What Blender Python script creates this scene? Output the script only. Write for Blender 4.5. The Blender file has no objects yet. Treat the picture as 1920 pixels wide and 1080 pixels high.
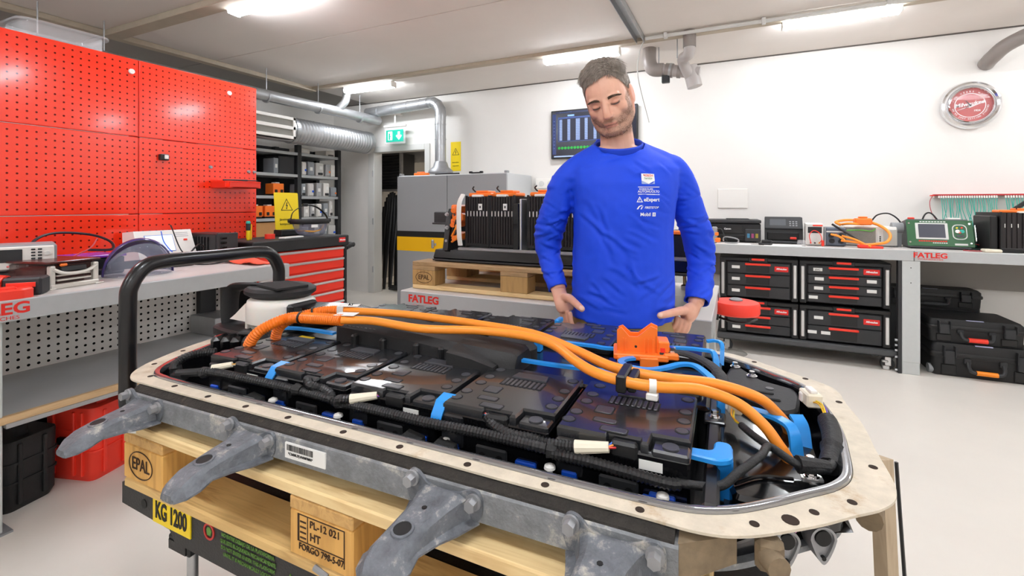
import bpy, bmesh, math, random
from math import sin, cos, pi, radians, sqrt
from mathutils import Vector, Matrix, noise

random.seed(7)
SC = bpy.context.scene
COL = SC.collection

# ------------------------------------------------------------------ camera
cam_d = bpy.data.cameras.new('camera')
cam_d.sensor_width = 36.0
cam_d.lens = 16.5
cam_d.shift_y = -157.0 / 1920.0
cam_d.clip_start = 0.02
cam = bpy.data.objects.new('camera', cam_d)
COL.objects.link(cam)
cam.location = (0, 0, 1.3)
cam.rotation_euler = (radians(90), 0, radians(25.5))
SC.camera = cam
# ------------------------------------------------------------------ world, exposure
w = bpy.data.worlds.new('world')
SC.world = w
w.use_nodes = True
w.node_tree.nodes['Background'].inputs[0].default_value = (0.9, 0.95, 1.0, 1)
w.node_tree.nodes['Background'].inputs[1].default_value = 0.05
SC.view_settings.view_transform = 'Standard'
SC.view_settings.look = 'None'
SC.view_settings.exposure = 0.0
SC.view_settings.gamma = 1.0
SC.view_settings.use_curve_mapping = False
LAMP = 64.0           # strength of the tube lights
SC.cycles.use_denoising = True
SC.cycles.max_bounces = 10
SC.cycles.diffuse_bounces = 5
SC.cycles.sample_clamp_indirect = 6.0

# ------------------------------------------------------------------ helpers
def lin(h):
    h = h.lstrip('#')
    o = []
    for i in (0, 2, 4):
        c = int(h[i:i + 2], 16) / 255
        o.append(c / 12.92 if c <= .04045 else ((c + .055) / 1.055) ** 2.4)
    return (*o, 1.0)

MATS = {}
def mat(name, col, rough=.5, metal=0.0, var=None, bump=None, emit=0, trans=0, alpha=1, coat=0, spec=.5, wear=None, ior=1.45, sss=0, stretch=None):
    """principled material; var=(scale, amount) brightness noise; bump=(scale, strength); wear=(scale, threshold, hex) patches"""
    if name in MATS:
        return MATS[name]
    m = bpy.data.materials.new(name)
    m.use_nodes = True
    nt = m.node_tree
    b = nt.nodes['Principled BSDF']
    c = lin(col) if isinstance(col, str) else col
    b.inputs['Base Color'].default_value = c
    b.inputs['Roughness'].default_value = rough
    b.inputs['Metallic'].default_value = metal
    b.inputs['Specular IOR Level'].default_value = spec
    b.inputs['IOR'].default_value = ior
    b.inputs['Transmission Weight'].default_value = trans
    b.inputs['Alpha'].default_value = alpha
    b.inputs['Coat Weight'].default_value = coat
    if sss:
        b.inputs['Subsurface Weight'].default_value = sss
        b.inputs['Subsurface Radius'].default_value = (.012, .005, .003)
    if emit:
        b.inputs['Emission Color'].default_value = c
        b.inputs['Emission Strength'].default_value = emit
    N, Lk = nt.nodes, nt.links
    def tc():
        t = N.new('ShaderNodeTexCoord')
        mp = N.new('ShaderNodeMapping')
        Lk.new(t.outputs['Object'], mp.inputs[0])
        if stretch:
            mp.inputs['Scale'].default_value = stretch
        return mp.outputs[0]
    last = None
    if var:
        n = N.new('ShaderNodeTexNoise'); n.inputs['Scale'].default_value = var[0]; n.inputs['Detail'].default_value = 6
        n.inputs['Roughness'].default_value = .65
        Lk.new(tc(), n.inputs['Vector'])
        mr = N.new('ShaderNodeMapRange'); mr.inputs[1].default_value = .25; mr.inputs[2].default_value = .75
        mr.inputs[3].default_value = 1 - var[1]; mr.inputs[4].default_value = 1 + var[1]
        Lk.new(n.outputs[0], mr.inputs[0])
        mx = N.new('ShaderNodeMix'); mx.data_type = 'RGBA'; mx.blend_type = 'MULTIPLY'; mx.inputs[0].default_value = 1
        mx.inputs[6].default_value = c
        Lk.new(mr.outputs[0], mx.inputs[7])
        last = mx.outputs[2]
        Lk.new(last, b.inputs['Base Color'])
    if wear:
        n = N.new('ShaderNodeTexNoise'); n.inputs['Scale'].default_value = wear[0]; n.inputs['Detail'].default_value = 8
        n.inputs['Roughness'].default_value = .7
        Lk.new(tc(), n.inputs['Vector'])
        mr = N.new('ShaderNodeMapRange'); mr.inputs[1].default_value = wear[1]; mr.inputs[2].default_value = wear[1] + .14
        Lk.new(n.outputs[0], mr.inputs[0])
        mx = N.new('ShaderNodeMix'); mx.data_type = 'RGBA'
        mx.inputs[6].default_value = c
        if last: Lk.new(last, mx.inputs[6])
        mx.inputs[7].default_value = lin(wear[2])
        Lk.new(mr.outputs[0], mx.inputs[0])
        Lk.new(mx.outputs[2], b.inputs['Base Color'])
    if bump:
        n = N.new('ShaderNodeTexNoise'); n.inputs['Scale'].default_value = bump[0]; n.inputs['Detail'].default_value = 4
        Lk.new(tc(), n.inputs['Vector'])
        bp = N.new('ShaderNodeBump'); bp.inputs['Strength'].default_value = bump[1]; bp.inputs['Distance'].default_value = .01
        Lk.new(n.outputs[0], bp.inputs['Height'])
        Lk.new(bp.outputs[0], b.inputs['Normal'])
    MATS[name] = m
    return m

def holes_mat(name, col, hole, pitch, radius, axes, rough=.4, spec=.5, off=(0, 0)):
    """sheet metal with a grid of punched holes (dark, seen through) on two object axes"""
    m = mat(name, col, rough, spec=spec)
    nt = m.node_tree; N = nt.nodes; L = nt.links
    b = N['Principled BSDF']
    t = N.new('ShaderNodeTexCoord'); s = N.new('ShaderNodeSeparateXYZ'); L.new(t.outputs['Object'], s.inputs[0])
    sq = []
    for a, o in zip(axes, off):
        ad = N.new('ShaderNodeMath'); ad.operation = 'ADD'; ad.inputs[1].default_value = o + 100 * pitch
        L.new(s.outputs[a], ad.inputs[0])
        mo = N.new('ShaderNodeMath'); mo.operation = 'MODULO'; mo.inputs[1].default_value = pitch; L.new(ad.outputs[0], mo.inputs[0])
        su = N.new('ShaderNodeMath'); su.operation = 'SUBTRACT'; su.inputs[1].default_value = pitch / 2; L.new(mo.outputs[0], su.inputs[0])
        p = N.new('ShaderNodeMath'); p.operation = 'POWER'; p.inputs[1].default_value = 2; L.new(su.outputs[0], p.inputs[0])
        sq.append(p)
    a = N.new('ShaderNodeMath'); L.new(sq[0].outputs[0], a.inputs[0]); L.new(sq[1].outputs[0], a.inputs[1])
    lt = N.new('ShaderNodeMath'); lt.operation = 'LESS_THAN'; lt.inputs[1].default_value = radius ** 2; L.new(a.outputs[0], lt.inputs[0])
    mx = N.new('ShaderNodeMix'); mx.data_type = 'RGBA'; mx.inputs[6].default_value = lin(col); mx.inputs[7].default_value = lin(hole)
    L.new(lt.outputs[0], mx.inputs[0]); L.new(mx.outputs[2], b.inputs['Base Color'])
    r = N.new('ShaderNodeMapRange'); r.inputs[3].default_value = rough; r.inputs[4].default_value = 1; L.new(lt.outputs[0], r.inputs[0]); L.new(r.outputs[0], b.inputs['Roughness'])
    sp = N.new('ShaderNodeMapRange'); sp.inputs[3].default_value = spec; sp.inputs[4].default_value = 0; L.new(lt.outputs[0], sp.inputs[0]); L.new(sp.outputs[0], b.inputs['Specular IOR Level'])
    return m

def wood_mat(name, c1, c2, axis=0, scale=9, rough=.7, ringy=.7):
    if name in MATS: return MATS[name]
    m = mat(name, c1, rough)
    nt = m.node_tree; N = nt.nodes; L = nt.links; b = N['Principled BSDF']
    t = N.new('ShaderNodeTexCoord'); mp = N.new('ShaderNodeMapping')
    sc = [1, 1, 1]; sc[axis] = .08
    mp.inputs['Scale'].default_value = sc
    L.new(t.outputs['Object'], mp.inputs[0])
    n = N.new('ShaderNodeTexNoise'); n.inputs['Scale'].default_value = scale * 4; n.inputs['Detail'].default_value = 5; n.inputs['Distortion'].default_value = 1.2
    L.new(mp.outputs[0], n.inputs['Vector'])
    wv = N.new('ShaderNodeMath'); wv.operation = 'MULTIPLY'; wv.inputs[1].default_value = 22; L.new(n.outputs[0], wv.inputs[0])
    sn = N.new('ShaderNodeMath'); sn.operation = 'SINE'; L.new(wv.outputs[0], sn.inputs[0])
    mr = N.new('ShaderNodeMapRange'); mr.inputs[1].default_value = -1; mr.inputs[2].default_value = 1; mr.inputs[4].default_value = ringy; L.new(sn.outputs[0], mr.inputs[0])
    n2 = N.new('ShaderNodeTexNoise'); n2.inputs['Scale'].default_value = 7; n2.inputs['Detail'].default_value = 8
    L.new(t.outputs['Object'], n2.inputs['Vector'])
    mr2 = N.new('ShaderNodeMapRange'); mr2.inputs[1].default_value = .3; mr2.inputs[2].default_value = .75; L.new(n2.outputs[0], mr2.inputs[0])
    ml = N.new('ShaderNodeMath'); ml.operation = 'MULTIPLY'; L.new(mr.outputs[0], ml.inputs[0]); L.new(mr2.outputs[0], ml.inputs[1])
    mx = N.new('ShaderNodeMix'); mx.data_type = 'RGBA'; mx.inputs[6].default_value = lin(c1); mx.inputs[7].default_value = lin(c2)
    L.new(ml.outputs[0], mx.inputs[0]); L.new(mx.outputs[2], b.inputs['Base Color'])
    bp = N.new('ShaderNodeBump'); bp.inputs['Strength'].default_value = .35; bp.inputs['Distance'].default_value = .002
    L.new(n.outputs[0], bp.inputs['Height']); L.new(bp.outputs[0], b.inputs['Normal'])
    return m

def cr(pts, n=8, closed=False):
    """catmull-rom through points"""
    P = [Vector(p) for p in pts]
    out = []
    k = len(P)
    for i in range(k if closed else k - 1):
        p0 = P[(i - 1) % k] if closed or i > 0 else P[0] * 2 - P[1]
        p1 = P[i]; p2 = P[(i + 1) % k]
        p3 = P[(i + 2) % k] if closed or i + 2 < k else P[-1] * 2 - P[-2]
        for j in range(n):
            t = j / n
            out.append(.5 * ((2 * p1) + (p2 - p0) * t + (2 * p0 - 5 * p1 + 4 * p2 - p3) * t * t + (3 * p1 - p0 - 3 * p2 + p3) * t ** 3))
    if not closed: out.append(P[-1])
    return out

def resample(pts, step):
    out = [Vector(pts[0])]; acc = 0
    for a, b in zip(pts, pts[1:]):
        a = Vector(a); b = Vector(b); d = (b - a).length
        if d < 1e-9: continue
        t = step - acc
        while t <= d:
            out.append(a.lerp(b, t / d)); t += step
        acc = d - (t - step)
    return out

def rrect(x0, x1, y0, y1, r, n=4):
    o = []
    for cx, cy, a in ((x1 - r, y0 + r, -90), (x1 - r, y1 - r, 0), (x0 + r, y1 - r, 90), (x0 + r, y0 + r, 180)):
        for k in range(n + 1):
            t = radians(a + 90 * k / n); o.append((cx + r * cos(t), cy + r * sin(t)))
    return o

def rpoly(pts, r, n=4):
    """round the corners of a polygon"""
    o = []; k = len(pts)
    for i in range(k):
        p = Vector(pts[i]).to_2d(); a = Vector(pts[i - 1]).to_2d(); b = Vector(pts[(i + 1) % k]).to_2d()
        rr = min(r, (a - p).length * .45, (b - p).length * .45)
        s = p + (a - p).normalized() * rr; e = p + (b - p).normalized() * rr
        for j in range(n + 1):
            t = j / n
            o.append(tuple((1 - t) ** 2 * s + 2 * t * (1 - t) * p + t * t * e))
    return o

def circ(cx, cy, r, n=16, ry=None):
    return [(cx + r * cos(2 * pi * k / n), cy + (ry or r) * sin(2 * pi * k / n)) for k in range(n)]

class MB:
    def __init__(s):
        s.v = []; s.f = []; s.mi = []; s.T = Matrix.Identity(4); s.m = 0
    def at(s, loc=(0, 0, 0), rz=0, rx=0, ry=0):
        s.T = Matrix.Translation(loc) @ Matrix.Rotation(rz, 4, 'Z') @ Matrix.Rotation(ry, 4, 'Y') @ Matrix.Rotation(rx, 4, 'X'); return s
    def add(s, vs, fs):
        o = len(s.v)
        s.v += [tuple(s.T @ Vector(p)) for p in vs]
        s.f += [tuple(i + o for i in f) for f in fs]
        s.mi += [s.m] * len(fs); return s
    def loft(s, rings, cap=True, closed=False):
        n = len(rings[0]); vs = [p for r in rings for p in r]; fs = []
        R = len(rings)
        for i in range(R if closed else R - 1):
            a = i * n; b = ((i + 1) % R) * n
            for k in range(n):
                fs.append((a + k, a + (k + 1) % n, b + (k + 1) % n, b + k))
        if cap and not closed:
            fs.append(tuple(range(n))[::-1]); fs.append(tuple((R - 1) * n + k for k in range(n)))
        return s.add(vs, fs)
    def box(s, x0, x1, y0, y1, z0, z1, b=0):
        if b <= 0:
            return s.loft([[(x0, y0, z0), (x1, y0, z0), (x1, y1, z0), (x0, y1, z0)], [(x0, y0, z1), (x1, y0, z1), (x1, y1, z1), (x0, y1, z1)]])
        b = min(b, (x1 - x0) * .49, (y1 - y0) * .49, (z1 - z0) * .49)
        def ring(i, z):
            return [(x0 + b + 0 * i, y0 + i, z), (x1 - b, y0 + i, z), (x1 - i, y0 + b, z), (x1 - i, y1 - b, z), (x1 - b, y1 - i, z), (x0 + b, y1 - i, z), (x0 + i, y1 - b, z), (x0 + i, y0 + b, z)]
        c = b
        def cap(z): return [(x0 + b, y0 + c, z), (x1 - b, y0 + c, z), (x1 - c, y0 + b, z), (x1 - c, y1 - b, z), (x1 - b, y1 - c, z), (x0 + b, y1 - c, z), (x0 + c, y1 - b, z), (x0 + c, y0 + b, z)]
        return s.loft([ring(b * .999, z0), ring(0, z0 + b), ring(0, z1 - b), ring(b * .999, z1)])
    def cb(s, c, d, b=0):
        return s.box(c[0] - d[0] / 2, c[0] + d[0] / 2, c[1] - d[1] / 2, c[1] + d[1] / 2, c[2] - d[2] / 2, c[2] + d[2] / 2, b)
    def prism(s, poly, z0, z1, b=0, top=None):
        """polygon in xy extruded in z; b: chamfer at the top (toward the centroid)"""
        P = [(p[0], p[1]) for p in poly]
        if b <= 0: return s.loft([[(x, y, z0) for x, y in P], [(x, y, z1) for x, y in P]])
        cx = sum(p[0] for p in P) / len(P); cy = sum(p[1] for p in P) / len(P)
        def ins(d):
            o = []
            for i in range(len(P)):
                p = Vector(P[i]); a = Vector(P[i - 1]); c = Vector(P[(i + 1) % len(P)])
                e1 = (p - a); e2 = (c - p)
                e1 = e1.normalized() if e1.length > 1e-9 else Vector((0, 0)); e2 = e2.normalized() if e2.length > 1e-9 else Vector((0, 0))
                nn = Vector((-e1.y - e2.y, e1.x + e2.x))
                if nn.length < 1e-6: nn = Vector((cx, cy)) - p
                o.append(p + nn.normalized() * d)
            return o
        area = sum(P[i - 1][0] * P[i][1] - P[i][0] * P[i - 1][1] for i in range(len(P)))
        q = ins(b if area > 0 else -b)
        return s.loft([[(x, y, z0) for x, y in P], [(x, y, z1 - b) for x, y in P], [(x, y, z1) for x, y in q]])
    def ring(s, outer, inner, z0, z1):
        """flat ring with a hole, equal point counts"""
        return s.loft([[(x, y, z0) for x, y in outer], [(x, y, z1) for x, y in outer], [(x, y, z1) for x, y in inner], [(x, y, z0) for x, y in inner]], closed=True)
    def cyl(s, p0, p1, r, n=16, r2=None, cap=True):
        return s.tube([p0, p1], r, n, radii=[r, r if r2 is None else r2], cap=cap)
    def tube(s, pts, r, n=8, radii=None, closed=False, cap=True, flat=None):
        P = [Vector(p) for p in pts]; k = len(P); rings = []
        up = None
        for i in range(k):
            if closed: t = P[(i + 1) % k] - P[i - 1]
            else: t = P[min(i + 1, k - 1)] - P[max(i - 1, 0)]
            if t.length < 1e-9: t = Vector((0, 0, 1))
            t.normalize()
            if up is None:
                ref = Vector((0, 0, 1)) if abs(t.z) < .9 else Vector((1, 0, 0))
                up = (ref - t * ref.dot(t)).normalized()
            else:
                up = up - t * up.dot(t)
                up = up.normalized() if up.length > 1e-6 else Vector((1, 0, 0))
            sd = t.cross(up)
            rr = radii[i] if radii else r
            fa, fb = (flat if flat else (1, 1))
            rings.append([tuple(P[i] + (up * cos(2 * pi * j / n) * fa + sd * sin(2 * pi * j / n) * fb) * rr) for j in range(n)])
        return s.loft(rings, cap=cap, closed=closed)
    def bar(s, pts, wd, th):
        """flat strip (busbar) along a path; width stays horizontal where it can"""
        P = [Vector(p) for p in pts]; k = len(P); rings = []; prev = None
        for i in range(k):
            t = (P[min(i + 1, k - 1)] - P[max(i - 1, 0)]).normalized()
            sd = t.cross(Vector((0, 0, 1)))
            if sd.length < .15 and prev is not None: sd = prev
            sd.normalize()
            if prev is not None and sd.dot(prev) < -.2 and abs(t.z) > .5: sd = -sd
            prev = sd
            up = sd.cross(t).normalized()
            a, b = sd * wd / 2, up * th / 2
            rings.append([tuple(P[i] - a - b), tuple(P[i] + a - b), tuple(P[i] + a + b), tuple(P[i] - a + b)])
        return s.loft(rings)
    def corr(s, pts, r, pitch=.006, n=10, depth=.16):
        P = resample(pts, pitch / 2)
        return s.tube(P, r, n, radii=[r * (1 - (depth if i % 2 else 0)) for i in range(len(P))])
    def lathe(s, prof, n=24, c=(0, 0, 0), cap=False):
        return s.loft([[(c[0] + r * cos(2 * pi * k / n), c[1] + r * sin(2 * pi * k / n), c[2] + z) for k in range(n)] for r, z in prof], cap=cap or True)
    def ell(s, c, r, n=16, m=10, R=None):
        rings = []
        for i in range(m + 1):
            a = -pi / 2 + pi * i / m
            a = max(-pi / 2 + .02, min(pi / 2 - .02, a))
            ring = [Vector((r[0] * cos(a) * cos(2 * pi * k / n), r[1] * cos(a) * sin(2 * pi * k / n), r[2] * sin(a))) for k in range(n)]
            if R is not None: ring = [R @ p for p in ring]
            rings.append([tuple(p + Vector(c)) for p in ring])
        return s.loft(rings)
    def hexbolt(s, c, r, h, ax='z'):
        d = {'z': (0, 0, 1), 'y': (0, -1, 0), 'x': (1, 0, 0)}[ax]; c = Vector(c); d = Vector(d)
        s.cyl(c, c + d * h * .25, r * 1.35, 14); s.cyl(c + d * h * .25, c + d * h, r, 6); return s
    def mesh(s, name, sharp=35):
        me = bpy.data.meshes.new(name)
        me.from_pydata(s.v, [], s.f)
        bm = bmesh.new(); bm.from_mesh(me)
        bmesh.ops.recalc_face_normals(bm, faces=bm.faces)
        bm.to_mesh(me); bm.free()
        me.polygons.foreach_set('use_smooth', [True] * len(me.polygons))
        me.polygons.foreach_set('material_index', s.mi)
        if sharp: me.set_sharp_from_angle(angle=radians(sharp))
        me.update()
        return me

def link(name, me, parent=None, loc=(0, 0, 0), rot=(0, 0, 0)):
    o = bpy.data.objects.new(name, me)
    COL.objects.link(o)
    o.location = loc; o.rotation_euler = rot
    if parent: o.parent = parent
    return o

def part(name, mb, m, parent, label=None, loc=(0, 0, 0), rot=(0, 0, 0), sharp=35):
    me = mb.mesh(name, sharp)
    for x in (m if isinstance(m, (list, tuple)) else [m]): me.materials.append(x)
    o = link(name, me, parent, loc, rot)
    if label: o['label'] = label
    return o

def share(src, parent, loc=(0, 0, 0), rot=(0, 0, 0), name=None, label=None):
    """copy of a part that shares its mesh"""
    o = src.copy(); COL.objects.link(o)
    if name: o.name = name
    o.parent = parent; o.location = loc; o.rotation_euler = rot
    if label: o['label'] = label
    return o

def thing(name, label, cat, loc=(0, 0, 0), rz=0, group=None):
    o = bpy.data.objects.new(name, None); COL.objects.link(o)
    o.empty_display_size = .05
    o.location = loc; o.rotation_euler = (0, 0, rz)
    o['label'] = label; o['category'] = cat
    if group: o['group'] = group
    return o

def solo(name, mb, m, label, cat, loc=(0, 0, 0), rz=0, group=None, sharp=35):
    o = part(name, mb, m, None, label, loc, (0, 0, rz), sharp)
    o['category'] = cat
    if group: o['group'] = group
    return o

def struct(name, mb, m, parent=None, sharp=35):
    o = part(name, mb, m, parent, sharp=sharp)
    if not parent: o['kind'] = 'structure'
    return o

def kids(o): return [c for c in COL.objects if c.parent == o]
def clone(o, loc, rz=0, label=None, group=None, parent=None):
    c = o.copy(); COL.objects.link(c)
    if parent: c.parent = parent
    else:
        c.location = loc; c.rotation_euler = (0, 0, rz)
    if label: c['label'] = label
    if group: c['group'] = group
    for k in kids(o): clone(k, None, parent=c)
    return c

def text(s, size, m, parent, loc, rot=(pi / 2, 0, 0), bold=0, ext=.0006, align='CENTER', name='lettering', sx=1, shear=0, label=None, space=1):
    cu = bpy.data.curves.new('t', 'FONT'); cu.body = s; cu.size = size; cu.extrude = ext; cu.offset = bold * size
    cu.align_x = align; cu.align_y = 'CENTER'; cu.shear = shear; cu.resolution_u = 3; cu.space_character = space
    o = bpy.data.objects.new('t', cu); COL.objects.link(o)
    bpy.context.view_layer.update()
    me = bpy.data.meshes.new_from_object(o.evaluated_get(bpy.context.evaluated_depsgraph_get()))
    bpy.data.objects.remove(o); bpy.data.curves.remove(cu)
    me.materials.clear(); me.materials.append(m)
    q = link(name, me, parent, loc, rot); q.scale = (sx, 1, 1)
    if label: q['label'] = label
    return q

# ------------------------------------------------------------------ materials
white_wall = mat('white wall paint', '#e9e6e1', .75, var=(1.2, .025), bump=(180, .03))
ceil_paint = mat('ceiling board', '#e6dfd8', .8, var=(1.5, .03))
ceil_dark = mat('shaded grey ceiling', '#94908b', .85, var=(1.5, .06))  # grey; on the boards left of the batten it paints in the shade
batten_m = mat('batten wood', '#b9ad9a', .7, var=(8, .1))
floor_m = mat('epoxy floor', '#dcd6cd', .38, var=(2.0, .035), wear=(3.1, .70, '#b3ada4'))
red_m = holes_mat('red pegboard', '#ef3214', '#64150b', .0385, .0052, (1, 2), rough=.2, spec=.6, off=(.01925, 0))
for _i, _v in (('Coat Weight', .45), ('Coat Roughness', .10)): red_m.node_tree.nodes['Principled BSDF'].inputs[_i].default_value = _v
greyperf = holes_mat('grey perforated sheet', '#e2dfda', '#171615', .0385, .0068, (1, 2), rough=.45)
red_plain = mat('red enamel', '#ea3420', .3)
red_plastic = mat('red plastic', '#ee3a28', .42)
steel = mat('galvanised steel', '#b4b6b8', .38, .75, var=(9, .10))
steel_d = mat('dull zinc', '#9c9d9f', .5, .6, var=(14, .15))
alu = mat('brushed aluminium', '#d6d6d6', .32, .85)
chrome = mat('chrome', '#e4e4e6', .12, 1.0)
sheet = mat('bench sheet steel', '#b9bcbd', .42, .35, var=(30, .03))
sheet_l = mat('bench leg paint', '#c3c7c6', .45, .1, var=(30, .03))
laminate = mat('grey laminate', '#cbc6c2', .42, var=(6, .07), stretch=(1, .15, 1))
black = mat('black plastic', '#161617', .45)
black_r = mat('rough black plastic', '#1b1b1c', .6, bump=(300, .1))
black_g = mat('gloss black', '#0d0d0f', .16, coat=.2)
black_p = mat('black paint steel', '#151517', .28, coat=.1)
dark = mat('charcoal', '#2b2c2e', .55)
rubber = mat('foam rubber', '#242424', .9, bump=(400, .35))
grey_p = mat('grey plastic', '#8d8f91', .5)
lgrey_p = mat('light grey plastic', '#d3d3cf', .45)
white_p = mat('white plastic', '#ece9e3', .4)
ivory = mat('ivory plastic', '#e8e0cb', .45)
orange = mat('orange plastic', '#fb7d2a', .4)
orange_c = mat('orange cable', '#f99530', .38)
blue_b = mat('blue busbar', '#2b93e6', .3)
blue_d = mat('deep blue plastic', '#1358d8', .35)
yellow = mat('sign yellow', '#f4d516', .45)
yellow_d = mat('cabinet yellow', '#f2b80c', .4)
ink = mat('black ink', '#0e0e0e', .6)
white_ink = mat('white ink', '#f4f4f4', .6)
red_ink = mat('red ink', '#d8261c', .5)
label_m = mat('paper label', '#e6e6e2', .6)
logo_red = mat('red badge', '#d7211d', .4)
screen_m = mat('dark screen', '#1e2024', .18)
card = mat('cardboard', '#b98956', .8, var=(12, .06))
glass = mat('clear plastic', '#f2f2f4', .08, alpha=.22, spec=.6)
green_m = mat('green panel', '#2c5a37', .4)
teal = mat('teal wire', '#2fae9c', .45)
wood = wood_mat('pallet pine', '#d6b274', '#946a34', 0, 9)
wood_l = wood_mat('pallet pine light', '#ecd09a', '#b98a4a', 0, 8)
wood_y = wood_mat('pallet stringer', '#cda365', '#8a6030', 1, 9)
wood_w = wood_mat('weathered pine', '#b3936a', '#6f5638', 0, 9)
wood_we = wood_mat('weathered block', '#b8935c', '#735230', 2, 7)
wood_end = wood_mat('pallet block', '#dcaa5e', '#99682c', 2, 6, ringy=.8)
ply_e = wood_mat('plywood edge', '#cfae83', '#9c7a50', 1, 9)
# ================================================================== THE ROOM
XL, XR, YF, YB, ZC = -5.6, 3.6, -3.0, 5.35, 2.79
struct('floor', MB().box(XL - .1, XR + .1, YF - .1, 9.0, -.06, 0), floor_m)
struct('wall_left', MB().box(XL - .12, XL, YF, YB, 0, ZC), white_wall)
struct('wall_right', MB().box(XR, XR + .12, YF, YB, 0, ZC), white_wall)
struct('wall_front', MB().box(XL, XR, YF - .12, YF, 0, ZC), white_wall)
DX0, DX1, DZ = -4.79, -3.865, 2.07
bk = MB()
bk.T = Matrix.Translation((0, YB + .14, 0)) @ Matrix.Rotation(pi / 2, 4, 'X')
bk.prism([(XL, 0), (DX0, 0), (DX0, DZ), (DX1, DZ), (DX1, 0), (XR, 0), (XR, ZC), (XL, ZC)], 0, .14)
struct('wall_back', bk, white_wall)
# ceiling boards with open joints
ceil = struct('ceiling', MB().box(XL, XR, YF, YB, ZC + .03, ZC + .06), ceil_dark)
ys = [YF, -2.2, -1.1, 0.0, 1.09, 2.18, 3.07, 4.32, YB]
for a, b in zip(ys, ys[1:]):
    part('ceiling_board', MB().box(-4.93, XR, a + .004, b - .004, ZC, ZC + .03, .003), ceil_paint, ceil)
    part('ceiling_board', MB().box(XL, -4.94, a + .004, b - .004, ZC, ZC + .03, .003), ceil_dark, ceil, 'board at the left edge, darkened for shade')
struct('trim_1', MB().box(-4.95, -4.86, YF, 4.36, ZC - .045, ZC, .004), batten_m)
struct('trim_2', MB().box(-4.86, XR, 2.12, 2.24, ZC - .05, ZC, .004), batten_m)
struct('trim_3', MB().box(-4.86, XR, 4.28, 4.36, ZC - .035, ZC, .004), batten_m)
struct('shade_strip', MB().box(XL, XR, YB - .008, YB, ZC - .012, ZC), mat('shadow strip', '#5d5853', .8))  # dark strip painting the corner shadow along the top of the wall
# door opening: frame, and the dim room behind it
d1 = struct('door_1', MB().box(DX0 - .10, DX0 + .014, YB - .025, YB + .15, 0, DZ + .07, .004), lgrey_p)
part('jamb', MB().box(DX1 - .014, DX1 + .07, YB - .025, YB + .15, 0, DZ + .07, .004), lgrey_p, d1)
part('lintel', MB().box(DX0 + .014, DX1 - .014, YB - .025, YB + .15, DZ - .014, DZ + .07, .004), lgrey_p, d1)
for z in (.35, 1.05, 1.75):
    part('hinge', MB().cyl((DX0 - .004, YB - .03, z - .045), (DX0 - .004, YB - .03, z + .045), .009, 8), steel, d1)
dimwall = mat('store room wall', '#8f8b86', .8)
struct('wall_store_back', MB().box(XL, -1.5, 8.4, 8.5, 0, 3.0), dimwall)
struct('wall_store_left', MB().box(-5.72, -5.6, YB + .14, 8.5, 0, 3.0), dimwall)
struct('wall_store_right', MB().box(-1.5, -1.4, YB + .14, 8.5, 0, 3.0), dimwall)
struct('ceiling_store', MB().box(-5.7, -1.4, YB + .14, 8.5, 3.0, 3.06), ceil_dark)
# things in the store room
P = [(-5.55, 6.75, 2.28), (-1.6, 6.75, 2.28)]
sd = MB(); R_ = resample(P, .045); sd.tube(R_, .25, 20, radii=[.25 if i % 2 else .236 for i in range(len(R_))])
solo('spiral_duct', sd, steel_d, 'dim ribbed duct crossing the dark room beyond the doorway', 'duct')
lv = thing('ventilation_grille', 'black louvred ventilation unit seen high through the doorway', 'vent', (-5.50, 6.2, 1.52))
part('housing', MB().box(-.06, .56, 0, .3, 0, .62), dark, lv); part('side_rail', MB().box(-.06, .0, -.05, .0, 0, .62), steel_d, lv); part('side_rail', MB().box(.52, .56, -.05, 0, 0, .62), steel_d, lv); part('top_rail', MB().box(0, .52, -.05, 0, .59, .62), dark, lv); part('bottom_rail', MB().box(0, .52, -.05, 0, 0, .03), steel_d, lv)
sl = MB().at((0, 0, 0)); sl.loft([[(0, -.045, 0), (.52, -.045, 0), (.52, -.005, .03), (0, -.005, .03)], [(0, -.045, .006), (.52, -.045, .006), (.52, -.005, .036), (0, -.005, .036)]])
s0 = part('louvre', sl, dark, lv, loc=(0, 0, .05))
for k in range(1, 11): share(s0, lv, (0, 0, .05 + k * .05))
part('post', MB().box(-.06, .02, .02, .1, -1.52, 0).box(.5, .56, .02, .1, -1.52, 0), dark, lv)
bun = thing('rod_bundle', 'black bundle of flat strips leaning in the dark doorway', 'strips', (-4.62, 5.85, 0))
for k in range(14):
    t = k / 13
    a = (-.55 + t * .5, -.12 + .1 * sin(k * 2.1), .0)
    top = (-.62 + t * .25, .1 + .02 * k, .95 + .55 * sin(t * 2.6))
    part('strip', MB().tube([a, top], .028, 6, flat=(1, .35)), black, bun)
rail = MB().box(-4.2, -4.05, 6.3, 6.36, 0, 1.8); solo('wall_panel', rail, dark, 'dark upright panel standing inside the doorway at right', 'panel')
solo('floor_mat_roll', MB().tube(cr([(-4.7, 5.62, .045), (-4.5, 5.58, .05), (-4.3, 5.64, .04)], 6), .04, 8), black, 'black crumpled strip lying on the floor in the doorway', 'strip')

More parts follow.
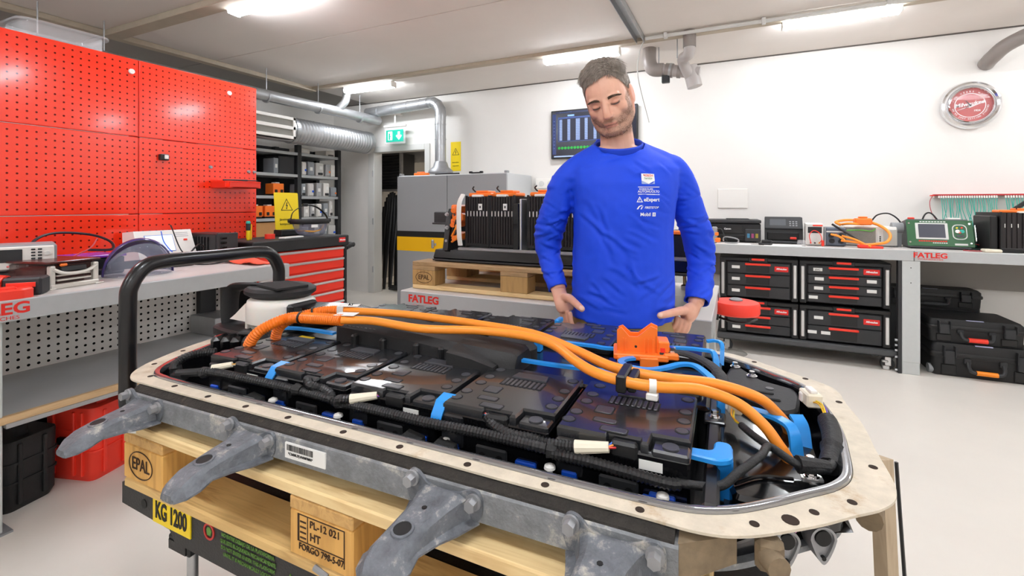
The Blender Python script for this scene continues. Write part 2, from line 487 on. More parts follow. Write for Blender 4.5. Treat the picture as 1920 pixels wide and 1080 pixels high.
# ------------------------------------------------------------------ tube lights
tube_m = mat('lamp diffuser', '#f3f8ff', .5, emit=LAMP)
lamp = thing('ceiling_light', 'white tube light on the ceiling nearest the corner, above the doorway', 'light', (-4.11, 4.50, ZC), group='ceiling tube lights')
part('housing', MB().box(-.375, .375, -.03, .03, -.035, 0, .006).box(-.385, -.372, -.05, .05, -.075, -.005, .004).box(.372, .385, -.05, .05, -.075, -.005, .004), white_p, lamp)
df = MB(); df.loft([[(x, y, z) for y, z in [(-.045, -.028), (-.056, -.04), (-.056, -.055), (-.03, -.075), (.03, -.075), (.056, -.055), (.056, -.04), (.045, -.028)]] for x in (-.37, .37)])
part('diffuser', df, tube_m, lamp, 'lit white diffuser')
for x, y, lb in ((-1.37, 4.44, 'white tube light on the ceiling straight above the man\'s head'),
                 (.72, 4.37, 'white tube light on the ceiling at upper right, along the pale conduit'),
                 (-3.02, 2.28, 'white tube light cut by the top edge, above the red pegboard')):
    clone(lamp, (x, y, ZC), 0, lb)
store_fill_lamp = clone(lamp, (-3.3, 7.7, 2.99), 0, 'added tube light brightening the store room beyond the doorway')  # extra unseen lamp, added to brighten the room behind the doorway
for k_ in kids(store_fill_lamp):
    if k_.name.startswith('diffuser'):
        k_.data = k_.data.copy(); k_.data.materials[0] = mat('added lamp diffuser', '#fff4e4', .5, emit=LAMP * 3.5)
for x, y in ((.3, 2.28), (2.7, 2.28), (2.9, 4.37), (-3.0, .1), (-.2, .1), (2.6, .1), (-3.0, -1.9), (-.2, -1.9), (2.6, -1.9)):
    clone(lamp, (x, y, ZC), 0, 'white tube light overhead outside the frame')

# ------------------------------------------------------------------ ceiling services
tray = thing('cable_tray', 'galvanised slotted channel hanging from the ceiling above the man', 'tray', (-.765, 0, ZC))
tm = MB().box(-.035, -.031, 1.5, 4.27, -.06, 0).box(.031, .035, 1.5, 4.27, -.06, 0).box(-.035, .035, 1.5, 4.27, -.003, 0)
part('channel', tm, steel, tray)
for k in range(16):
    part('slot', MB().box(-.0365, -.034, 1.6 + k * .16, 1.68 + k * .16, -.04, -.025), dark, tray) if k == 0 else share(kids(tray)[1], tray, (0, k * .16, 0))
cd = thing('conduit', 'pale grey electrical conduit running along the ceiling batten at upper right', 'conduit', (0, 0, 0))
part('pipe', MB().cyl((-.72, 4.24, ZC - .03), (3.5, 4.24, ZC - .03), .016, 10), lgrey_p, cd)
c0 = part('clip', MB().box(-.015, .015, 4.215, 4.265, ZC - .052, ZC - .006, .004), lgrey_p, cd, loc=(-.55, 0, 0))
for x in (.2, 1.0, 1.8, 2.6): share(c0, cd, (x, 0, 0))
solo('junction_cable', MB().tube(cr([(-.74, 4.27, ZC - .04), (-.80, 4.4, ZC - .1), (-.83, 4.5, ZC - .3), (-.86, 5.3, 2.2)], 8), .005, 6), lgrey_p, 'thin pale cable hanging by the plastic drain pipes', 'cable')
# grey drain pipes
dp = thing('drain_pipe', 'grey plastic drain pipes with elbows hanging under the ceiling right of the man\'s head', 'pipe', (0, 0, 0))
pvc = mat('drain pipe plastic', '#8d8580', .4)
pvc_l = mat('pale drain pipe', '#b3adaa', .4)
A = cr([(-.745, 4.62, 2.79), (-.745, 4.62, 2.66), (-.71, 4.62, 2.585), (-.62, 4.62, 2.57)], 6)
part('elbow', MB().tube(A, .063, 18), pvc, dp)
part('branch_pipe', MB().cyl((-.63, 4.62, 2.57), (-.30, 4.62, 2.505), .055, 18), pvc_l, dp)
part('collar', MB().cyl((-.60, 4.62, 2.564), (-.53, 4.62, 2.55), .066, 18).cyl((-.49, 4.62, 2.542), (-.46, 4.62, 2.536), .064, 18), pvc, dp)
part('riser', MB().tube(cr([(-.36, 4.30, 2.79), (-.36, 4.30, 2.66), (-.37, 4.33, 2.60), (-.42, 4.42, 2.60), (-.43, 4.5, 2.58), (-.38, 4.62, 2.47)], 7), .047, 18), pvc_l, dp)
part('riser_socket', MB().cyl((-.36, 4.30, 2.65), (-.36, 4.30, 2.79), .053, 18), pvc, dp)
part('outlet', MB().cyl((-.385, 4.62, 2.57), (-.34, 4.62, 2.38), .066, 18), pvc_l, dp)
part('pipe_strap', MB().cyl((-.565, 4.62, 2.557), (-.545, 4.62, 2.553), .069, 18).cyl((-.66, 4.62, 2.6), (-.66, 4.62, 2.79), .005, 6).cyl((-.47, 4.4, 2.6), (-.47, 4.4, 2.79), .005, 6), steel, dp)
part('strap_block', MB().box(-.63, -.56, 4.58, 4.63, 2.44, 2.51, .005), dark, dp)
solo('vent_pipe', MB().tube(cr([(1.92, 5.34, 2.49), (1.92, 5.22, 2.52), (2.0, 5.1, 2.6), (2.3, 4.9, 2.72)], 6), .055, 16), pvc, 'grey pipe stub at the upper right corner of the white wall', 'pipe')
# steel ventilation
d = thing('ventilation_pipe', 'narrow galvanised air pipe running under the ceiling from behind the pegboard', 'duct', (-4.6, 0, 2.47))
part('pipe', MB().cyl((0, -.5, -.01), (0, 5.22, .02), .063, 20), steel, d)
j0 = part('joint', MB().cyl((0, -.01, 0), (0, .01, 0), .068, 20).cyl((0, 0, .06), (0, 0, .31), .005, 6), steel, d, loc=(0, 3.45, 0))
for y in (1.6, 2.0, 4.15, 4.85): share(j0, d, (0, y, 0))
part('branch', MB().tube(cr([(0, 4.45, .03), (.06, 4.52, .14), (.07, 4.54, .22), (.07, 4.54, .30)], 5), .048, 14), steel, d)
d = thing('large_duct', 'wide ribbed galvanised duct above the shelving', 'duct', (-4.78, 0, 2.18))
R_ = resample([(0, 3.9, 0), (0, 5.16, 0)], .024)
part('ribbed_pipe', MB().tube(R_, .155, 28, radii=[.157 if i % 2 else .145 for i in range(len(R_))]), steel, d, sharp=15)
part('plain_pipe', MB().cyl((0, 2.2, 0), (0, 3.9, 0), .15, 28), steel, d)
part('end_collar', MB().cyl((0, 5.14, 0), (0, 5.2, 0), .16, 28), steel, d); part('collar', MB().cyl((0, 3.88, 0), (0, 3.92, 0), .159, 28), steel, d)
v = thing('air_grille', 'white rectangular air grille on the duct beside the pegboard', 'vent', (-4.60, 3.05, 2.05))
part('frame', MB().box(-.16, 0, 0, .78, 0, .035, .004).box(-.16, 0, 0, .78, .215, .25, .004).box(-.16, 0, 0, .78, .105, .145, .004).box(-.16, 0, .745, .78, 0, .25, .004).box(-.16, -.03, 0, .78, 0, .25), white_p, v)
m0 = part('mesh_panel', MB().box(-.03, -.012, .0, .745, .035, .105), mat('grille mesh', '#8b8880', .6, bump=(900, .6)), v)
share(m0, v, (0, 0, .11))
d = thing('extraction_pipe', 'galvanised spiral pipe bending down onto the grey cabinet', 'duct', (0, 0, 0))
path = cr([(-4.75, 5.16, 2.60), (-4.2, 5.14, 2.615), (-3.75, 5.12, 2.63), (-3.56, 5.1, 2.625), (-3.46, 5.09, 2.52), (-3.45, 5.08, 2.3), (-3.44, 5.07, 1.85)], 10)
part('pipe', MB().tube(path, .07, 18), steel, d)
for k in range(4, len(path) - 2, 5):
    t = (path[k + 1] - path[k]).normalized(); a = path[k]
    part('seam', MB().cyl(a - t * .006, a + t * .006, .074, 18), steel, d)
part('hood', MB().lathe([(.072, .16), (.085, .14), (.10, .09), (.15, .05), (.16, .02), (.15, 0)], 24, (-3.43, 5.06, 1.69)), steel_d, d)
# ================================================================== LEFT SIDE
XP = -3.45
H90 = radians(90)      # a thing turned by H90 shows its front (local -Y) to +X
# ------------------------------------------------------------------ red pegboard wall
pg = thing('pegboard', 'tall red perforated tool panel wall behind the left workbench', 'pegboard', (XP, 0, 0))
yE = [.045, .864, 1.683, 2.502]; zE = [.744, 1.237, 1.73, 2.223]
pm = None
for i in range(3):
    for j in range(3):
        if pm is None:
            q = MB().box(-.014, 0, -.4075, .4075, -.2445, .2445, .004).box(-.03, -.002, -.4075, -.404, -.2445, .2445).box(-.03, -.002, .404, .4075, -.2445, .2445).box(-.03, -.002, -.4075, .4075, .241, .2445)
            pm = part('panel', q, red_m, pg, loc=(0, (yE[0] + yE[1]) / 2, (zE[0] + zE[1]) / 2)); o = pm
        else:
            o = share(pm, pg, (0, (yE[i] + yE[i + 1]) / 2, (zE[j] + zE[j + 1]) / 2))
for y in (.1, 1.683, 2.46):
    part('upright', MB().box(-.075, -.032, y - .02, y + .02, 0, 2.22), dark, pg)
part('top_tray', MB().box(-.40, -.032, .05, 2.49, 2.205, 2.22), dark, pg)
for y, z, lb in ((1.643, 2.14, 'round white magnet near the top centre of the red pegboard'), (2.277, 2.137, 'round white magnet near the upper right corner of the red pegboard')):
    solo('magnet', MB().cyl((0, 0, 0), (.012, 0, 0), .017, 16, .015).cyl((.012, 0, 0), (.014, 0, 0), .006, 10), white_p, lb, 'magnet', (XP - .002, y, z))
hk = thing('socket_hook', 'small black socket holder with white insert on the red pegboard', 'hook', (XP, 1.822, 1.613))
part('body', MB().box(-.003, .03, -.026, .026, -.02, .02, .004), black, hk)
part('insert', MB().box(.028, .034, -.004, .020, -.012, .014, .002), white_p, hk)
for y, z, n in ((2.135, 1.57, 'left'), (2.43, 1.555, 'middle'), (2.478, 1.555, 'right')):
    solo('peg_knob', MB().cyl((0, 0, 0), (.02, 0, 0), .012, 12, .010), grey_p, 'grey round knob in the pegboard above the red tray, %s of three' % n, 'knob', (XP - .004, y, z))
rt = thing('tool_tray', 'small red sheet metal tray hooked onto the right edge of the pegboard', 'tray', (XP + .002, 2.14, 1.42))
tp = MB(); tp.prism(rpoly([(0, 0), (.17, .02), (.17, .28), (0, .30)], .03), 0, .006)
part('base', tp, red_plain, rt)
part('rim', MB().tube(cr([(.0, .005, .045), (.12, .005, .045), (.168, .03, .045), (.17, .15, .045), (.168, .27, .045), (.0, .295, .045)], 4), .004, 6), red_plain, rt)
part('side', MB().box(0, .16, .0, .004, 0, .045).box(.166, .17, .03, .27, 0, .045), red_plain, rt)
solo('pick_tool', MB().cyl((XP + .08, 2.18, 1.475), (XP + .09, 2.36, 1.48), .008, 8).cyl((XP + .09, 2.36, 1.48), (XP + .092, 2.44, 1.482), .004, 6), dark, 'dark hand pick lying across the rim of the red tray', 'tool')
# clear tub on top
tb = thing('storage_tub', 'clear plastic storage tub standing on top of the red pegboard', 'tub', (XP - .22, 1.36, 2.22))
part('wall', MB().ring(rrect(-.13, .13, -.19, .19, .05), rrect(-.127, .127, -.187, .187, .048), 0, .10).prism(rrect(-.127, .127, -.187, .187, .048), 0, .004), glass, tb)
part('rim', MB().ring(rrect(-.155, .155, -.215, .215, .06), rrect(-.127, .127, -.187, .187, .048), .10, .112), glass, tb)
part('contents', MB().box(-.08, .08, -.12, .14, .005, .05, .01), grey_p, tb)

# ------------------------------------------------------------------ left workbench
ZB = .92
wb = thing('workbench', 'grey steel workbench along the red pegboard at left', 'workbench', (0, 0, 0))
part('worktop', MB().box(-3.43, -2.585, -.5, 2.096, ZB - .03, ZB, .002), laminate, wb)
part('front_apron', MB().box(-2.60, -2.575, -.5, 2.096, ZB - .082, ZB + .001, .003).box(-3.42, -2.6, 2.085, 2.098, ZB - .082, ZB + .001), sheet, wb)
for y, x in ((.70, -2.70), (-.45, -2.70), (1.92, -3.30), (.70, -3.4)):
    lg = MB().box(x, x + .095, y, y + .105, 0, ZB - .08, .004)
    part('leg', lg, sheet_l if x > -3 else dark, wb)
    part('foot', MB().box(x - .01, x + .11, y - .005, y + .13, 0, .008), steel_d, wb)
lo = part('lower_shelf', MB().box(-3.25, -2.62, -.4, 2.05, .432, .458), mat('shelf laminate', '#a7a8a9', .5, var=(4, .06)), wb)
part('edge_strip', MB().box(-2.619, -2.60, -.4, 2.05, .43, .46), ply_e, wb)
part('back_panel', MB().box(-3.262, -3.25, -.4, 2.08, .46, ZB - .035), greyperf, wb)
part('side_rail', MB().box(-2.62, -2.59, .81, 2.05, .415, .432), steel, wb)
text('FATLEG', .062, red_ink, wb, (-2.5745, .752, ZB - .033), (pi / 2, 0, pi / 2), bold=.03, sx=1.15)
text('WORKBENCHES', .020, red_ink, wb, (-2.5745, .755, ZB - .068), (pi / 2, 0, pi / 2), sx=1.2)
solo('steel_box', MB().box(-3.23, -2.97, 1.87, 2.04, .459, .575, .004), steel, 'flat galvanised box on the lower shelf of the left workbench', 'box')
solo('parts_carton', MB().box(-3.2, -2.88, 1.32, 1.72, 0, .38, .003), card, 'brown cardboard box on the floor under the left workbench', 'box')
solo('tool_bag', MB().box(-3.24, -3.04, .98, 1.28, 0, .33, .05), black_r, 'dark bag in the shadow behind the red case', 'bag')

def small_case(name, label, m, loc, rz, wd, dp, ht, latch):
    t = thing(name, label, 'case', loc, rz)
    prof = rrect(-wd / 2, wd / 2, -dp / 2, dp / 2, .035)
    bx = MB(); bx.loft([[(x * .86, y * .86, 0) for x, y in prof], [(x * .97, y * .97, .03) for x, y in prof], [(x, y, ht * .97) for x, y in prof], [(x * .98, y * .98, ht) for x, y in prof]])
    part('body', bx, m, t)
    part('seam', MB().ring([(x * 1.035, y * 1.035) for x, y in prof], [(x * .98, y * .98) for x, y in prof], ht * .66, ht * .70), m, t)
    part('rib', MB().ring([(x * 1.025, y * 1.025) for x, y in prof], [(x * .98, y * .98) for x, y in prof], ht * .40, ht * .425), m, t)
    rb = part('upright_rib', MB().box(-.008, .008, -dp / 2 - .008, -dp / 2 + .02, .03, ht * .95, .003), m, t, loc=(-wd * .28, 0, 0))
    share(rb, t, (wd * .28, 0, 0)); share(rb, t, (wd * .12, 0, 0))
    r2 = part('upright_rib', MB().box(wd / 2 - .02, wd / 2 + .008, -.008, .008, .03, ht * .95, .003), m, t, loc=(0, -dp * .25, 0)); share(r2, t, (0, dp * .2, 0))
    part('latch', MB().box(-wd * .17, wd * .0, -dp / 2 - .014, -dp / 2 + .01, ht * .5, ht * .6, .004), latch, t)
    hp = cr([(-wd * .28, -.01, ht - .005), (-wd * .24, -.01, ht + .035), (-wd * .1, -.01, ht + .045), (wd * .1, -.01, ht + .045), (wd * .24, -.01, ht + .035), (wd * .28, -.01, ht - .005)], 4)
    part('handle', MB().tube(hp, .017, 8, flat=(.8, 1.6)), m, t)
    return t
small_case('equipment_case', 'bright red ribbed plastic case on the floor under the left workbench', red_plastic, (-2.86, 1.19, 0), radians(17), .28, .21, .345, screen_m)
small_case('equipment_case', 'black ribbed plastic case on the floor beside the red case', black_r, (-2.88, .915, 0), radians(14), .26, .20, .30, chrome)

# ------------------------------------------------------------------ things on the left bench
def ffront(name, label, cat, x, y, z=ZB, rz=90, group=None): return thing(name, label, cat, (x, y, z), radians(rz), group)
t = ffront('power_supply', 'flat black unit under the grey bench multimeter', 'instrument', -3.03, .985, rz=72)
part('body', MB().box(-.13, .13, -.07, .14, 0, .075, .006), black, t)
part('front', MB().box(-.12, .12, -.074, -.068, .008, .068, .002), dark, t)
t = ffront('bench_multimeter', 'grey and white bench multimeter with a dark screen beside the pegboard', 'instrument', -3.03, .985, ZB + .076, rz=72)
part('body', MB().box(-.130, .130, -.07, .13, 0, .118, .01), grey_p, t)
part('front', MB().box(-.120, .120, -.078, -.068, .008, .110, .004), white_p, t)
part('screen', MB().box(-.098, .015, -.081, -.077, .040, .098, .002), screen_m, t)
kb = part('button', MB().box(-.007, .007, -.083, -.077, -.0035, .0035, .001), dark, t, loc=(.05, 0, .095))
for k in range(1, 8): share(kb, t, (.05 + (k % 2) * .022, 0, .095 - (k // 2) * .014))
part('dial', MB().cyl((.097, -.077, .075), (.097, -.088, .075), .010, 14), lgrey_p, t)
j = part('jack', MB().cyl((0, -.077, 0), (0, -.085, 0), .005, 10), chrome, t, loc=(-.06, 0, .022))
for k in range(1, 4): share(j, t, (-.06 + k * .03, 0, .022))
solo('test_lead', MB().tube(cr([(-3.22, 1.08, ZB + .10), (-3.26, 1.12, ZB + .19), (-3.3, 1.22, ZB + .225), (-3.28, 1.36, ZB + .21), (-3.2, 1.42, ZB + .17), (-3.14, 1.40, ZB + .13), (-3.2, 1.32, ZB + .13)], 8), .007, 6), black, 'black cable looping up behind the bench multimeter', 'cable')
solo('test_lead', MB().tube(cr([(-2.96, 1.10, ZB + .09), (-3.05, 1.22, ZB + .125), (-3.12, 1.30, ZB + .15), (-3.2, 1.36, ZB + .19)], 6), .0035, 6), mat('pink wire', '#b2444a', .5), 'thin red wire crossing behind the clear-sided unit', 'wire')
# clear sided unit with brown lid
t = ffront('control_module', 'clear-sided electronic unit with brown lid and white cast frame', 'module', -2.83, 1.07, rz=103)
part('case', MB().box(-.10, .10, -.06, .20, .004, .115, .01), mat('smoked plastic', '#5a3a36', .12, alpha=.55), t, 'smoky see-through case')
part('core', MB().box(-.08, .08, -.03, .17, .006, .09, .01), mat('dark electronics', '#3a2a28', .5, var=(60, .5)), t)
part('lid', MB().prism(rrect(-.11, .115, -.08, .22, .012), .115, .124, .003), mat('brown lid', '#4b1f1b', .22), t, 'glossy brown lid')
fr = MB().box(-.10, -.078, -.082, -.058, 0, .105, .004).box(.078, .10, -.082, -.058, 0, .105, .004)
fr.box(-.10, .10, -.085, -.058, 0, .022, .004).box(-.07, .07, -.078, -.058, .034, .042, .002).box(-.07, .07, -.075, -.058, .055, .062, .002)
fr.at((0, 0, 0)); fr.tube(cr([(-.088, -.08, .09), (-.05, -.082, .070), (0, -.083, .064), (.05, -.082, .070), (.088, -.08, .09)], 5), .008, 8)
part('cast_frame', fr, mat('white cast metal', '#d5d1c8', .4, .3), t)
part('connector', MB().box(-.055, .05, -.078, -.058, .075, .098, .003), dark, t)
part('seal', MB().box(-.06, -.03, -.081, -.07, .100, .113, .004), orange, t, 'orange seal')
for sx in (-1, 1): part('base_flange', MB().box(sx * .10 - .02, sx * .10 + .02, -.09, -.05, 0, .006, .002), mat('white cast metal', '#fff'), t)
# cordless tool
t = ffront('cordless_tool', 'red and black cordless tool lying with its battery on the bench corner', 'tool', -2.70, .90, rz=52)
part('battery', MB().box(-.06, .065, -.04, .05, 0, .075, .008), dark, t)
part('label', MB().box(-.045, .05, -.0425, -.039, .012, .056, .002), black, t)
part('label_stripe', MB().box(-.043, .048, -.0435, -.040, .036, .056, .001), red_plastic, t, 'red stripe on the label')
for k in range(4): part('print_mark', MB().box(-.012 + k * .008, -.007 + k * .008, -.0437, -.042, .020, .030), white_ink, t)
part('grip', MB().tube(cr([(-.05, .0, .045), (-.12, .01, .05), (-.2, .02, .05)], 4), .034, 12), black_r, t)
part('shell', MB().tube(cr([(-.055, -.01, .052), (-.09, -.005, .056), (-.125, .0, .056)], 4), .037, 12, flat=(.9, 1)), red_plastic, t, 'red housing')
t = ffront('hand_clamp', 'open red plastic tool case at the very left of the workbench', 'tool', -2.655, .765, rz=80)
part('shell', MB().prism(rpoly([(-.16, -.05), (.10, -.05), (.14, -.02), (.13, .05), (-.16, .06)], .012), 0, .04, .006), red_plastic, t)
part('insert', MB().box(-.15, .02, -.055, -.045, .004, .024, .003), black, t)
part('ridge', MB().box(-.14, .09, -.02, .03, .038, .046, .003), red_plastic, t)
# purple lidded box
t = ffront('lidded_tray', 'dark flat box with a shiny purple lid behind the clear-sided unit', 'box', -3.17, 1.30, rz=92)
part('box', MB().box(-.13, .13, -.10, .10, 0, .095, .008), dark, t)
part('lid', MB().prism(rpoly([(-.14, -.11), (.14, -.11), (.11, .11), (-.12, .11)], .02), .095, .108, .003), mat('purple lid', '#8a3bb5', .25, var=(6, .25)), t, 'glossy purple lid')

def sheet_grid(fn, nu, nv):
    m = MB(); m.add([fn(i / nu, j / nv) for i in range(nu + 1) for j in range(nv + 1)], [(i * (nv + 1) + j, (i + 1) * (nv + 1) + j, (i + 1) * (nv + 1) + j + 1, i * (nv + 1) + j + 1) for i in range(nu) for j in range(nv)]); return m
def face_shield(label, x, y, z, rz, visor, crown, arch):
    t = thing('face_shield', label, 'face shield', (x, y, z), radians(rz))
    R0, H0 = .15, .185
    if arch:
        v = part('visor', sheet_grid(lambda u, w_: ((R0 * sin(radians(-86 + 172 * u))), -.02 - .12 * cos(radians(-86 + 172 * u)), .003 + w_ * .93 * H0 * sqrt(max(.02, 1 - (sin(radians(-86 + 172 * u)) * .98) ** 2))), 20, 6), visor, t)
        h = part('crown', sheet_grid(lambda u, w_: (R0 * cos(pi * u) * (1 - .35 * w_ * w_), -.035 + .13 * w_, .01 + H0 * sin(pi * u) * (1 - .42 * w_ * w_)), 24, 6), crown, t)
        part('brow_guard', MB().tube([(R0 * 1.01 * cos(pi * k / 24), -.04 - .035 * sin(pi * k / 24), .01 + H0 * sin(pi * k / 24)) for k in range(25)], .011, 8, flat=(.45, 1.5)), crown, t)
        part('head_strap', MB().tube(cr([(-.12, .0, .03), (-.10, .08, .045), (0, .12, .05), (.10, .08, .045), (.12, 0, .03)], 5), .012, 6, flat=(1.3, .25)), black, t)
        part('inner_pad', MB().tube(cr([(-.11, -.01, .05), (-.06, -.05, .06), (.06, -.05, .06), (.11, -.01, .05)], 5), .014, 6, flat=(1.5, .3)), black_r, t)
    else:
        def zlo(a): return .004 + .105 * (1 - sqrt(max(0, 1 - (min(1, abs(a) / radians(95))) ** 2)))
        v = part('visor', sheet_grid(lambda u, w_: (R0 * sin(radians(-95 + 190 * u)) * (.82 + .18 * w_), -R0 * .8 * cos(radians(-95 + 190 * u)) * (.7 + .3 * w_), zlo(radians(-95 + 190 * u)) * (1 - w_) + .135 * w_), 22, 6), visor, t)
        h = part('brow_guard', sheet_grid(lambda u, w_: (R0 * 1.02 * sin(radians(-95 + 190 * u)), -R0 * .83 * cos(radians(-95 + 190 * u)), .105 + .040 * w_), 20, 2), crown, t)
        part('head_strap', MB().tube(cr([(-.145, .01, .13), (-.12, .09, .12), (0, .13, .115), (.12, .09, .12), (.145, .01, .13)], 5), .011, 6, flat=(1.3, .25)), black, t)
        part('top_strap', MB().tube(cr([(-.148, .0, .13), (-.12, .02, .20), (-.03, .03, .250), (.06, .03, .240), (.13, .02, .18), (.148, 0, .13)], 5), .010, 6, flat=(.35, 1.4)), black, t)
        part('strap_knob', MB().box(-.045, -.005, .015, .045, .243, .268, .006), black_r, t)
    for o_, th_ in ((v, .002), (h, .003)): o_.modifiers.new('thickness', 'SOLIDIFY').thickness = th_
    for s in (-1, 1): part('side_knob', MB().cyl((s * .142, 0, .03 if arch else .13), (s * .166, 0, .03 if arch else .13), .016, 12), black, t)
    return t
visor1 = mat('tinted visor', '#aab0c4', .06, alpha=.26, spec=.7)
fs1 = face_shield('face shield with purple brow guard and clear visor on the left workbench', -2.93, 1.42, ZB, 78, visor1, mat('purple guard', '#4d447a', .2, alpha=.86), 1)
# white slanted instrument
t = ffront('test_instrument', 'white desk instrument with sloping front and blue-edged display against the pegboard', 'instrument', -3.30, 1.735, rz=90)
sp = MB(); sp.at((0, 0, 0), 0)
sp.loft([[(x, -.10, .035), (x, .09, .0), (x, .10, .205), (x, -.02, .215)] for x in (-.165, .165)])
part('body', sp, white_p, t)
part('base', MB().box(-.155, .155, -.07, .09, 0, .035, .004), dark, t)
a_ = math.atan2(.08, .18)
def slope(u, v, o=0.0): return (u, -.10 + v * sin(a_) - o * cos(a_), .035 + v * cos(a_) + o * sin(a_))
def splate(x0, x1, v0, v1, o):
    m = MB(); m.loft([[slope(x0, v0, -.002), slope(x1, v0, -.002), slope(x1, v1, -.002), slope(x0, v1, -.002)], [slope(x0, v0, o), slope(x1, v0, o), slope(x1, v1, o), slope(x0, v1, o)]]); return m
part('display_frame', splate(-.115, .045, .055, .165, .0015), mat('display blue', '#2d62c8', .3), t, 'blue display frame')
part('display', splate(-.112, .042, .058, .162, .003), mat('display white', '#dfe8f4', .25, emit=.5), t, 'bright white display')
part('button', splate(.105, .125, .120, .130, .006), red_plastic, t, 'red button')
for k in range(3): part('line_mark', splate(.055, .14, .150 + k * .012, .153 + k * .012, .001), mat('faint print', '#a9a7b0', .6), t)
solo('test_lead', MB().tube(cr([slope(-.03, .18, .03), slope(-.02, .12, .012), slope(.0, .07, .01), slope(.01, .04, .02)], 6) , .003, 6), blue_d, 'thin blue lead draped over the white instrument\'s display', 'wire', (-3.30, 1.735, ZB), H90)
solo('test_lead', MB().tube(cr([(-3.24, 1.76, ZB + .235), (-3.2, 1.74, ZB + .238), (-3.17, 1.78, ZB + .09), (-3.1, 1.82, ZB + .01), (-3.0, 1.7, ZB + .008), (-3.06, 1.55, ZB + .008), (-3.0, 1.45, ZB + .008)], 8), .0035, 6), black, 'black lead trailing from the white instrument onto the bench', 'cable')
solo('test_lead', MB().tube(cr([(-3.0, 1.94, ZB + .05), (-2.95, 1.9, ZB + .012), (-2.98, 1.78, ZB + .01), (-3.08, 1.76, ZB + .03), (-3.1, 1.84, ZB + .12), (-3.12, 1.9, ZB + .10)], 8), .005, 6), black, 'black cable coiled between white instrument and black battery module', 'cable')
# black battery module box
t = thing('battery_module', 'black ribbed battery module box at the far end of the left workbench', 'battery', (-3.2, 2.0, ZB))
part('body', MB().box(-.19, .15, -.075, .075, 0, .185, .006), black, t)
rb = part('rib', MB().box(-.006, .006, -.083, -.07, .02, .165, .002), black, t, loc=(-.16, 0, 0))
for k in range(1, 8): share(rb, t, (-.16 + k * .032, 0, 0))
part('end_plate', MB().box(.145, .16, -.07, .07, .01, .19, .004), dark, t)
part('label', MB().box(.16, .162, .01, .04, .02, .045), label_m, t)
for z in (.09, .12, .15): part('connector', MB().box(.155, .168, -.05, -.01, z, z + .014, .003), black_g, t)
# coral cloth
cm = MB(); nx, ny = 22, 10; vs = []
for i in range(nx + 1):
    for jj in range(ny + 1):
        u, v_ = i / nx, jj / ny
        z = .012 + .022 * max(0, noise.noise((u * 5, v_ * 3, 1.3))) + .012 * sin(u * 9 + v_ * 4) * .5 + .03 * (1 - u) * sin(v_ * pi)
        vs.append((-3.02 + u * .36, 1.93 + v_ * .14 + .02 * noise.noise((u * 3, 0, 2)) , ZB + max(.004, z)))
cm.add(vs, [(i * (ny + 1) + jj, (i + 1) * (ny + 1) + jj, (i + 1) * (ny + 1) + jj + 1, i * (ny + 1) + jj + 1) for i in range(nx) for jj in range(ny)])
o = solo('glove_cloth', cm, mat('coral cloth', '#e2573c', .7), 'coral red cloth crumpled on the far end of the left workbench', 'cloth', sharp=0)
o.modifiers.new('thickness', 'SOLIDIFY').thickness = .004

# ------------------------------------------------------------------ red drawer cabinet
tc_ = thing('tool_cabinet', 'red drawer tool cabinet with black top beyond the left workbench', 'cabinet', (-3.2, 2.57, 0))
part('carcass', MB().box(-.215, .20, -.43, .43, .12, .95, .006), red_plain, tc_)
for y in (-.4175, .4175): part('side_frame', MB().box(-.215, .212, y - .0175, y + .0175, .10, .96, .006), black_p, tc_)
part('top', MB().box(-.215, .225, -.44, .445, .955, 1.04, .008), black_r, tc_)
dm = MB().box(.19, .214, -.395, .395, -.040, .040, .004)
dr0 = part('drawer', dm, red_plain, tc_, loc=(0, 0, .905))
h0 = part('handle', MB().box(.208, .232, -.39, .39, .022, .040, .006), alu, dr0, 'pale metal drawer pull')
for k in range(1, 8):
    d_ = share(dr0, tc_, (0, 0, .905 - k * .089)); share(h0, d_, h0.location)
part('badge', MB().box(.222, .228, .33, .40, .985, 1.022, .002), logo_red, tc_, 'red badge')
text('Milwaukee', .018, white_ink, tc_, (.2285, .365, 1.003), (pi / 2, 0, pi / 2), bold=.02, shear=.3, sx=.8)
part('push_handle', MB().tube(cr([(.19, .44, .93), (.19, .50, .95), (.16, .53, .95), (-.16, .53, .95), (-.19, .50, .95), (-.19, .44, .93)], 4), .022, 10), black_r, tc_)
cw = None
for x in (-.16, .16):
    for y in (-.36, .36):
        if cw is None: cw = part('caster', MB().cyl((0, -.02, .055), (0, .02, .055), .055, 16).box(-.03, .03, -.03, .03, .09, .12), black, tc_, loc=(x, y, 0))
        else: share(cw, tc_, (x, y, 0))
ZT = 1.041
fs2 = face_shield('black framed face shield with a dark tinted visor on the red tool cabinet', -3.12, 2.73, ZT - .002, 68, mat('dark visor', '#7d7f92', .06, alpha=.5, spec=.7), black_r, 0)
part('inner_band', MB().tube(cr([(-.10, -.02, .05), (-.06, -.08, .05), (0, -.095, .045), (.06, -.08, .06), (.1, -.03, .09)], 5), .006, 6), mat('amber strap', '#d99b3c', .5), fs2, 'amber inner band')
part('sticker', MB().box(-.03, .02, -.1235, -.1205, .078, .10), label_m, fs2)
for k in kids(fs2): pass
solo('storage_box', MB().box(-.05, .05, -.11, .11, 0, .05, .006), black, 'low black box supporting the yellow warning sign on the cabinet', 'box', (-3.36, 2.73, ZT))
wsn = thing('warning_sign', 'yellow high voltage warning sign standing on the red tool cabinet', 'sign', (-3.37, 2.725, ZT + .051))
part('plate', MB().at((0, 0, 0)).loft([[(a, y, z) for y, z in rrect(-.115, .115, 0, .305, .012)] for a in (-.002, .002)]), yellow, wsn)
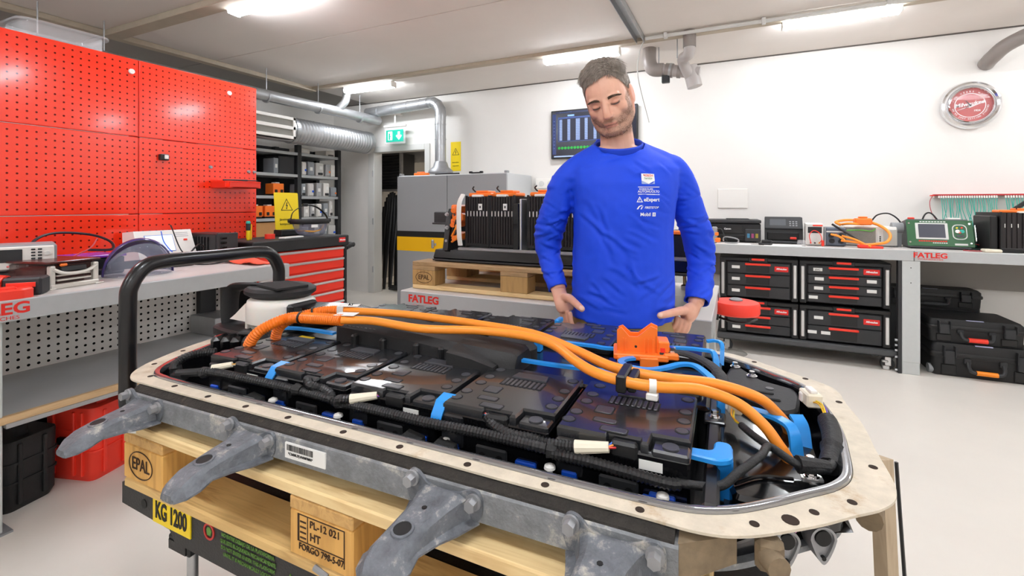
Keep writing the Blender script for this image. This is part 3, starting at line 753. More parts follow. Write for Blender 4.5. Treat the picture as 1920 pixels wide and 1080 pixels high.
def tri_sign(parent, x, s, c, m):
    """outlined triangle with a flash, in the YZ plane at x"""
    mb = MB()
    def tri(k): return [(c[0] - .5 * s * k, c[1] - .29 * s * k), (c[0] + .5 * s * k, c[1] - .29 * s * k), (c[0], c[1] + .577 * s * k)]
    o_, i_ = tri(1), tri(.86)
    mb.loft([[(x, a, b) for a, b in o_], [(x + .001, a, b) for a, b in o_], [(x + .001, a, b) for a, b in i_], [(x, a, b) for a, b in i_]], closed=True)
    part('triangle', mb, m, parent)
    k = s / 10
    fl = [(.1, 3.0), (-.9, .2), (.1, .5), (-.4, -1.2), (-.8, -.9), (-.3, -2.2), (.4, -1.1), (.0, -1.25), (1.0, 1.2), (-.1, .9), (.8, 3.0)]
    mb = MB(); mb.loft([[(xx, c[0] + a * k, c[1] + b * k) for a, b in fl] for xx in (x, x + .001)])
    part('flash', mb, m, parent)
tri_sign(wsn, .002, .115, (0, .19), ink)
text('Jännitteellinen', .026, ink, wsn, (.003, 0, .082), (pi / 2, 0, pi / 2), sx=1.0)
text('komponentti', .026, ink, wsn, (.003, -.005, .045), (pi / 2, 0, pi / 2), sx=1.0)
wsn.rotation_euler = (0, radians(-4), 0)
solo('tape_roll', MB().cyl((0, 0, 0), (0, 0, .035), .035, 20), red_plastic, 'red tape roll on the tool cabinet below the yellow sign', 'tape', (-3.16, 2.40, ZT))
solo('hand_tool', MB().box(-.03, .03, -.1, .1, 0, .014, .005), lgrey_p, 'pale flat tool lying on the tool cabinet by the red roll', 'tool', (-3.05, 2.50, ZT), radians(8))
sdv = thing('screwdriver', 'yellow and black screwdriver with teal cap standing upright on the tool cabinet', 'screwdriver', (-3.18, 2.24, ZT))
part('handle', MB().lathe([(.010, 0), (.014, .02), (.013, .07)], 12, (0, 0, 0)), yellow, sdv, 'yellow handle')
part('grip', MB().lathe([(.014, .07), (.016, .09), (.016, .12)], 12, (0, 0, 0)), dark, sdv)
part('cap', MB().lathe([(.0155, .12), (.016, .125), (.012, .138)], 12, (0, 0, 0)), teal, sdv, 'teal cap')
part('knife_clip', MB().box(-.006, .006, .015, .028, 0, .115, .004), yellow_d, sdv)

# ------------------------------------------------------------------ steel shelving with spare units
sh = thing('shelving_unit', 'dark steel shelving full of grey units left of the doorway', 'shelf', (-5.05, 0, 0))
ups = MB()
for y in (2.95, 3.62, 4.26, 4.93):
    for x in (-.03, -.45):
        part('upright', MB().box(x - .03, x + .03, y - .03, y + .03, 0, 2.06), dark, sh)
ZS = [.12, .50, .85, 1.13, 1.405, 1.68, 1.96]
sb = None
for z in ZS:
    for y0, y1 in ((3.0, 4.24), (4.27, 4.92)):
        part('shelf_board', MB().box(-.47, 0, y0, y1, z - .035, z, .002), sheet, sh)
part('back_sheet', MB().box(-.49, -.482, 2.95, 4.95, .1, 2.06), dark, sh)
ORD = ['first', 'second', 'third', 'fourth', 'fifth', 'sixth']
LEV = {1.96: 'on top of the shelving', 1.68: 'on the highest filled shelf', 1.405: 'on the second filled shelf', 1.13: 'on the third filled shelf', .85: 'on the lowest visible shelf'}
unit_m = [mat('unit grey a', '#c9c7c2', .5), mat('unit grey b', '#a6a6a6', .5), mat('unit grey c', '#dcd9d2', .5), mat('unit grey d', '#8f9498', .5)]
def unit(y, z, wd, ht, dp, m, label, kind=0):
    t = thing('control_unit', label, 'control unit', (-5.06, y, z), H90, 'spare control units on the shelving')
    part('housing', MB().box(-wd / 2, wd / 2, 0, dp, 0, ht, .008), m, t)
    if kind % 3 == 0:
        part('label', MB().box(-wd * .25, wd * .2, -.002, .001, ht * .35, ht * .6), label_m, t)
        part('edge_rib', MB().box(-wd / 2 - .004, -wd / 2 + .012, -.006, .02, 0, ht, .003), m, t)
    elif kind % 3 == 1:
        part('connector', MB().box(-wd * .3, wd * .3, -.012, .002, ht * .08, ht * .25, .003), dark, t)
        part('label', MB().box(-wd * .1, wd * .3, -.002, .001, ht * .5, ht * .75), label_m, t)
    else:
        part('cover', MB().box(-wd * .42, wd * .42, -.008, .002, ht * .06, ht * .92, .004), m, t)
        part('connector', MB().box(wd * .1, wd * .4, -.015, .0, ht * .3, ht * .45, .003), orange if kind % 2 else blue_d, t)
rows = {1.96: [(4.36, .15, .07), (4.78, .15, .075)],
        1.68: [(4.335, .075, .17), (4.455, .10, .18), (4.60, .125, .175), (4.735, .07, .165), (4.825, .075, .165)],
        1.405: [(4.33, .07, .16), (4.45, .09, .17), (4.585, .09, .18), (4.71, .10, .185), (4.84, .09, .13)],
        1.13: [(4.38, .09, .17), (4.475, .07, .17), (4.585, .08, .175), (4.70, .085, .18), (4.79, .055, .21)],
        .85: [(4.36, .10, .15), (4.55, .09, .18), (4.68, .09, .17), (4.81, .12, .16)]}
n = 0
for z, L_ in rows.items():
    for k, (y, wd, ht) in enumerate(L_):
        unit(y, z + .001, wd, ht, .22, unit_m[n % 4 if z < 1.9 else 2], 'grey boxed control unit, %s from the left %s, right bay' % (ORD[k], LEV[z]), n); n += 1
unit(3.93, 1.681, .065, .185, .2, unit_m[3], 'slim pale control unit beside the big dark box, left bay', 0)
unit(3.62, 1.681, .11, .15, .2, unit_m[1], 'grey control unit on the highest filled shelf next to the pegboard edge', 1)
solo('dark_box', MB().box(-5.45, -5.08, 3.98, 4.21, 1.681, 1.90, .006), dark, 'big dark box on the highest filled shelf, left bay', 'box')
for y, z, lb in ((3.98, 1.406, 'orange capped unit alone on its shelf above the yellow sign'), (3.69, 1.131, 'orange capped unit next to the pegboard edge'), (3.87, 1.131, 'orange capped unit half behind the yellow sign')):
    t = thing('contactor_unit', lb, 'contactor', (-5.08, y, z), H90, 'orange units on the shelving')
    part('body', MB().box(-.075, .075, 0, .15, .02, .15, .006), orange, t)
    part('foot', MB().box(-.07, .07, .01, .14, 0, .02), black, t)
    part('terminal', MB().box(-.055, -.025, -.015, .01, .035, .075, .004).box(.025, .055, -.015, .01, .035, .075, .004), black, t)
    part('cap', MB().box(-.03, .03, .02, .1, .15, .165, .004), white_p, t)
solo('parts_carton', MB().box(-5.42, -5.07, 3.5, 4.15, .851, 1.08, .003), card, 'long brown cardboard box on the shelf behind the yellow sign', 'box')
# ================================================================== BACK: cabinet, signs, second bench, wall
cb_ = thing('safety_cabinet', 'wide grey two-door safety cabinet with a yellow band by the doorway', 'cabinet', (-3.02, 4.62, 0))
grey_cab = mat('cabinet grey', '#97989a', .45, var=(3, .02))
part('carcass', MB().box(-.75, .75, .02, .70, .05, 1.65, .006), mat('cabinet side', '#c6c8c9', .45), cb_)
part('door', MB().box(-.75, -.025, -.004, .02, .05, 1.64, .003), grey_cab, cb_)
part('door', MB().box(-.019, .75, -.004, .02, .05, 1.64, .003), grey_cab, cb_)
for x0, x1 in ((-.75, -.025), (-.019, .75)):
    part('yellow_band', MB().box(x0, x1, -.006, .0, .735, .905), yellow_d, cb_, 'yellow band')
    part('black_band', MB().box(x0, x1, -.006, .0, .905, .975), ink, cb_, 'black band')
part('handle', MB().box(-.23, -.20, -.03, -.004, .78, .88, .006), steel_d, cb_)
part('latch', MB().box(-.19, -.17, -.02, -.004, .81, .84, .004), steel_d, cb_)
part('plinth', MB().box(-.74, .74, .03, .69, 0, .05), dark, cb_)
for x in (-.74, .71): part('corner_bracket', MB().box(x, x + .035, .02, .08, 1.65, 1.675, .004), steel_d, cb_)
solo('connector_cover', MB().box(-.10, .10, -.03, .03, 0, .035, .006).box(-.06, .04, -.02, .02, .035, .05, .004), orange, 'flat orange connector cover lying on top of the grey cabinet', 'cover', (-3.5, 4.75, 1.651))
solo('black_bracket', MB().prism(rpoly([(-.16, -.04), (.18, -.02), (.12, .04), (-.1, .04)], .01), 0, .02, .005), black, 'thin black plastic piece on the grey cabinet beside the hood', 'plastic piece', (-3.1, 4.72, 1.651))
solo('black_bracket', MB().box(-.06, .06, -.02, .02, 0, .02, .006).box(-.09, -.05, -.015, .015, .005, .03, .005).box(.05, .09, -.015, .015, .005, .03, .005), black, 'small black clip on the grey cabinet, right of its middle', 'clip', (-2.70, 4.70, 1.651))
# socket strip and trunking at the cabinet's right
t = thing('socket_box', 'white socket box on the wall trunking right of the grey cabinet', 'socket', (-2.0, 5.345, 1.49))
part('box', MB().box(-.20, .2, -.07, 0, 0, .12, .006), white_p, t)
for k in range(3): part('socket', MB().cyl((-.12 + k * .11, -.071, .06), (-.12 + k * .11, -.078, .06), .032, 16), lgrey_p, t)
solo('wall_trunking', MB().box(-2.2, -1.35, 5.29, 5.345, 1.44, 1.49, .004), mat('wall trunking', '#e3e1dc', .5), 'pale cable trunking running along the back wall behind the man', 'trunking')
solo('wall_socket_plate', MB().box(-.14, .14, -.012, 0, -.1, .1, .004), white_p, 'white blank cover plate on the wall above the black printer', 'plate', (-.03, 5.349, 1.36))

# exit sign on its rod
ex_ = thing('exit_sign', 'lit green emergency exit sign hanging above the doorway', 'sign', (-4.285, 5.2, 2.17))
part('glass_plate', MB().box(-.18, .18, -.006, .006, -.03, .205, .004), glass, ex_)
part('panel', MB().box(-.15, .15, -.010, -.006, .0, .165), mat('exit green', '#18a58c', .4, emit=.45), ex_, 'glowing green panel')
wl = mat('exit white', '#e9fff8', .4, emit=.6)
dr = MB().box(-.115, -.04, -.013, -.010, .025, .145); part('door_mark', dr, wl, ex_)
part('runner', MB().box(-.10, -.075, -.015, -.013, .03, .12).box(-.085, -.055, -.015, -.013, .07, .08), mat('exit green', '#18a58c'), ex_)
ar = MB(); ar.at((.075, -.010, .083), 0, pi / 2); ar.prism([(0, -.06), (.05, -.005), (.035, .012), (.018, -.008), (.018, .055), (-.018, .055), (-.018, -.008), (-.035, .012), (-.05, -.005)], 0, .003)
part('arrow_mark', ar, wl, ex_)
part('housing', MB().box(-.19, .19, -.02, .02, .205, .235, .004), white_p, ex_)
part('rod', MB().cyl((0, 0, .235), (0, 0, .40), .012, 10), white_p, ex_)
part('bracket', MB().box(-.012, .012, 0, .15, .38, .41), white_p, ex_)
# yellow sign on the wall
t = thing('warning_sign', 'small yellow high voltage sign on the wall beside the extraction pipe', 'sign', (-3.384, YB - .001, 1.745))
part('plate', MB().box(-.078, .078, -.004, 0, 0, .39), yellow, t)
def tri_front(parent, y, s, c, m):
    mb = MB()
    def tri(k): return [(c[0] - .5 * s * k, c[1] - .29 * s * k), (c[0] + .5 * s * k, c[1] - .29 * s * k), (c[0], c[1] + .577 * s * k)]
    o_, i_ = tri(1), tri(.82)
    mb.loft([[(a, y, b) for a, b in o_], [(a, y - .001, b) for a, b in o_], [(a, y - .001, b) for a, b in i_], [(a, y, b) for a, b in i_]], closed=True)
    part('triangle', mb, m, parent)
    k = s / 10
    fl = [(.1, 3.0), (-.9, .2), (.1, .5), (-.4, -1.2), (-.8, -.9), (-.3, -2.2), (.4, -1.1), (.0, -1.25), (1.0, 1.2), (-.1, .9), (.8, 3.0)]
    mb = MB(); mb.loft([[(c[0] + a * k, yy, c[1] + b * k) for a, b in fl] for yy in (y, y - .001)]); part('flash', mb, m, parent)
tri_front(t, -.004, .11, (0, .245), ink)
text('Jännitteellinen', .018, ink, t, (0, -.0055, .115)); text('komponentti', .018, ink, t, (0, -.0055, .07))

# monitor
mo = thing('monitor', 'wall screen with dark battery data window behind the man\'s head', 'monitor', (-1.49, 5.30, 1.84))
part('casing', MB().box(-.51, .51, -.02, .03, 0, .575, .006), black, mo)
part('screen', MB().box(-.495, .495, -.022, -.019, .015, .56), mat('screen navy', '#0c1022', .25, emit=.3), mo)
def glow(n, h, e=.4): return mat(n, h, .4, emit=e)
def srect(x0, x1, z0, z1, m, d=.0235, name='screen_mark'): return part(name, MB().box(x0, x1, -d, -.022, z0, z1), m, mo)
srect(-.45, .49, .535, .556, glow('screen bar', '#1f2745'))
srect(-.49, -.445, .05, .53, glow('screen side', '#243260'))
srect(-.42, .40, .20, .49, glow('screen table', '#33477a'))
srect(-.412, .392, .207, .470, glow('screen table dark', '#14182a'), .024)
cw_ = glow('screen text', '#8ea4d0')
rw = MB()
for cx, wd in ((-.385, .035), (-.285, .035), (-.175, .05), (-.075, .035), (.03, .035), (.12, .04), (.22, .035), (.33, .04)):
    for k in range(24): rw.box(cx - wd / 2, cx + wd / 2, -.0248, -.024, .215 + k * .0104, .2215 + k * .0104)
o = part('data_rows', rw, cw_, mo); o['kind'] = 'stuff'
srect(-.30, -.22, .497, .515, glow('screen tab', '#7ea8ef'))
srect(-.47, .49, .02, .034, glow('screen task bar', '#9fb6dd'))
g0 = part('cell_dot', MB().cyl((0, -.022, 0), (0, -.025, 0), .0165, 16), glow('screen green', '#1a8f34', .35), mo, loc=(-.405, 0, .125))
for k in range(1, 19): share(g0, mo, (-.405 + k * .0385, 0, .125))
srect(-.40, -.25, .541, .550, cw_)
for k in range(9): srect(-.473, -.462, .12 + k * .04, .131 + k * .04, cw_)
part('mount', MB().box(-.1, .1, .03, .05, .2, .4), black, mo)

# wall clock
ck = thing('wall_clock', 'round chrome wall clock with red dial at upper right', 'clock', (1.815, YB - .002, 2.15), 0)
def yl(prof, n=48, cap=True):
    m = MB(); m.T = Matrix.Rotation(pi / 2, 4, 'X'); m.lathe(prof, n); return m
part('rim', yl([(.20, 0), (.205, .02), (.195, .045), (.18, .05), (.165, .042), (.160, .03), (.152, .045), (.143, .05), (.138, .03), (.138, .0)]), chrome, ck)
part('dial', yl([(.139, .012), (.139, .016)]), mat('clock red', '#b3201c', .35), ck, 'red dial')
part('dial_ring', MB().at((0, 0, 0), 0, pi / 2).ring(circ(0, 0, .104, 48), circ(0, 0, .099, 48), .0165, .0175), white_ink, ck)
text('Milwaukee', .046, white_ink, ck, (-.005, -.0185, .012), (pi / 2, -.16, 0), bold=.02, shear=.25)
lt = MB().at((0, -.0165, 0), 0, pi / 2); lt.prism([(-.10, -.045), (.0, -.012), (-.01, -.025), (.11, .03), (.01, -.005), (.02, .004)], 0, .002); part('lightning_mark', lt, white_ink, ck)
text('1924', .022, white_ink, ck, (.045, -.0185, -.048), bold=.02)
for s, a0, sg in (('100 YEARS NEW', 160, -1), ('WE\'RE JUST GETTING STARTED', 195, 1)):
    for k, chx in enumerate(s):
        if chx == ' ': continue
        a = radians(a0 + sg * k * (10 if sg < 0 else 6.4)); r = .117
        text(chx, .016, white_ink, ck, (r * cos(a), -.0185, r * sin(a)), (pi / 2, -(a - pi / 2) if sg < 0 else -(a + pi / 2), 0), bold=.02)
hd = MB().at((0, -.02, 0), 0, pi / 2); hd.prism([(-.004, -.01), (.004, -.01), (.002, .055), (-.002, .055)], 0, .002)
part('hand', hd, ink, ck, rot=(0, radians(-35), 0)); part('hand', MB().at((0, -.0225, 0), 0, pi / 2).prism([(-.003, -.01), (.003, -.01), (.0015, .05), (-.0015, .05)], 0, .002), ink, ck, rot=(0, radians(-125), 0))
part('glass', yl([(.139, .030), (.139, .032)]), mat('clock glass', '#ffffff', .03, alpha=.07), ck)

# ------------------------------------------------------------------ middle bench, pallet and the second battery
mb_ = thing('workbench', 'grey workbench behind the man carrying a pallet and an opened battery', 'workbench', (-.835, 2.405, 0))
part('worktop', MB().box(-.75, .75, -.435, .435, .82, .85, .002), laminate, mb_)
part('front_apron', MB().box(-.752, .752, -.437, -.42, .765, .848, .002).box(-.752, -.735, -.43, .437, .765, .848).box(.735, .752, -.43, .437, .765, .848), sheet, mb_)
part('lower_panel', MB().box(-.68, .68, -.40, -.39, .1, .76), sheet, mb_)
l0 = part('leg', MB().box(-.045, .045, -.05, .05, 0, .765, .004), sheet_l, mb_, loc=(-.69, -.36, 0))
for x, y in ((.69, -.36), (-.69, .36), (.69, .36)): share(l0, mb_, (x, y, 0))
text('FATLEG', .052, red_ink, mb_, (-.605, -.438, .812), bold=.035, sx=1.05)
text('WORKBENCHES', .017, red_ink, mb_, (-.60, -.438, .778), sx=1.2)
# ------------------------------------------------------------------ pallets
def pallet(label, loc, rz=0, woods=None, group=None):
    wd, ws, wbk, wl_ = woods or (wood_l, wood_y, wood_end, wood)
    t = thing('pallet', label, 'pallet', loc, rz, group)
    r = random.Random(3)
    y = 0
    for k, b in enumerate((.145, .10, .145, .10, .145)):
        y0 = [0, .191, .3275, .509, .655][k]
        part('deck_board', MB().box(0, 1.2, y0, y0 + b, .122, .144, .003), wd if k % 2 == 0 else wl_, t)
    s0 = part('stringer_board', MB().box(0, .145, 0, .8, .100, .122, .002), ws, t)
    share(s0, t, (.5275, 0, 0)); share(s0, t, (1.055, 0, 0))
    for i, x in enumerate((0, .5275, 1.055)):
        for j, (y, b) in enumerate(((0, .10), (.3275, .145), (.70, .10))):
            part('block', MB().box(x, x + .145, y, y + b, .022, .100, .003), wbk, t)
    for y, b in ((0, .10), (.3275, .145), (.70, .10)):
        part('bottom_board', MB().box(0, 1.2, y, y + b, 0, .022, .004), wl_, t)
    return t
burn = mat('burnt stamp', '#3a2412', .8)
def oval_mark(parent, cx, cz, rx, rz_, y, m):
    part('oval_mark', MB().at((0, y, 0), 0, pi / 2).ring([(cx + a, cz + b) for a, b in circ(0, 0, rx, 32, rz_)], [(cx + a, cz + b) for a, b in circ(0, 0, rx - .0022, 32, rz_ - .0022)], 0, .0008), m, parent)
p2 = pallet('weathered wooden pallet on the middle workbench under the opened battery', (-1.565, 2.04, .851), 0, (wood_w, wood_w, wood_we, wood_l))
oval_mark(p2, .075, .062, .052, .030, -.0005, burn)
text('EPAL', .036, burn, p2, (.075, -.001, .062), sx=.9)

# ------------------------------------------------------------------ cell modules
mod_black = mat('cell module black', '#1c1718', .38)
def cell_module(label, loc, rz=0, wd=.135, dp=.42, ht=.25, group='upright cell modules', dev=True):
    t = thing('cell_module', label, 'battery module', loc, rz, group)
    n = 9; prof = []
    for k in range(n):
        x0 = -wd / 2 + k * wd / n; x1 = x0 + wd / n
        prof += [(x0 + .001, 0), (x0 + .004, -.005), (x1 - .004, -.005), (x1 - .001, 0)]
    prof += [(wd / 2, dp), (-wd / 2, dp)]
    part('ribbed_body', MB().prism(prof, .01, ht - .006), mod_black, t)
    part('end_frame', MB().box(-wd / 2 - .004, -wd / 2 + .004, -.008, .01, 0, ht, .002).box(wd / 2 - .004, wd / 2 + .004, -.008, .01, 0, ht, .002).box(-wd / 2, wd / 2, -.007, .01, .006, .022, .002), black, t)
    s0 = part('slot', MB().box(-.0022, .0022, -.0075, -.004, ht * .60, ht * .70, .001), white_p, t, loc=(-wd * .42, 0, 0), label='white slot')
    for k in range(1, 7): share(s0, t, (-wd * .42 + k * wd * .14, 0, 0))
    part('sticker', MB().box(.008, .030, -.0078, -.005, ht * .72, ht * .84), label_m, t, 'white sticker')
    part('sticker_mark', MB().box(.015, .023, -.0083, -.0076, ht * .755, ht * .80), dark, t)
    part('top_clip', MB().box(-.032, .025, -.008, .05, ht - .008, ht + .004, .003), white_p, t, 'white top clip')
    part('terminal_cover', MB().box(-wd / 2, wd / 2, .02, .14, ht - .006, ht + .014, .005), orange, t, 'orange terminal cover')
    part('terminal_step', MB().box(-.03, .045, .03, .12, ht + .014, ht + .026, .004), orange, t)
    part('cable_tie', MB().tube(cr([(-.03, .03, ht + .02), (-.035, .01, ht + .035), (-.02, -.005, ht + .045)], 4), .004, 6), black, t)
    return t
b2 = thing('battery_pack', 'opened black battery tray with upright modules on the pallet behind the man', 'battery', (-1.46, 2.09, .996))
pr = [(0, 0), (1.34, 0), (1.34, .60), (0, .60)]
part('tray', MB().loft([[(.0, .01, 0), (1.34, .01, 0), (1.34, .6, 0), (0, .6, 0)], [(-.004, 0, .02), (1.344, 0, .02), (1.344, .61, .02), (-.004, .61, .02)], [(0, .015, .062), (1.34, .015, .062), (1.34, .595, .062), (0, .595, .062)]]), black_g, b2)
part('tray_edge', MB().box(-.006, 1.346, -.006, .0, .004, .014, .002), dark, b2)
part('crimp_bar', MB().box(.14, 1.3, .012, .045, .062, .078, .004), steel_d, b2)
part('end_plate', MB().loft([[(.055, y, z) for y, z in [(-.0, .06), (.5, .06), (.5, .26), (.06, .28), (.03, .22)]], [(.085, y, z) for y, z in [(-.0, .06), (.5, .06), (.5, .26), (.06, .28), (.03, .22)]]]), black, b2)
part('end_bracket', MB().box(-.03, .06, .04, .10, .20, .262, .004).box(-.035, .06, .03, .05, .195, .205, .003), dark, b2)
for z in (.11, .18, .25): part('bolt', MB().hexbolt((.07, .02, z), .008, .012, 'y'), steel, b2)
part('white_strap', MB().tube(cr([(.165, .0, .09), (.163, -.01, .16), (.16, -.004, .30), (.162, .03, .355)], 6), .012, 6, flat=(1.2, .6)), white_p, b2, 'white edge strap')
for k, (x, z, s) in enumerate(((.115, .28, .03), (.125, .235, .034), (.11, .205, .03), (.12, .135, .032))):
    part('orange_connector', MB().box(x - s, x + s, .03, .10, z - .022, z + .022, .008).cyl((x, .03, z), (x + .01, -.005, z - .01), .014, 10), orange, b2, 'orange connector')
for k in range(4):
    part('lead', MB().tube(cr([(.09, .05, .26 - k * .03), (.14, .0, .22 - k * .03), (.10, .02, .15 - k * .015)], 5), .006, 6), orange_c if k % 2 else black, b2)
part('relay', MB().lathe([(.016, 0), (.018, .01), (.018, .06), (.012, .07)], 12, (.105, .05, .12)), steel_d, b2)
part('low_module', MB().box(1.17, 1.30, .03, .45, .062, .175, .006), black, b2)
part('orange_rail', MB().box(1.0, 1.32, .02, .06, .175, .19, .003), orange, b2, 'orange rail')
part('divider', MB().box(.49, .50, .03, .55, .062, .33, .002), alu, b2)
part('dark_box', MB().box(.455, .487, .025, .22, .075, .31, .003), black_g, b2)
part('floor_insert', MB().box(.1, 1.3, .03, .58, .045, .064), dark, b2)
for k, (x, lb) in enumerate(((-1.217, 'first upright black cell module from the left on the pallet'), (-1.073, 'second upright black cell module from the left on the pallet'), (-.862, 'third upright black cell module, cut by the man\'s sleeve'), (-.717, 'fourth upright black cell module, hidden behind the man'))):
    cell_module(lb, (x, 2.135, 1.074), 0, .135, .42, .272)
solo('relay_fitting', MB().box(-.04, .04, -.03, .03, 0, .03, .006).cyl((-.015, 0, .03), (-.015, 0, .075), .018, 12).cyl((.02, 0, .03), (.02, -.01, .055), .012, 12), chrome, 'shiny metal fitting on the middle bench beside the man\'s right elbow', 'fitting', (-.22, 2.62, .851))
solo('black_tray_part', MB().prism(rpoly([(-.17, -.16), (.12, -.10), (.13, .13), (-.12, .16)], .02), 0, .012, .003), black_p, 'flat black plate lying on the middle bench between the man and his sleeve', 'plate', (-.26, 2.22, .851))
# red reel at the bench end
t = thing('cable_reel', 'red round reel hanging at the right end of the middle bench', 'reel', (.0, 2.66, .775))
part('disc', MB().lathe([(.03, -.035), (.105, -.032), (.112, -.025), (.112, .018), (.105, .028), (.03, .034)], 32), red_plastic, t)
part('hub', MB().lathe([(.03, -.045), (.032, -.04), (.032, .04), (.02, .046)], 16), grey_p, t)
part('bracket', MB().box(-.10, -.08, -.03, .03, -.07, .06, .003), black, t)
part('arm', MB().tube(cr([(-.085, .0, -.06), (.0, -.02, -.075), (.06, .02, -.078), (.1, .1, -.075)], 5), .006, 6), black, t)

# ================================================================== RIGHT SIDE
ZR = .948
rb_ = thing('workbench', 'long grey workbench along the white back wall at right', 'workbench', (0, 4.54, 0))
part('worktop', MB().box(-.55, 3.2, .012, .79, ZR - .03, ZR, .002), laminate, rb_)
part('front_apron', MB().box(-.55, 1.222, -.004, .014, ZR - .080, ZR - .001, .002), sheet, rb_)
part('front_apron', MB().box(1.225, 3.2, -.004, .014, ZR - .080, ZR - .001, .002), sheet, rb_)
part('leg', MB().box(1.150, 1.262, .0, .10, .09, ZR - .08, .004).box(1.152, 1.260, .004, .09, 0, .14, .003), sheet_l, rb_, 'pale grey front leg')
part('leg', MB().box(-.50, -.39, .0, .10, 0, ZR - .08, .004), sheet_l, rb_)
part('leg', MB().box(2.9, 3.0, .0, .10, 0, ZR - .08, .004), sheet_l, rb_)
part('leg_channel', MB().box(1.128, 1.150, .0, .05, 0, ZR - .08), dark, rb_)
for z in (.02, .12, .17, .21, .25):
    part('bolt', MB().cyl((1.128, .02, z), (1.112, .02, z), .010, 8), steel, rb_)
for z in (.815, .70): part('leg_hole', MB().cyl((1.205, .0005, z), (1.205, -.001, z), .004, 10), ink, rb_)
part('shade_board', MB().box(-.5, 3.1, .74, .76, .58, ZR - .06), mat('shaded wall grey', '#8d8883', .6), rb_)  # grey board added as the shaded zone of the white wall under the bench
text('FATLEG', .052, red_ink, rb_, (1.318, -.0050, ZR - .035), bold=.035, sx=1.12)
text('WORKBENCHES', .017, red_ink, rb_, (1.318, -.0050, ZR - .063), sx=1.2)

# ------------------------------------------------------------------ stacked drawer boxes on a dolly
YD = 4.60
def drawer_box(label, x0, x1, z0, z1, nd, stick, badge, wide):
    t = thing('drawer_box', label, 'toolbox', ((x0 + x1) / 2, YD, z0), 0, 'stacked black drawer boxes')
    w_ = (x1 - x0) / 2; H_ = z1 - z0
    part('shell', MB().box(-w_, w_, .02, .42, .004, H_ - .02, .008), black, t)
    part('top_rail', MB().box(-w_, w_, -.006, .42, H_ - .045, H_ - .012, .006), black, t)
    part('lid_latch', MB().box(-.05, .05, -.016, .02, H_ - .034, H_ - .016, .003), red_plastic, t, 'red latch')
    part('latch_frame', MB().box(-.075, .075, -.012, .02, H_ - .052, H_ - .008, .006), black_r, t)
    for s in (-1, 1):
        part('corner_post', MB().box(s * (w_ - .028) - .026, s * (w_ - .028) + .026, -.004, .05, 0, H_ - .015, .006), black_r, t)
        part('metal_strip', MB().box(s * (w_ - .026) - .012, s * (w_ - .026) + .012, -.010, .0, .03, H_ - .06, .003), alu, t, 'bright metal strip')
    zz = [.012 + k * (H_ - .062) / nd for k in range(nd + 1)]
    iw = w_ - .062
    for k in range(nd):
        a, b = zz[nd - 1 - k] + .0025, zz[nd - k] - .0025
        d = part('drawer', MB().box(-iw, iw, -.010, .03, a, b, .005), dark, t)
        part('grip_recess', MB().box(-iw * .38, iw * .36, -.0115, .0, a + .012, b - .014, .003), black, d)
        part('grip', MB().box(-iw * .42, iw * .40, -.024, -.006, b - .024, b - .006, .004), red_plastic, d, 'red drawer grip')
        for sx in stick[k]:
            part('label', MB().box(sx * iw - .032, sx * iw + .032, -.0125, -.009, (a + b) / 2 - .008, (a + b) / 2 + .018, .001), label_m, d, 'white label')
        if k == 0:
            part('badge', MB().box(iw * .52, iw * .95, -.013, -.009, (a + b) / 2 - .02, (a + b) / 2 + .025, .004), logo_red, d, 'red badge')
            text('Milwaukee', .022, white_ink, d, (iw * .735, -.0135, (a + b) / 2 + .004), bold=.03, shear=.3, sx=.8)
    return t
drawer_box('upper left black toolbox with three red-gripped drawers under the right bench', -.13, .475, .475, .845, 3, [[-.72], [-.72], [-.72]], 1, 0)
drawer_box('lower left black toolbox with three red-gripped drawers under the right bench', -.13, .475, .165, .47, 3, [[], [], [-.70]], 1, 0)
rt4 = drawer_box('upper right black toolbox with four red-gripped drawers and many labels under the right bench', .48, 1.10, .475, .845, 4, [[-.72], [-.68, .74], [-.70, .74], [-.85]], 1, 1)
drawer_box('lower right black toolbox with two deep drawers under the right bench', .48, 1.10, .165, .47, 2, [[-.70], [-.88, -.5]], 1, 1)
text('EVC', .02, ink, rt4, (-.72 * .248, -.0128, .283), bold=.01)
t = thing('dolly', 'flat black wheeled dolly under the stacked drawer boxes', 'dolly', (.48, YD, 0))
part('deck', MB().box(-.63, .66, -.02, .44, .105, .163, .006), dark, t)
part('front_bar', MB().box(-.63, .66, -.026, -.018, .115, .155, .003), mat('dolly bar', '#47494b', .4), t)
cs = None
for x in (-.55, .60):
    for y in (.03, .38):
        if cs is None:
            cs = part('caster', MB().cyl((0, -.018, .045), (0, .018, .045), .045, 16).box(-.03, .03, -.026, .026, .085, .105), dark, t, loc=(x, y, 0))
            cf = part('fork', MB().box(-.02, .02, -.03, -.02, .03, .1, .003).box(-.02, .02, .02, .03, .03, .1, .003).box(-.035, .01, -.034, -.01, .0, .03, .004).box(-.04, .0, -.036, .0, .055, .075, .006), alu, t, loc=(x, y, 0))
        else: share(cs, t, (x, y, 0)); share(cf, t, (x, y, 0))
solo('plastic_bag', MB().ell((0, 0, .035), (.12, .05, .035), 14, 8), mat('clear bag', '#6e6c66', .15, alpha=.5), 'crumpled clear bag on the floor before the dolly', 'bag', (-.03, 4.42, 0))

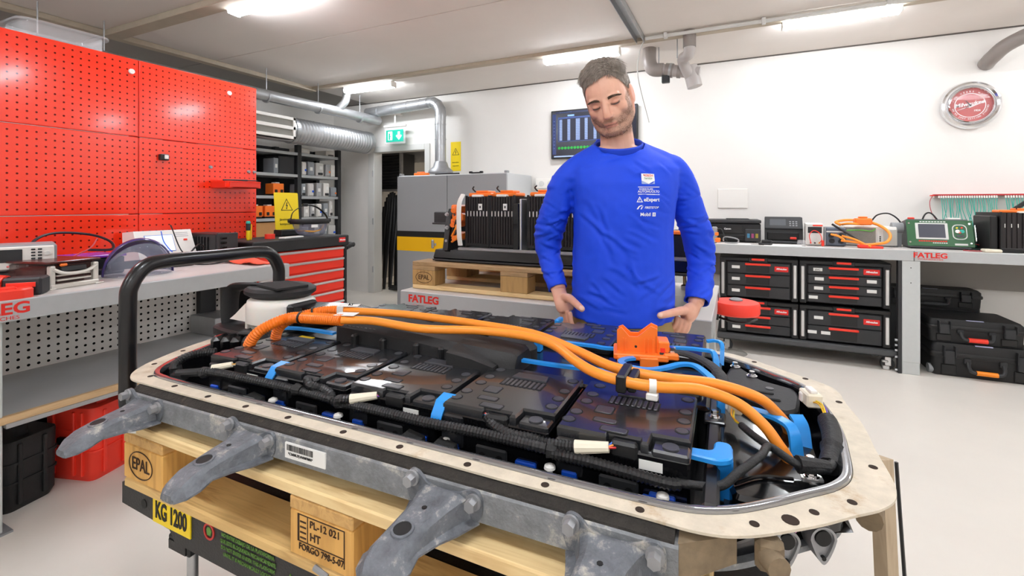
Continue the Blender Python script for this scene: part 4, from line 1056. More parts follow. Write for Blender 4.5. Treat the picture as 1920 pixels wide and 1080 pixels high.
# ------------------------------------------------------------------ hard cases under the bench
def hard_case(label, loc, wd, dp, ht, grip, rz=0, wheels=False, tilt=0, group=None):
    t = thing('hard_case', label, 'case', loc, rz, group)
    pr_ = rrect(-wd / 2, wd / 2, 0, dp, .03)
    cx, cy = 0, dp / 2
    def sc_(k, z): return [(cx + (x - cx) * k, cy + (y - cy) * k, z) for x, y in pr_]
    part('lower_shell', MB().loft([sc_(.955, 0), sc_(.965, .015), sc_(.98, ht * .58)]), black_r, t)
    part('rim', MB().loft([sc_(1.0, ht * .56), sc_(1.012, ht * .60), sc_(1.012, ht * .70), sc_(1.0, ht * .73)]), black, t)
    part('lid', MB().loft([sc_(.985, ht * .72), sc_(.98, ht * .90), sc_(.93, ht)]), black_r, t)
    l0 = part('latch', MB().box(-.032, .032, -.022, .01, ht * .38, ht * .80, .005).box(-.036, -.030, -.03, .01, ht * .6, ht * .93, .003).box(.030, .036, -.03, .01, ht * .6, ht * .93, .003), dark, t, loc=(-wd * .33, 0, 0))
    share(l0, t, (wd * .33, 0, 0))
    part('handle', MB().tube(cr([(-wd * .16, -.012, ht * .50), (-wd * .155, -.028, ht * .32), (-wd * .11, -.034, ht * .22), (wd * .11, -.034, ht * .22), (wd * .155, -.028, ht * .32), (wd * .16, -.012, ht * .50)], 4), .013, 8), dark, t)
    part('grip', MB().tube([(-wd * .095, -.034, ht * .22), (wd * .095, -.034, ht * .22)], .017, 10), grip, t, 'coloured handle grip')
    for s in (-1, 1):
        part('bumper', MB().box(s * wd * .16 - .02, s * wd * .16 + .02, -.014, .01, ht * .44, ht * .60, .004), dark, t)
        part('foot_rib', MB().box(s * wd * .33 - .045, s * wd * .33 + .045, -.003, .01, .01, ht * .36, .004), black, t)
    if wheels: part('wheel', MB().cyl((-wd / 2 - .006, .05, .035), (-wd / 2 + .03, .05, .035), .036, 18), grey_p, t)
    part('sticker', MB().box(-.05, .05, -.002 + .015, .03, ht * .955, ht * 1.003), mat('pale sticker', '#b9bbdc', .5), t)
    return t
hard_case('bottom black hard case with orange handle grip under the right bench', (1.66, 4.63, 0), .62, .45, .245, mat('orange grip', '#f28a1a', .4), 0, True)
hard_case('upper black hard case with red handle grip under the right bench', (1.62, 4.66, .247), .56, .42, .175, red_plastic, 0)
hc = hard_case('third black hard case behind, on top of a crate under the right bench', (1.47, 5.04, .445), .66, .22, .15, dark)
solo('storage_crate', MB().box(1.2, 1.8, 5.10, 5.27, 0, .444, .006), dark, 'dark crate hidden behind the black hard cases', 'crate')

# ------------------------------------------------------------------ things on the right bench
def onb(name, label, cat, x, y=4.75, z=ZR, rz=0, group=None): return thing(name, label, cat, (x, y, z), radians(rz), group)
t = onb('printer', 'black flatbed ink tank printer at the left end of the right bench', 'printer', -.03, 4.80, rz=2)
part('body', MB().box(-.235, .235, 0, .36, .012, .175, .008), black, t)
part('scanner_lid', MB().box(-.238, .238, -.006, .365, .178, .208, .006), dark, t)
part('lid_bump', MB().box(-.05, .15, .1, .3, .206, .216, .004), dark, t)
part('tray_slot', MB().box(-.15, .10, -.012, .01, .03, .07, .005), mat('slot black', '#060606', .6), t)
part('front_door', MB().box(-.22, .09, -.008, .0, .085, .165, .003), black_p, t)
part('ink_window', MB().box(.105, .235, -.014, .06, .012, .125, .006), dark, t)
for k, h in enumerate(('#3f7c9c', '#8d3c66', '#9a8a35')): part('ink_level', MB().box(.122 + k * .034, .144 + k * .034, -.0165, -.012, .045, .085, .002), mat('ink ' + h, h, .3), t)
text('Canon', .022, white_ink, t, (-.04, -.009, .125), bold=.02)
for k in range(3): part('button', MB().cyl((-.21 + k * .018, .02, .208), (-.21 + k * .018, .02, .2105), .005, 8), grey_p, t)
part('foot', MB().box(-.2, .2, .03, .3, 0, .012), black, t)
t = onb('printer', 'black office printer with sloping control panel right of the flatbed printer', 'printer', .385, 4.84, rz=-3)
b = MB(); b.loft([[(x, 0, 0), (x, .36, 0), (x, .36, .225), (x, .12, .225), (x, .015, .13)] for x in (-.15, .15)]); part('body', b, black, t)
part('paper_mouth', MB().box(-.128, .12, -.004, .02, .028, .10, .006), mat('slot black', '#060606'), t)
cp = MB(); cp.at((0, .055, .178), 0, radians(42)); cp.box(-.148, .148, -.075, .075, -.004, .012, .004); part('control_panel', cp, dark, t)
cp = MB(); cp.at((0, .055, .178), 0, radians(42)); cp.box(-.11, .02, -.04, .045, .01, .0135, .002); part('panel_screen', cp, mat('printer screen', '#55585c', .2), t)
for i in range(3):
    for j in range(3):
        cp = MB(); cp.at((0, .055, .178), 0, radians(42)); cp.box(.045 + i * .024, .060 + i * .024, -.045 + j * .025, -.033 + j * .025, .011, .0145, .001); part('key', cp, grey_p, t)
part('tray_lip', MB().box(-.14, .14, -.045, .0, .004, .022, .006), dark, t)
part('output_lid', MB().box(-.15, .15, .1, .36, .222, .232, .004), black_r, t)
part('red_jumper', MB().box(.05, .1, -.008, .0, .04, .06, .004), red_plastic, t)
t = onb('power_supply', 'white upright laboratory supply with dark display on the right bench', 'instrument', .604, 4.70, rz=-2)
part('body', MB().box(-.062, .062, 0, .2, .006, .188, .005), white_p, t)
part('face', MB().box(-.058, .058, -.005, .002, .010, .184, .003), lgrey_p, t)
part('display', MB().box(-.050, .050, -.008, -.004, .108, .160, .002), screen_m, t)
part('red_strip', MB().box(-.015, .055, -.0085, -.004, .166, .178, .001), red_plastic, t, 'red strip')
for x, z in ((.02, .085), (.02, .055)): part('knob', MB().cyl((x, -.005, z), (x, -.018, z), .009, 12), lgrey_p, t)
for x, m in ((-.03, red_plastic), (.0, black), (.03, yellow_d)): part('terminal', MB().cyl((x, -.005, .025), (x, -.02, .025), .006, 10), m, t)
part('clip_lead', MB().tube(cr([(.03, -.02, .025), (.045, -.05, .06), (.03, -.03, .11), (-.01, -.02, .13), (-.04, -.025, .09), (-.03, -.02, .03)], 6), .003, 6), red_plastic, t)
part('crocodile_clip', MB().box(.045, .065, -.03, -.01, .0, .05, .005), red_plastic, t)
t = onb('charger', 'slate blue instrument with orange leads plugged into its front', 'instrument', .755, 4.70, rz=0)
part('body', MB().box(-.07, .07, 0, .22, .006, .155, .006), mat('slate case', '#59626f', .45), t)
part('side_panel', MB().box(-.085, -.07, .0, .22, .006, .16, .003), grey_p, t)
part('face_stripe', MB().box(-.068, .068, -.003, .001, .118, .128), lgrey_p, t)
for x, z in ((-.035, .09), (.035, .09), (-.03, .045), (.035, .045)):
    part('socket', MB().cyl((x, .0, z), (x, -.010, z), .020, 14).cyl((x, -.01, z), (x, -.012, z), .012, 12), black, t)
part('button', MB().cyl((.0, -.001, .1), (.0, -.006, .1), .006, 8), red_plastic, t)
part('foot', MB().box(-.06, .06, .02, .2, 0, .006), black, t)
for a, b_, lb in (((.72, 4.69, ZR + .10), (.80, 4.62, ZR + .06), 'left'), ((.795, 4.69, ZR + .09), (.95, 4.60, ZR + .02), 'upper'), ((.79, 4.69, ZR + .05), (.97, 4.59, ZR + .016), 'lower')):
    solo('orange_lead', MB().tube(cr([a, ((a[0] + b_[0]) / 2, 4.63, (a[2] + b_[2]) / 2 + .01), b_], 6), .009, 8), orange_c, 'short orange high voltage lead at the slate instrument, %s one' % lb, 'cable')
t = onb('rack_supply', 'long white power unit with perforated grey side lying under the orange cables', 'instrument', 1.0, 4.83, rz=-3)
part('body', MB().box(-.17, .19, 0, .25, .01, .165, .005), white_p, t)
part('mesh_face', MB().box(-.168, .05, -.003, .002, .018, .155), mat('grey mesh', '#9d9a92', .5, bump=(900, .7), var=(200, .2)), t)
part('connector_block', MB().box(.055, .19, -.01, .02, .012, .15, .004), lgrey_p, t)
part('vented_end', MB().box(.10, .186, -.0125, -.009, .02, .14), mat('vent paper', '#c9c8bf', .5, bump=(700, .7)), t)
for k in range(3): part('port', MB().box(.073, .083, -.013, -.009, .045 + k * .016, .055 + k * .016), ink, t)
part('green_wire', MB().tube(cr([(-.15, -.01, .13), (-.05, -.015, .135), (.02, -.01, .128), (.05, 0, .15)], 5), .004, 6), mat('green wire', '#63c04b', .4), t)
part('foot', MB().box(-.15, .17, .02, .22, 0, .01), grey_p, t)
oc = thing('orange_cable', 'coiled orange high voltage cable with a big connector on the white power unit', 'cable', (0, 0, 0))
part('cable', MB().tube(cr([(.80, 4.8, ZR + .178), (.78, 4.86, ZR + .2), (.88, 4.92, ZR + .215), (1.0, 4.86, ZR + .205), (1.08, 4.8, ZR + .17), (1.12, 4.72, ZR + .11), (1.09, 4.68, ZR + .05), (1.0, 4.66, ZR + .03), (.92, 4.66, ZR + .022)], 8), .011, 10), orange_c, oc)
part('cable', MB().tube(cr([(.82, 4.84, ZR + .18), (.86, 4.78, ZR + .19), (.95, 4.8, ZR + .185), (1.02, 4.84, ZR + .19)], 6), .010, 10), orange_c, oc)
part('connector', MB().box(.90, 1.02, 4.78, 4.86, ZR + .178, ZR + .235, .01).box(.93, .99, 4.79, 4.85, ZR + .235, ZR + .25, .006), orange, oc, 'orange connector housing')
solo('black_probe', MB().cyl((.73, 4.72, ZR + .185), (.93, 4.62, ZR + .035), .009, 8, .006), black, 'black probe rod leaning across the slate instrument', 'probe')
solo('red_clamp', MB().box(-.08, .08, -.03, .03, 0, .018, .005).box(-.09, -.02, -.035, -.005, .006, .028, .004), red_plastic, 'red clamp jaw lying at the bench edge under the orange leads', 'clamp', (.97, 4.62, ZR), radians(4))
solo('power_lead', MB().tube(cr([(.98, 5.02, ZR + .18), (1.06, 5.05, ZR + .20), (1.1, 5.0, ZR + .26), (1.18, 4.98, ZR + .27), (1.26, 5.0, ZR + .19), (1.27, 5.05, ZR + .05)], 6), .006, 6), black, 'black lead arching from the white power unit to the tester', 'cable')
solo('power_lead', MB().tube(cr([(1.40, 5.02, ZR + .2), (1.43, 5.03, ZR + .27), (1.47, 5.03, ZR + .275), (1.52, 5.02, ZR + .2)], 6), .006, 6), black, 'short black lead looping above the green tester', 'cable')
# green tester
t = onb('cell_tester', 'green faced battery tester with grey screen leaning back on the right bench', 'tester', 1.435, 4.74, rz=-3)
tl = radians(18)
def gp(x0, x1, z0, z1, o, o0=-.001, r=0):
    m = MB(); m.at((0, 0, .022), 0, 0); m.T = m.T @ Matrix.Rotation(-tl, 4, 'X') ; m.box(x0, x1, -o, -o0 if o0 < 0 else 0.0, z0, z1, r); return m
part('case', MB().loft([[(x, .0, .012), (x, .28, .012), (x, .28, .20), (x, .085, .232)] for x in (-.185, .185)]), mat('tester grey', '#55585b', .5), t)
part('base', MB().box(-.17, .17, .02, .27, 0, .012), black, t)
part('panel', gp(-.195, .205, 0, .212, .006, 0, .002), green_m, t)
part('screen_frame', gp(-.140, .058, .055, .188, .010, 0, .003), lgrey_p, t)
part('screen', gp(-.122, .040, .068, .178, .0115, 0, .001), mat('tester screen', '#4a4c55', .2), t)
m_ = MB(); m_.at((0, 0, .022)); m_.T = m_.T @ Matrix.Rotation(-tl, 4, 'X') @ Matrix.Rotation(pi / 2, 4, 'X'); m_.prism(rrect(.082, .168, .058, .178, .03), 0, .0085); part('knob_panel', m_, lgrey_p, t)
m_ = MB(); m_.at((0, 0, .022)); m_.T = m_.T @ Matrix.Rotation(-tl, 4, 'X') @ Matrix.Rotation(pi / 2, 4, 'X'); m_.prism(rrect(.088, .162, .064, .172, .027), 0, .0095); part('knob_inlay', m_, green_m, t)
for x, z, m, r in ((.110, .150, yellow, .006), (.138, .152, red_plastic, .006), (.112, .122, white_p, .014), (.138, .122, teal, .014), (.125, .115, red_plastic, .009)):
    q = MB(); q.at((0, 0, .022)); q.T = q.T @ Matrix.Rotation(-tl, 4, 'X'); q.cyl((x, 0, z), (x, -.014, z), r, 14); part('button', q, m, t)
part('readout', gp(.102, .148, .076, .092, .0115, 0), screen_m, t)
for k in range(9): part('print_mark', gp(-.11 + k * .018, -.097 + k * .018, .196, .202, .0072, 0), white_ink, t)
for k in range(12): part('print_mark', gp(-.125 + k * .0145, -.114 + k * .0145, .036, .045, .0072, 0), red_ink, t)
for k in range(7): part('print_mark', gp(-.04 + k * .013, -.031 + k * .013, .024, .030, .0072, 0), white_ink, t)
for x in (-.178, .185):
    for z in (.03, .185):
        q = MB(); q.at((0, 0, .022)); q.T = q.T @ Matrix.Rotation(-tl, 4, 'X'); q.cyl((x, 0, z), (x, -.009, z), .007, 10); part('screw', q, chrome, t)
part('handle', gp(.206, .214, .04, .17, .03, 0, .003), chrome, t)
part('label_plate', gp(.09, .165, .012, .026, .0075, 0), lgrey_p, t)
part('top_knob', MB().box(-.17, -.13, .1, .14, .23, .245, .004), red_plastic, t)
part('top_paper', MB().box(.07, .15, .1, .16, .228, .243, .004), white_p, t)
solo('hose_end', MB().cyl((1.17, 4.9, ZR + .155), (1.245, 4.9, ZR + .155), .045, 18).box(1.19, 1.235, 4.88, 4.92, ZR, ZR + .12), grey_p, 'grey ribbed hose end standing left of the green tester', 'hose')
# right module, cables
cm_ = cell_module('single upright black cell module with orange top at the right end of the right bench', (1.86, 4.60, ZR + .012), 0, .25, .40, .285, group=None)
part('side_cover', MB().box(-.175, -.13, .02, .3, .0, .255, .006), black, cm_)
part('ivory_foot', MB().box(-.22, -.125, -.03, .05, -.011, .012, .006), ivory, cm_, 'ivory plastic foot')
part('base', MB().box(-.12, .12, .0, .4, -.011, .01, .003), black, cm_)
rl = thing('cable_rail', 'red terminal rail on the back wall with teal wires hanging from it', 'rail', (0, 5.30, 1.375))
part('board', MB().box(1.57, 2.35, .01, .048, -.02, .0, .003), white_p, rl)
part('rail', MB().box(1.56, 2.35, -.035, .02, -.002, .012, .002), mat('rail red', '#b42a2c', .45), rl)
part('end_clip', MB().box(1.535, 1.565, -.03, .0, -.004, .006, .002), red_plastic, rl)
rr_ = random.Random(5)
tm0 = part('ferrule', MB().cyl((0, -.03, -.002), (0, -.036, -.022), .0055, 8), white_p, rl, loc=(1.59, 0, 0))
xs = [1.605 + k * .0155 for k in range(24)] + [2.0 + k * .0165 for k in range(20)]
for k, x in enumerate(xs):
    if abs(x - 1.985) < .02: continue
    share(tm0, rl, (x, 0, 0))
    bx = x + rr_.uniform(-.02, .03)
    part('wire', MB().tube(cr([(x, -.036, -.022), (x + rr_.uniform(-.008, .008), -.05, -.12), (bx, -.06, -.25), (1.66 + (x - 1.6) * .62 + rr_.uniform(-.03, .03), -.10, -.37), (1.68 + (x - 1.6) * .4, -.16, -.425)], 4), .0028, 5), teal, rl)
part('return_wire', MB().tube(cr([(1.55, -.02, 0), (1.525, -.04, -.06), (1.54, -.05, -.16), (1.60, -.08, -.28), (1.62, -.12, -.38)], 5), .003, 5), mat('pink wire', '#b2444a'), rl)
solo('teal_cable_heap', MB().tube(cr([(1.66, 4.95, ZR + .012), (1.72, 4.86, ZR + .02), (1.80, 4.9, ZR + .03), (1.76, 5.0, ZR + .02), (1.66, 5.0, ZR + .025), (1.64, 4.88, ZR + .03), (1.74, 4.84, ZR + .04), (1.82, 4.95, ZR + .045), (1.72, 5.03, ZR + .04)], 8), .013, 8), teal, 'heap of teal wires lying between green tester and cell module', 'wires')
solo('black_hose', MB().tube(cr([(1.66, 4.96, ZR + .07), (1.72, 5.05, ZR + .10), (1.86, 5.1, ZR + .18), (2.0, 5.12, ZR + .3), (2.15, 5.15, ZR + .42)], 8), .017, 8), black, 'thick black hose rising behind the right-hand cell module', 'hose')
solo('red_wire', MB().tube(cr([(1.63, 4.82, ZR + .05), (1.70, 4.78, ZR + .035), (1.72, 4.68, ZR + .008), (1.62, 4.62, ZR + .006), (1.54, 4.64, ZR + .006)], 6), .004, 6), mat('pink wire', '#b2444a'), 'thin red wire lying on the bench beside the green tester', 'wire')
# papers, small parts at the left
for k, (x, y, r) in enumerate(((-.02, 4.60, 3), (.36, 4.60, -4))):
    solo('paper_sheet', MB().box(-.14, .14, -.045, .10, 0, .002 + .001 * k), mat('paper', '#efedea', .7), ['white paper sheets before the flatbed printer', 'white paper sheet before the sloping printer'][k], 'paper', (x, y, ZR), radians(r))
t = onb('connector_block', 'orange and steel connector parts at the man\'s left elbow', 'connector', -.17, 4.63)
part('plate', MB().box(-.03, .02, -.02, .02, .0, .15, .01), steel, t)
part('orange_part', MB().box(.0, .045, -.03, .02, .01, .05, .008).box(.0, .03, -.03, .0, .07, .1, .005), orange, t, 'orange part')
part('wire', MB().tube(cr([(.0, 0, .12), (.05, -.02, .13), (.08, -.02, .06), (.1, 0, .02)], 5), .005, 6), dark, t)
part('ring', MB().tube(cr([(.08, -.02, .012), (.18, -.02, .012), (.18, -.02, .045), (.08, -.02, .06)], 4, True), .006, 6), steel_d, t)
solo('tape_gun', MB().box(-.05, .05, -.025, .025, 0, .02, .006).box(-.03, .05, -.012, .012, .02, .045, .006), dark, 'small dark stapler between the two printers', 'stapler', (.23, 4.60, ZR), radians(-12))
solo('clear_cup', MB().lathe([(.03, 0), (.034, .01), (.028, .05)], 14, (0, 0, 0)), glass, 'clear plastic wrapper at the white supply\'s left side', 'wrapper', (.50, 4.63, ZR))
# ================================================================== FOREGROUND: lift table, pallet, battery pack
zinc = mat('weathered zinc', '#7d8083', .52, .22, var=(24, .36), wear=(24, .56, '#bfbab0'), bump=(160, .25))
zinc_a = mat('weathered bracket zinc', '#6b6f75', .5, .2, var=(30, .45), wear=(30, .55, '#b9b4aa'), bump=(140, .3))
sill_dark = mat('dirty black sill', '#2a2723', .8, var=(40, .5), wear=(45, .62, '#5d5245'), bump=(200, .4))
flange_m = mat('dirty flange', '#cfc4b0', .6, var=(26, .16), wear=(8, .57, '#ab8a5c'), bump=(120, .15))
gun = mat('dark lip metal', '#a3a5aa', .10, .85, coat=.3)
tray_m = mat('black tray enamel', '#0e0e11', .2, coat=.2)
lift_m = mat('lift table paint', '#222222', .5, bump=(250, .12))
tape_m = mat('cloth tape', '#1c1c1d', .6, bump=(220, .22))
lid_m = mat('module lid', '#232427', .24, coat=.3, spec=.7)
pad_m = mat('module pad', '#3a3b40', .32)
slot_m = mat('module slot', '#050506', .7)

# ---- lift table
lt_ = thing('lift_table', 'black hydraulic lift table with a tubular push handle under the foreground pallet', 'lift table', (0, 0, 0))
PT = .672
part('platform', MB().prism(rpoly([(-1.286, .60), (.06, .60), (.06, 1.30), (-1.286, 1.30)], .03), .655, PT, .003), lift_m, lt_)
sk = MB(); sk.loft([[(-1.286, y, .608), (-1.10, y, .600), (-1.08, y, .578), (.05, y, .570), (.05, y, .656), (-1.286, y, .656)] for y in (.594, .612)]); part('skirt', sk, lift_m, lt_)
sk = MB(); sk.loft([[(-1.286, y, .608), (.05, y, .570), (.05, y, .656), (-1.286, y, .656)] for y in (1.285, 1.30)]); part('skirt', sk, lift_m, lt_)
part('end_plate', MB().box(-1.288, -1.275, .605, 1.29, .606, .656).box(.04, .055, .605, 1.29, .57, .656), lift_m, lt_)
part('hole', MB().cyl((-1.195, .5945, .630), (-1.195, .5925, .630), .010, 14), ink, lt_)
lb = MB().box(-1.157, -1.022, .5915, .594, .604, .656); part('load_label', lb, yellow, lt_, 'yellow load label')
text('KG 1200', .050, ink, lt_, (-1.090, .591, .632), bold=.03, sx=.62, name='load_lettering')
for k, s in enumerate(('NO ENTRE DEBAJO DE LA PLATAFORMA', 'QUE ESTE BLOQUEADA MECANICAMENTE', 'DO NOT ENTER UNDER THIS PLATFORM', 'UNTIL IT IS MECHANICALLY LOCKED')):
    text(s, .0105, mat('faded green print', '#5f8a3c', .6), lt_, (-.845, .5925, .645 - k * .0125), sx=.8, bold=.01 if k < 2 else 0)
part('prohibition_ring', MB().at((-.962, .594, .638), 0, pi / 2).ring(circ(0, 0, .017, 24), circ(0, 0, .013, 24), 0, .002), mat('sticker red', '#c0322c', .5), lt_)
part('hand_mark', MB().at((-.962, .594, .638), 0, pi / 2).prism([(-.006, -.008), (.005, -.008), (.008, .002), (.004, .008), (-.003, .009), (-.008, .003)], 0, .0015), mat('faded green print', '#5f8a3c'), lt_)
tw = MB(); tw.at((-.727, .594, .612), 0, pi / 2); tri_o = [(-.018, -.012), (.018, -.012), (0, .02)]; tri_i = [(-.0125, -.009), (.0125, -.009), (0, .0135)]
tw.ring(tri_o, tri_i, 0, .0015); tw.box(-.0014, .0014, -.002, .008, 0, .0015); tw.box(-.0014, .0014, -.007, -.004, 0, .0015); part('warning_mark', tw, mat('faded green print', '#5f8a3c'), lt_)
part('stop_bracket', MB().box(-1.125, -1.05, .605, .66, .545, .578, .003).box(-1.118, -1.058, .602, .61, .550, .570), lift_m, lt_)
part('piston_rod', MB().cyl((-1.088, .635, .20), (-1.088, .635, .55), .011, 14), steel, lt_, 'bare steel rod')
part('piston_collar', MB().cyl((-1.088, .635, .38), (-1.088, .635, .41), .02, 14), black, lt_)
part('foot_pedal', MB().tube(cr([(-1.14, .66, .36), (-1.11, .62, .37), (-1.06, .60, .35), (-1.02, .60, .32)], 4), .014, 8), black_r, lt_)
for y in (.68, 1.2):
    part('scissor_arm', MB().tube([(-1.18, y, .19), (-.02, y, .55)], .03, 4, flat=(1.2, .5)), lift_m, lt_)
    part('scissor_arm', MB().tube([(-1.18, y + .03, .55), (-.02, y + .03, .19)], .03, 4, flat=(1.2, .5)), lift_m, lt_)
part('base_frame', MB().box(-1.26, .04, .64, .72, .12, .19, .006).box(-1.26, .04, 1.18, 1.26, .12, .19, .006).box(-1.26, -1.18, .7, 1.2, .12, .19, .006).box(-.04, .04, .7, 1.2, .12, .19, .006), lift_m, lt_)
w0 = part('wheel', MB().cyl((0, -.025, .062), (0, .025, .062), .062, 20), grey_p, lt_, loc=(-1.18, .68, 0)); f0 = part('wheel_fork', MB().box(-.03, .03, -.034, -.027, .05, .125).box(-.03, .03, .027, .034, .05, .125), lift_m, lt_, loc=(-1.18, .68, 0))
for x, y in ((-1.18, 1.22), (-.04, .68), (-.04, 1.22)): share(w0, lt_, (x, y, 0)); share(f0, lt_, (x, y, 0))
part('hydraulic_unit', MB().box(-1.0, -.75, .80, 1.08, .14, .36, .02).cyl((-.6, .9, .3), (-.3, .9, .42), .04, 14), black_r, lt_)
hp = cr([(-1.27, .735, .625), (-1.36, .722, .63), (-1.45, .712, .665), (-1.495, .706, .745), (-1.50, .706, .84), (-1.50, .706, 1.02), (-1.50, .712, 1.075), (-1.50, .745, 1.122), (-1.50, .80, 1.135), (-1.50, .95, 1.135), (-1.50, 1.085, 1.135), (-1.50, 1.14, 1.122), (-1.50, 1.172, 1.075), (-1.50, 1.176, 1.02), (-1.50, 1.176, .84), (-1.495, 1.176, .745), (-1.45, 1.17, .665), (-1.36, 1.165, .63), (-1.27, 1.16, .625)], 6)
part('push_handle', MB().tube(hp, .0205, 16), black_p, lt_, 'black tubular push handle')
part('end_post', MB().cyl((.025, .80, .12), (.025, .80, .655), .026, 20), black_r, lt_)
wbd = MB(); wbd.tube([(.225, 1.0, .865), (.252, .975, .0)], .017, 4, flat=(1.0, .6)); solo('wooden_board', wbd, wood_mat('grey board', '#b9a68c', '#8d795e', 2, 9), 'narrow wooden board standing upright at the right end of the battery', 'board')
solo('strap', MB().tube(cr([(.247, 1.005, .86), (.268, 1.0, .45), (.275, .99, .02)], 6), .003, 5), black, 'thin black strap hanging beside the upright wooden board', 'strap')

# ---- pallet
p1 = pallet('new wooden pallet carrying the foreground battery pack', (-1.228, .57, PT + .001))
for s, lo_, sz, sx_ in (('EPAL', (.068, -.001, .062), .038, .82),):
    text(s, sz, burn, p1, lo_, sx=sx_, name='stamp')
oval_mark(p1, .068, .062, .045, .030, -.0006, burn)
text('PL-12 021', .017, burn, p1, (.612, -.001, .085), name='stamp'); text('HT', .019, burn, p1, (.59, -.001, .064), name='stamp'); text('FORGO 798-5-07', .0155, burn, p1, (.603, -.001, .042), name='stamp', sx=.9)
fm = MB()
for a, b, c_, d_ in ((.548, .552, .052, .096), (.571, .5725, .052, .096), (.654, .656, .035, .096)): fm.box(a, b, -.0008, .0005, c_, d_)
fm.box(.548, .656, -.0008, .0005, .050, .0515); fm.box(.548, .656, -.0008, .0005, .095, .0965)
for k in range(4): fm.box(.554, .568, -.0008, .0005, .056 + k * .009, .0585 + k * .009)
part('stamp_frame', fm, burn, p1)
part('wood_peg', MB().tube([(.59, -.002, .018), (.62, -.002, .012)], .005, 6), grey_p, p1)
nc = MB(); nc.at((-1.213, .575, .797), radians(12)); nc.box(-.038, .038, -.012, .012, 0, .020, .004); nc.cyl((0, 0, .02), (0, 0, .0215), .010, 14)
solo('spacer_block', nc, label_m, 'small pale plastic spacer with a hole on the left pallet block', 'spacer')

# ---- battery pack
bp = thing('battery_pack', 'large opened electric vehicle battery pack on the pallet in the foreground', 'battery', (-1.168, .5933, .90), radians(1.16))
half = [((-.10, .010), (-.075, .045)), ((0, .0), (0, .030)), ((.27, .0), (.27, .027)), ((.54, .0), (.54, .026)), ((.81, .0), (.81, .026)), ((1.04, .0), (1.02, .026)), ((1.13, .001), (1.11, .031)), ((1.185, .018), (1.165, .052)), ((1.245, .062), (1.212, .087)), ((1.30, .110), (1.262, .132)), ((1.348, .147), (1.302, .170)), ((1.374, .190), (1.327, .215)), ((1.380, .27), (1.339, .29)), ((1.386, .39), (1.347, .39))]
left = [((-.24, .39), (-.195, .39)), ((-.236, .30), (-.19, .305)), ((-.215, .20), (-.170, .215)), ((-.165, .075), (-.128, .105))]
mir = lambda q: [tuple((x, .78 - y) for x, y in p) for p in q]
seq = half + mir(half[:-1])[::-1] + mir(left[1:])[::-1] + left
O_ = [tuple(v)[:2] for v in cr([(*p[0], 0) for p in seq], 5, True)]
I_ = [tuple(v)[:2] for v in cr([(*p[1], 0) for p in seq], 5, True)]
rg = random.Random(11)
Ow = []
for k, (x, y) in enumerate(O_):
    n_ = noise.noise((x * 9, y * 9, 3.3)); e = (1 + (.010 * n_ if x > 1.0 else .004 * n_))
    Ow.append((.57 + (x - .57) * e, .39 + (y - .39) * (1 + .004 * noise.noise((x * 11, y * 7, 8.1)))))
fl = MB(); fl.ring(Ow, I_, -.0035, 0); part('flange', fl, flange_m, bp, 'dirty cream flange')
def inset(P, d):
    o = []; n_ = len(P)
    for i in range(n_):
        t = (Vector(P[(i + 1) % n_]) - Vector(P[i - 1])).normalized(); o.append((P[i][0] - t.y * d, P[i][1] + t.x * d))
    return o
I1, I2, I3 = inset(I_, .010), inset(I_, .017), inset(I_, .023)
lp = MB(); lp.loft([[(x, y, -.003) for x, y in I_], [(x, y, .0035) for x, y in inset(I_, .0015)], [(x, y, .0048) for x, y in inset(I_, .004)], [(x, y, .0050) for x, y in inset(I_, .008)], [(x, y, .0040) for x, y in inset(I_, .0125)], [(x, y, -.006) for x, y in I2], [(x, y, -.012) for x, y in I2]], cap=False)
part('sealing_lip', lp, gun, bp, 'glossy dark sealing lip')
tw_ = MB(); tw_.loft([[(x, y, -.006) for x, y in I2], [(x, y, -.074) for x, y in I3]], cap=False); tw_.add([(x, y, -.074) for x, y in I3], [tuple(range(len(I3)))]); part('tray_wall', tw_, tray_m, bp)
part('underbody', MB().prism([(x, y) for x, y in inset(I_, .012)], -.0825, -.0745), zinc, bp)
fh = part('flange_hole', MB().cyl((0, 0, 0), (0, 0, .0007), .006, 14), mat('rust hole', '#2c1f15', .9), bp, loc=(.054, .018, 0))
for x, y in ((-.06, .031), (.177, .012), (.293, .012), (.41, .012), (.546, .012), (.668, .012), (.796, .012), (.923, .012), (1.055, .012), (1.19, .043), (1.262, .1), (1.312, .145), (1.362, .26), (1.367, .52), (1.325, .64), (1.225, .72), (-.19, .18), (-.145, .085), (-.215, .3)): share(fh, bp, (x, y, 0))
share(fh, bp, (1.232, .070, .0001)).scale = (1.7, 1.7, 1)
# near sill beam
sb_ = MB(); sb_.loft([[(x, .034, -.004), (x, .003, -.004), (x, -.012, -.013), (x, -.013, -.016), (x, .034, -.016)] for x in (-.045, .3, .7, 1.1)]); part('sill_top', sb_, sill_dark, bp, 'dark dirty sill top')
sb_ = MB(); sb_.loft([[(x, .034, -.016), (x, -.013, -.016), (x, -.016, -.019), (x, -.018, -.060), (x, -.013, -.064), (x, .034, -.064)] for x in (-.052, .3, .7, 1.105)]); part('sill_face', sb_, zinc, bp, 'weathered grey sill face')
part('sill_end', MB().loft([[(1.104, y, z) for y, z in [(.034, -.006), (-.010, -.016), (-.014, -.062), (.034, -.064)]], [(1.17, y, z) for y, z in [(.07, -.008), (.03, -.012), (.035, -.05), (.07, -.05)]]]), mat('brown dirt', '#7d6d57', .85, var=(30, .3)), bp)
part('far_sill', MB().box(-.05, 1.1, .745, .805, -.054, -.006, .004), zinc, bp)
bl = MB().box(.440, .536, -.0196, -.0165, -.052, -.025); part('barcode_label', bl, label_m, bp, 'white barcode label')
bc = MB(); rb5 = random.Random(2); x = .445
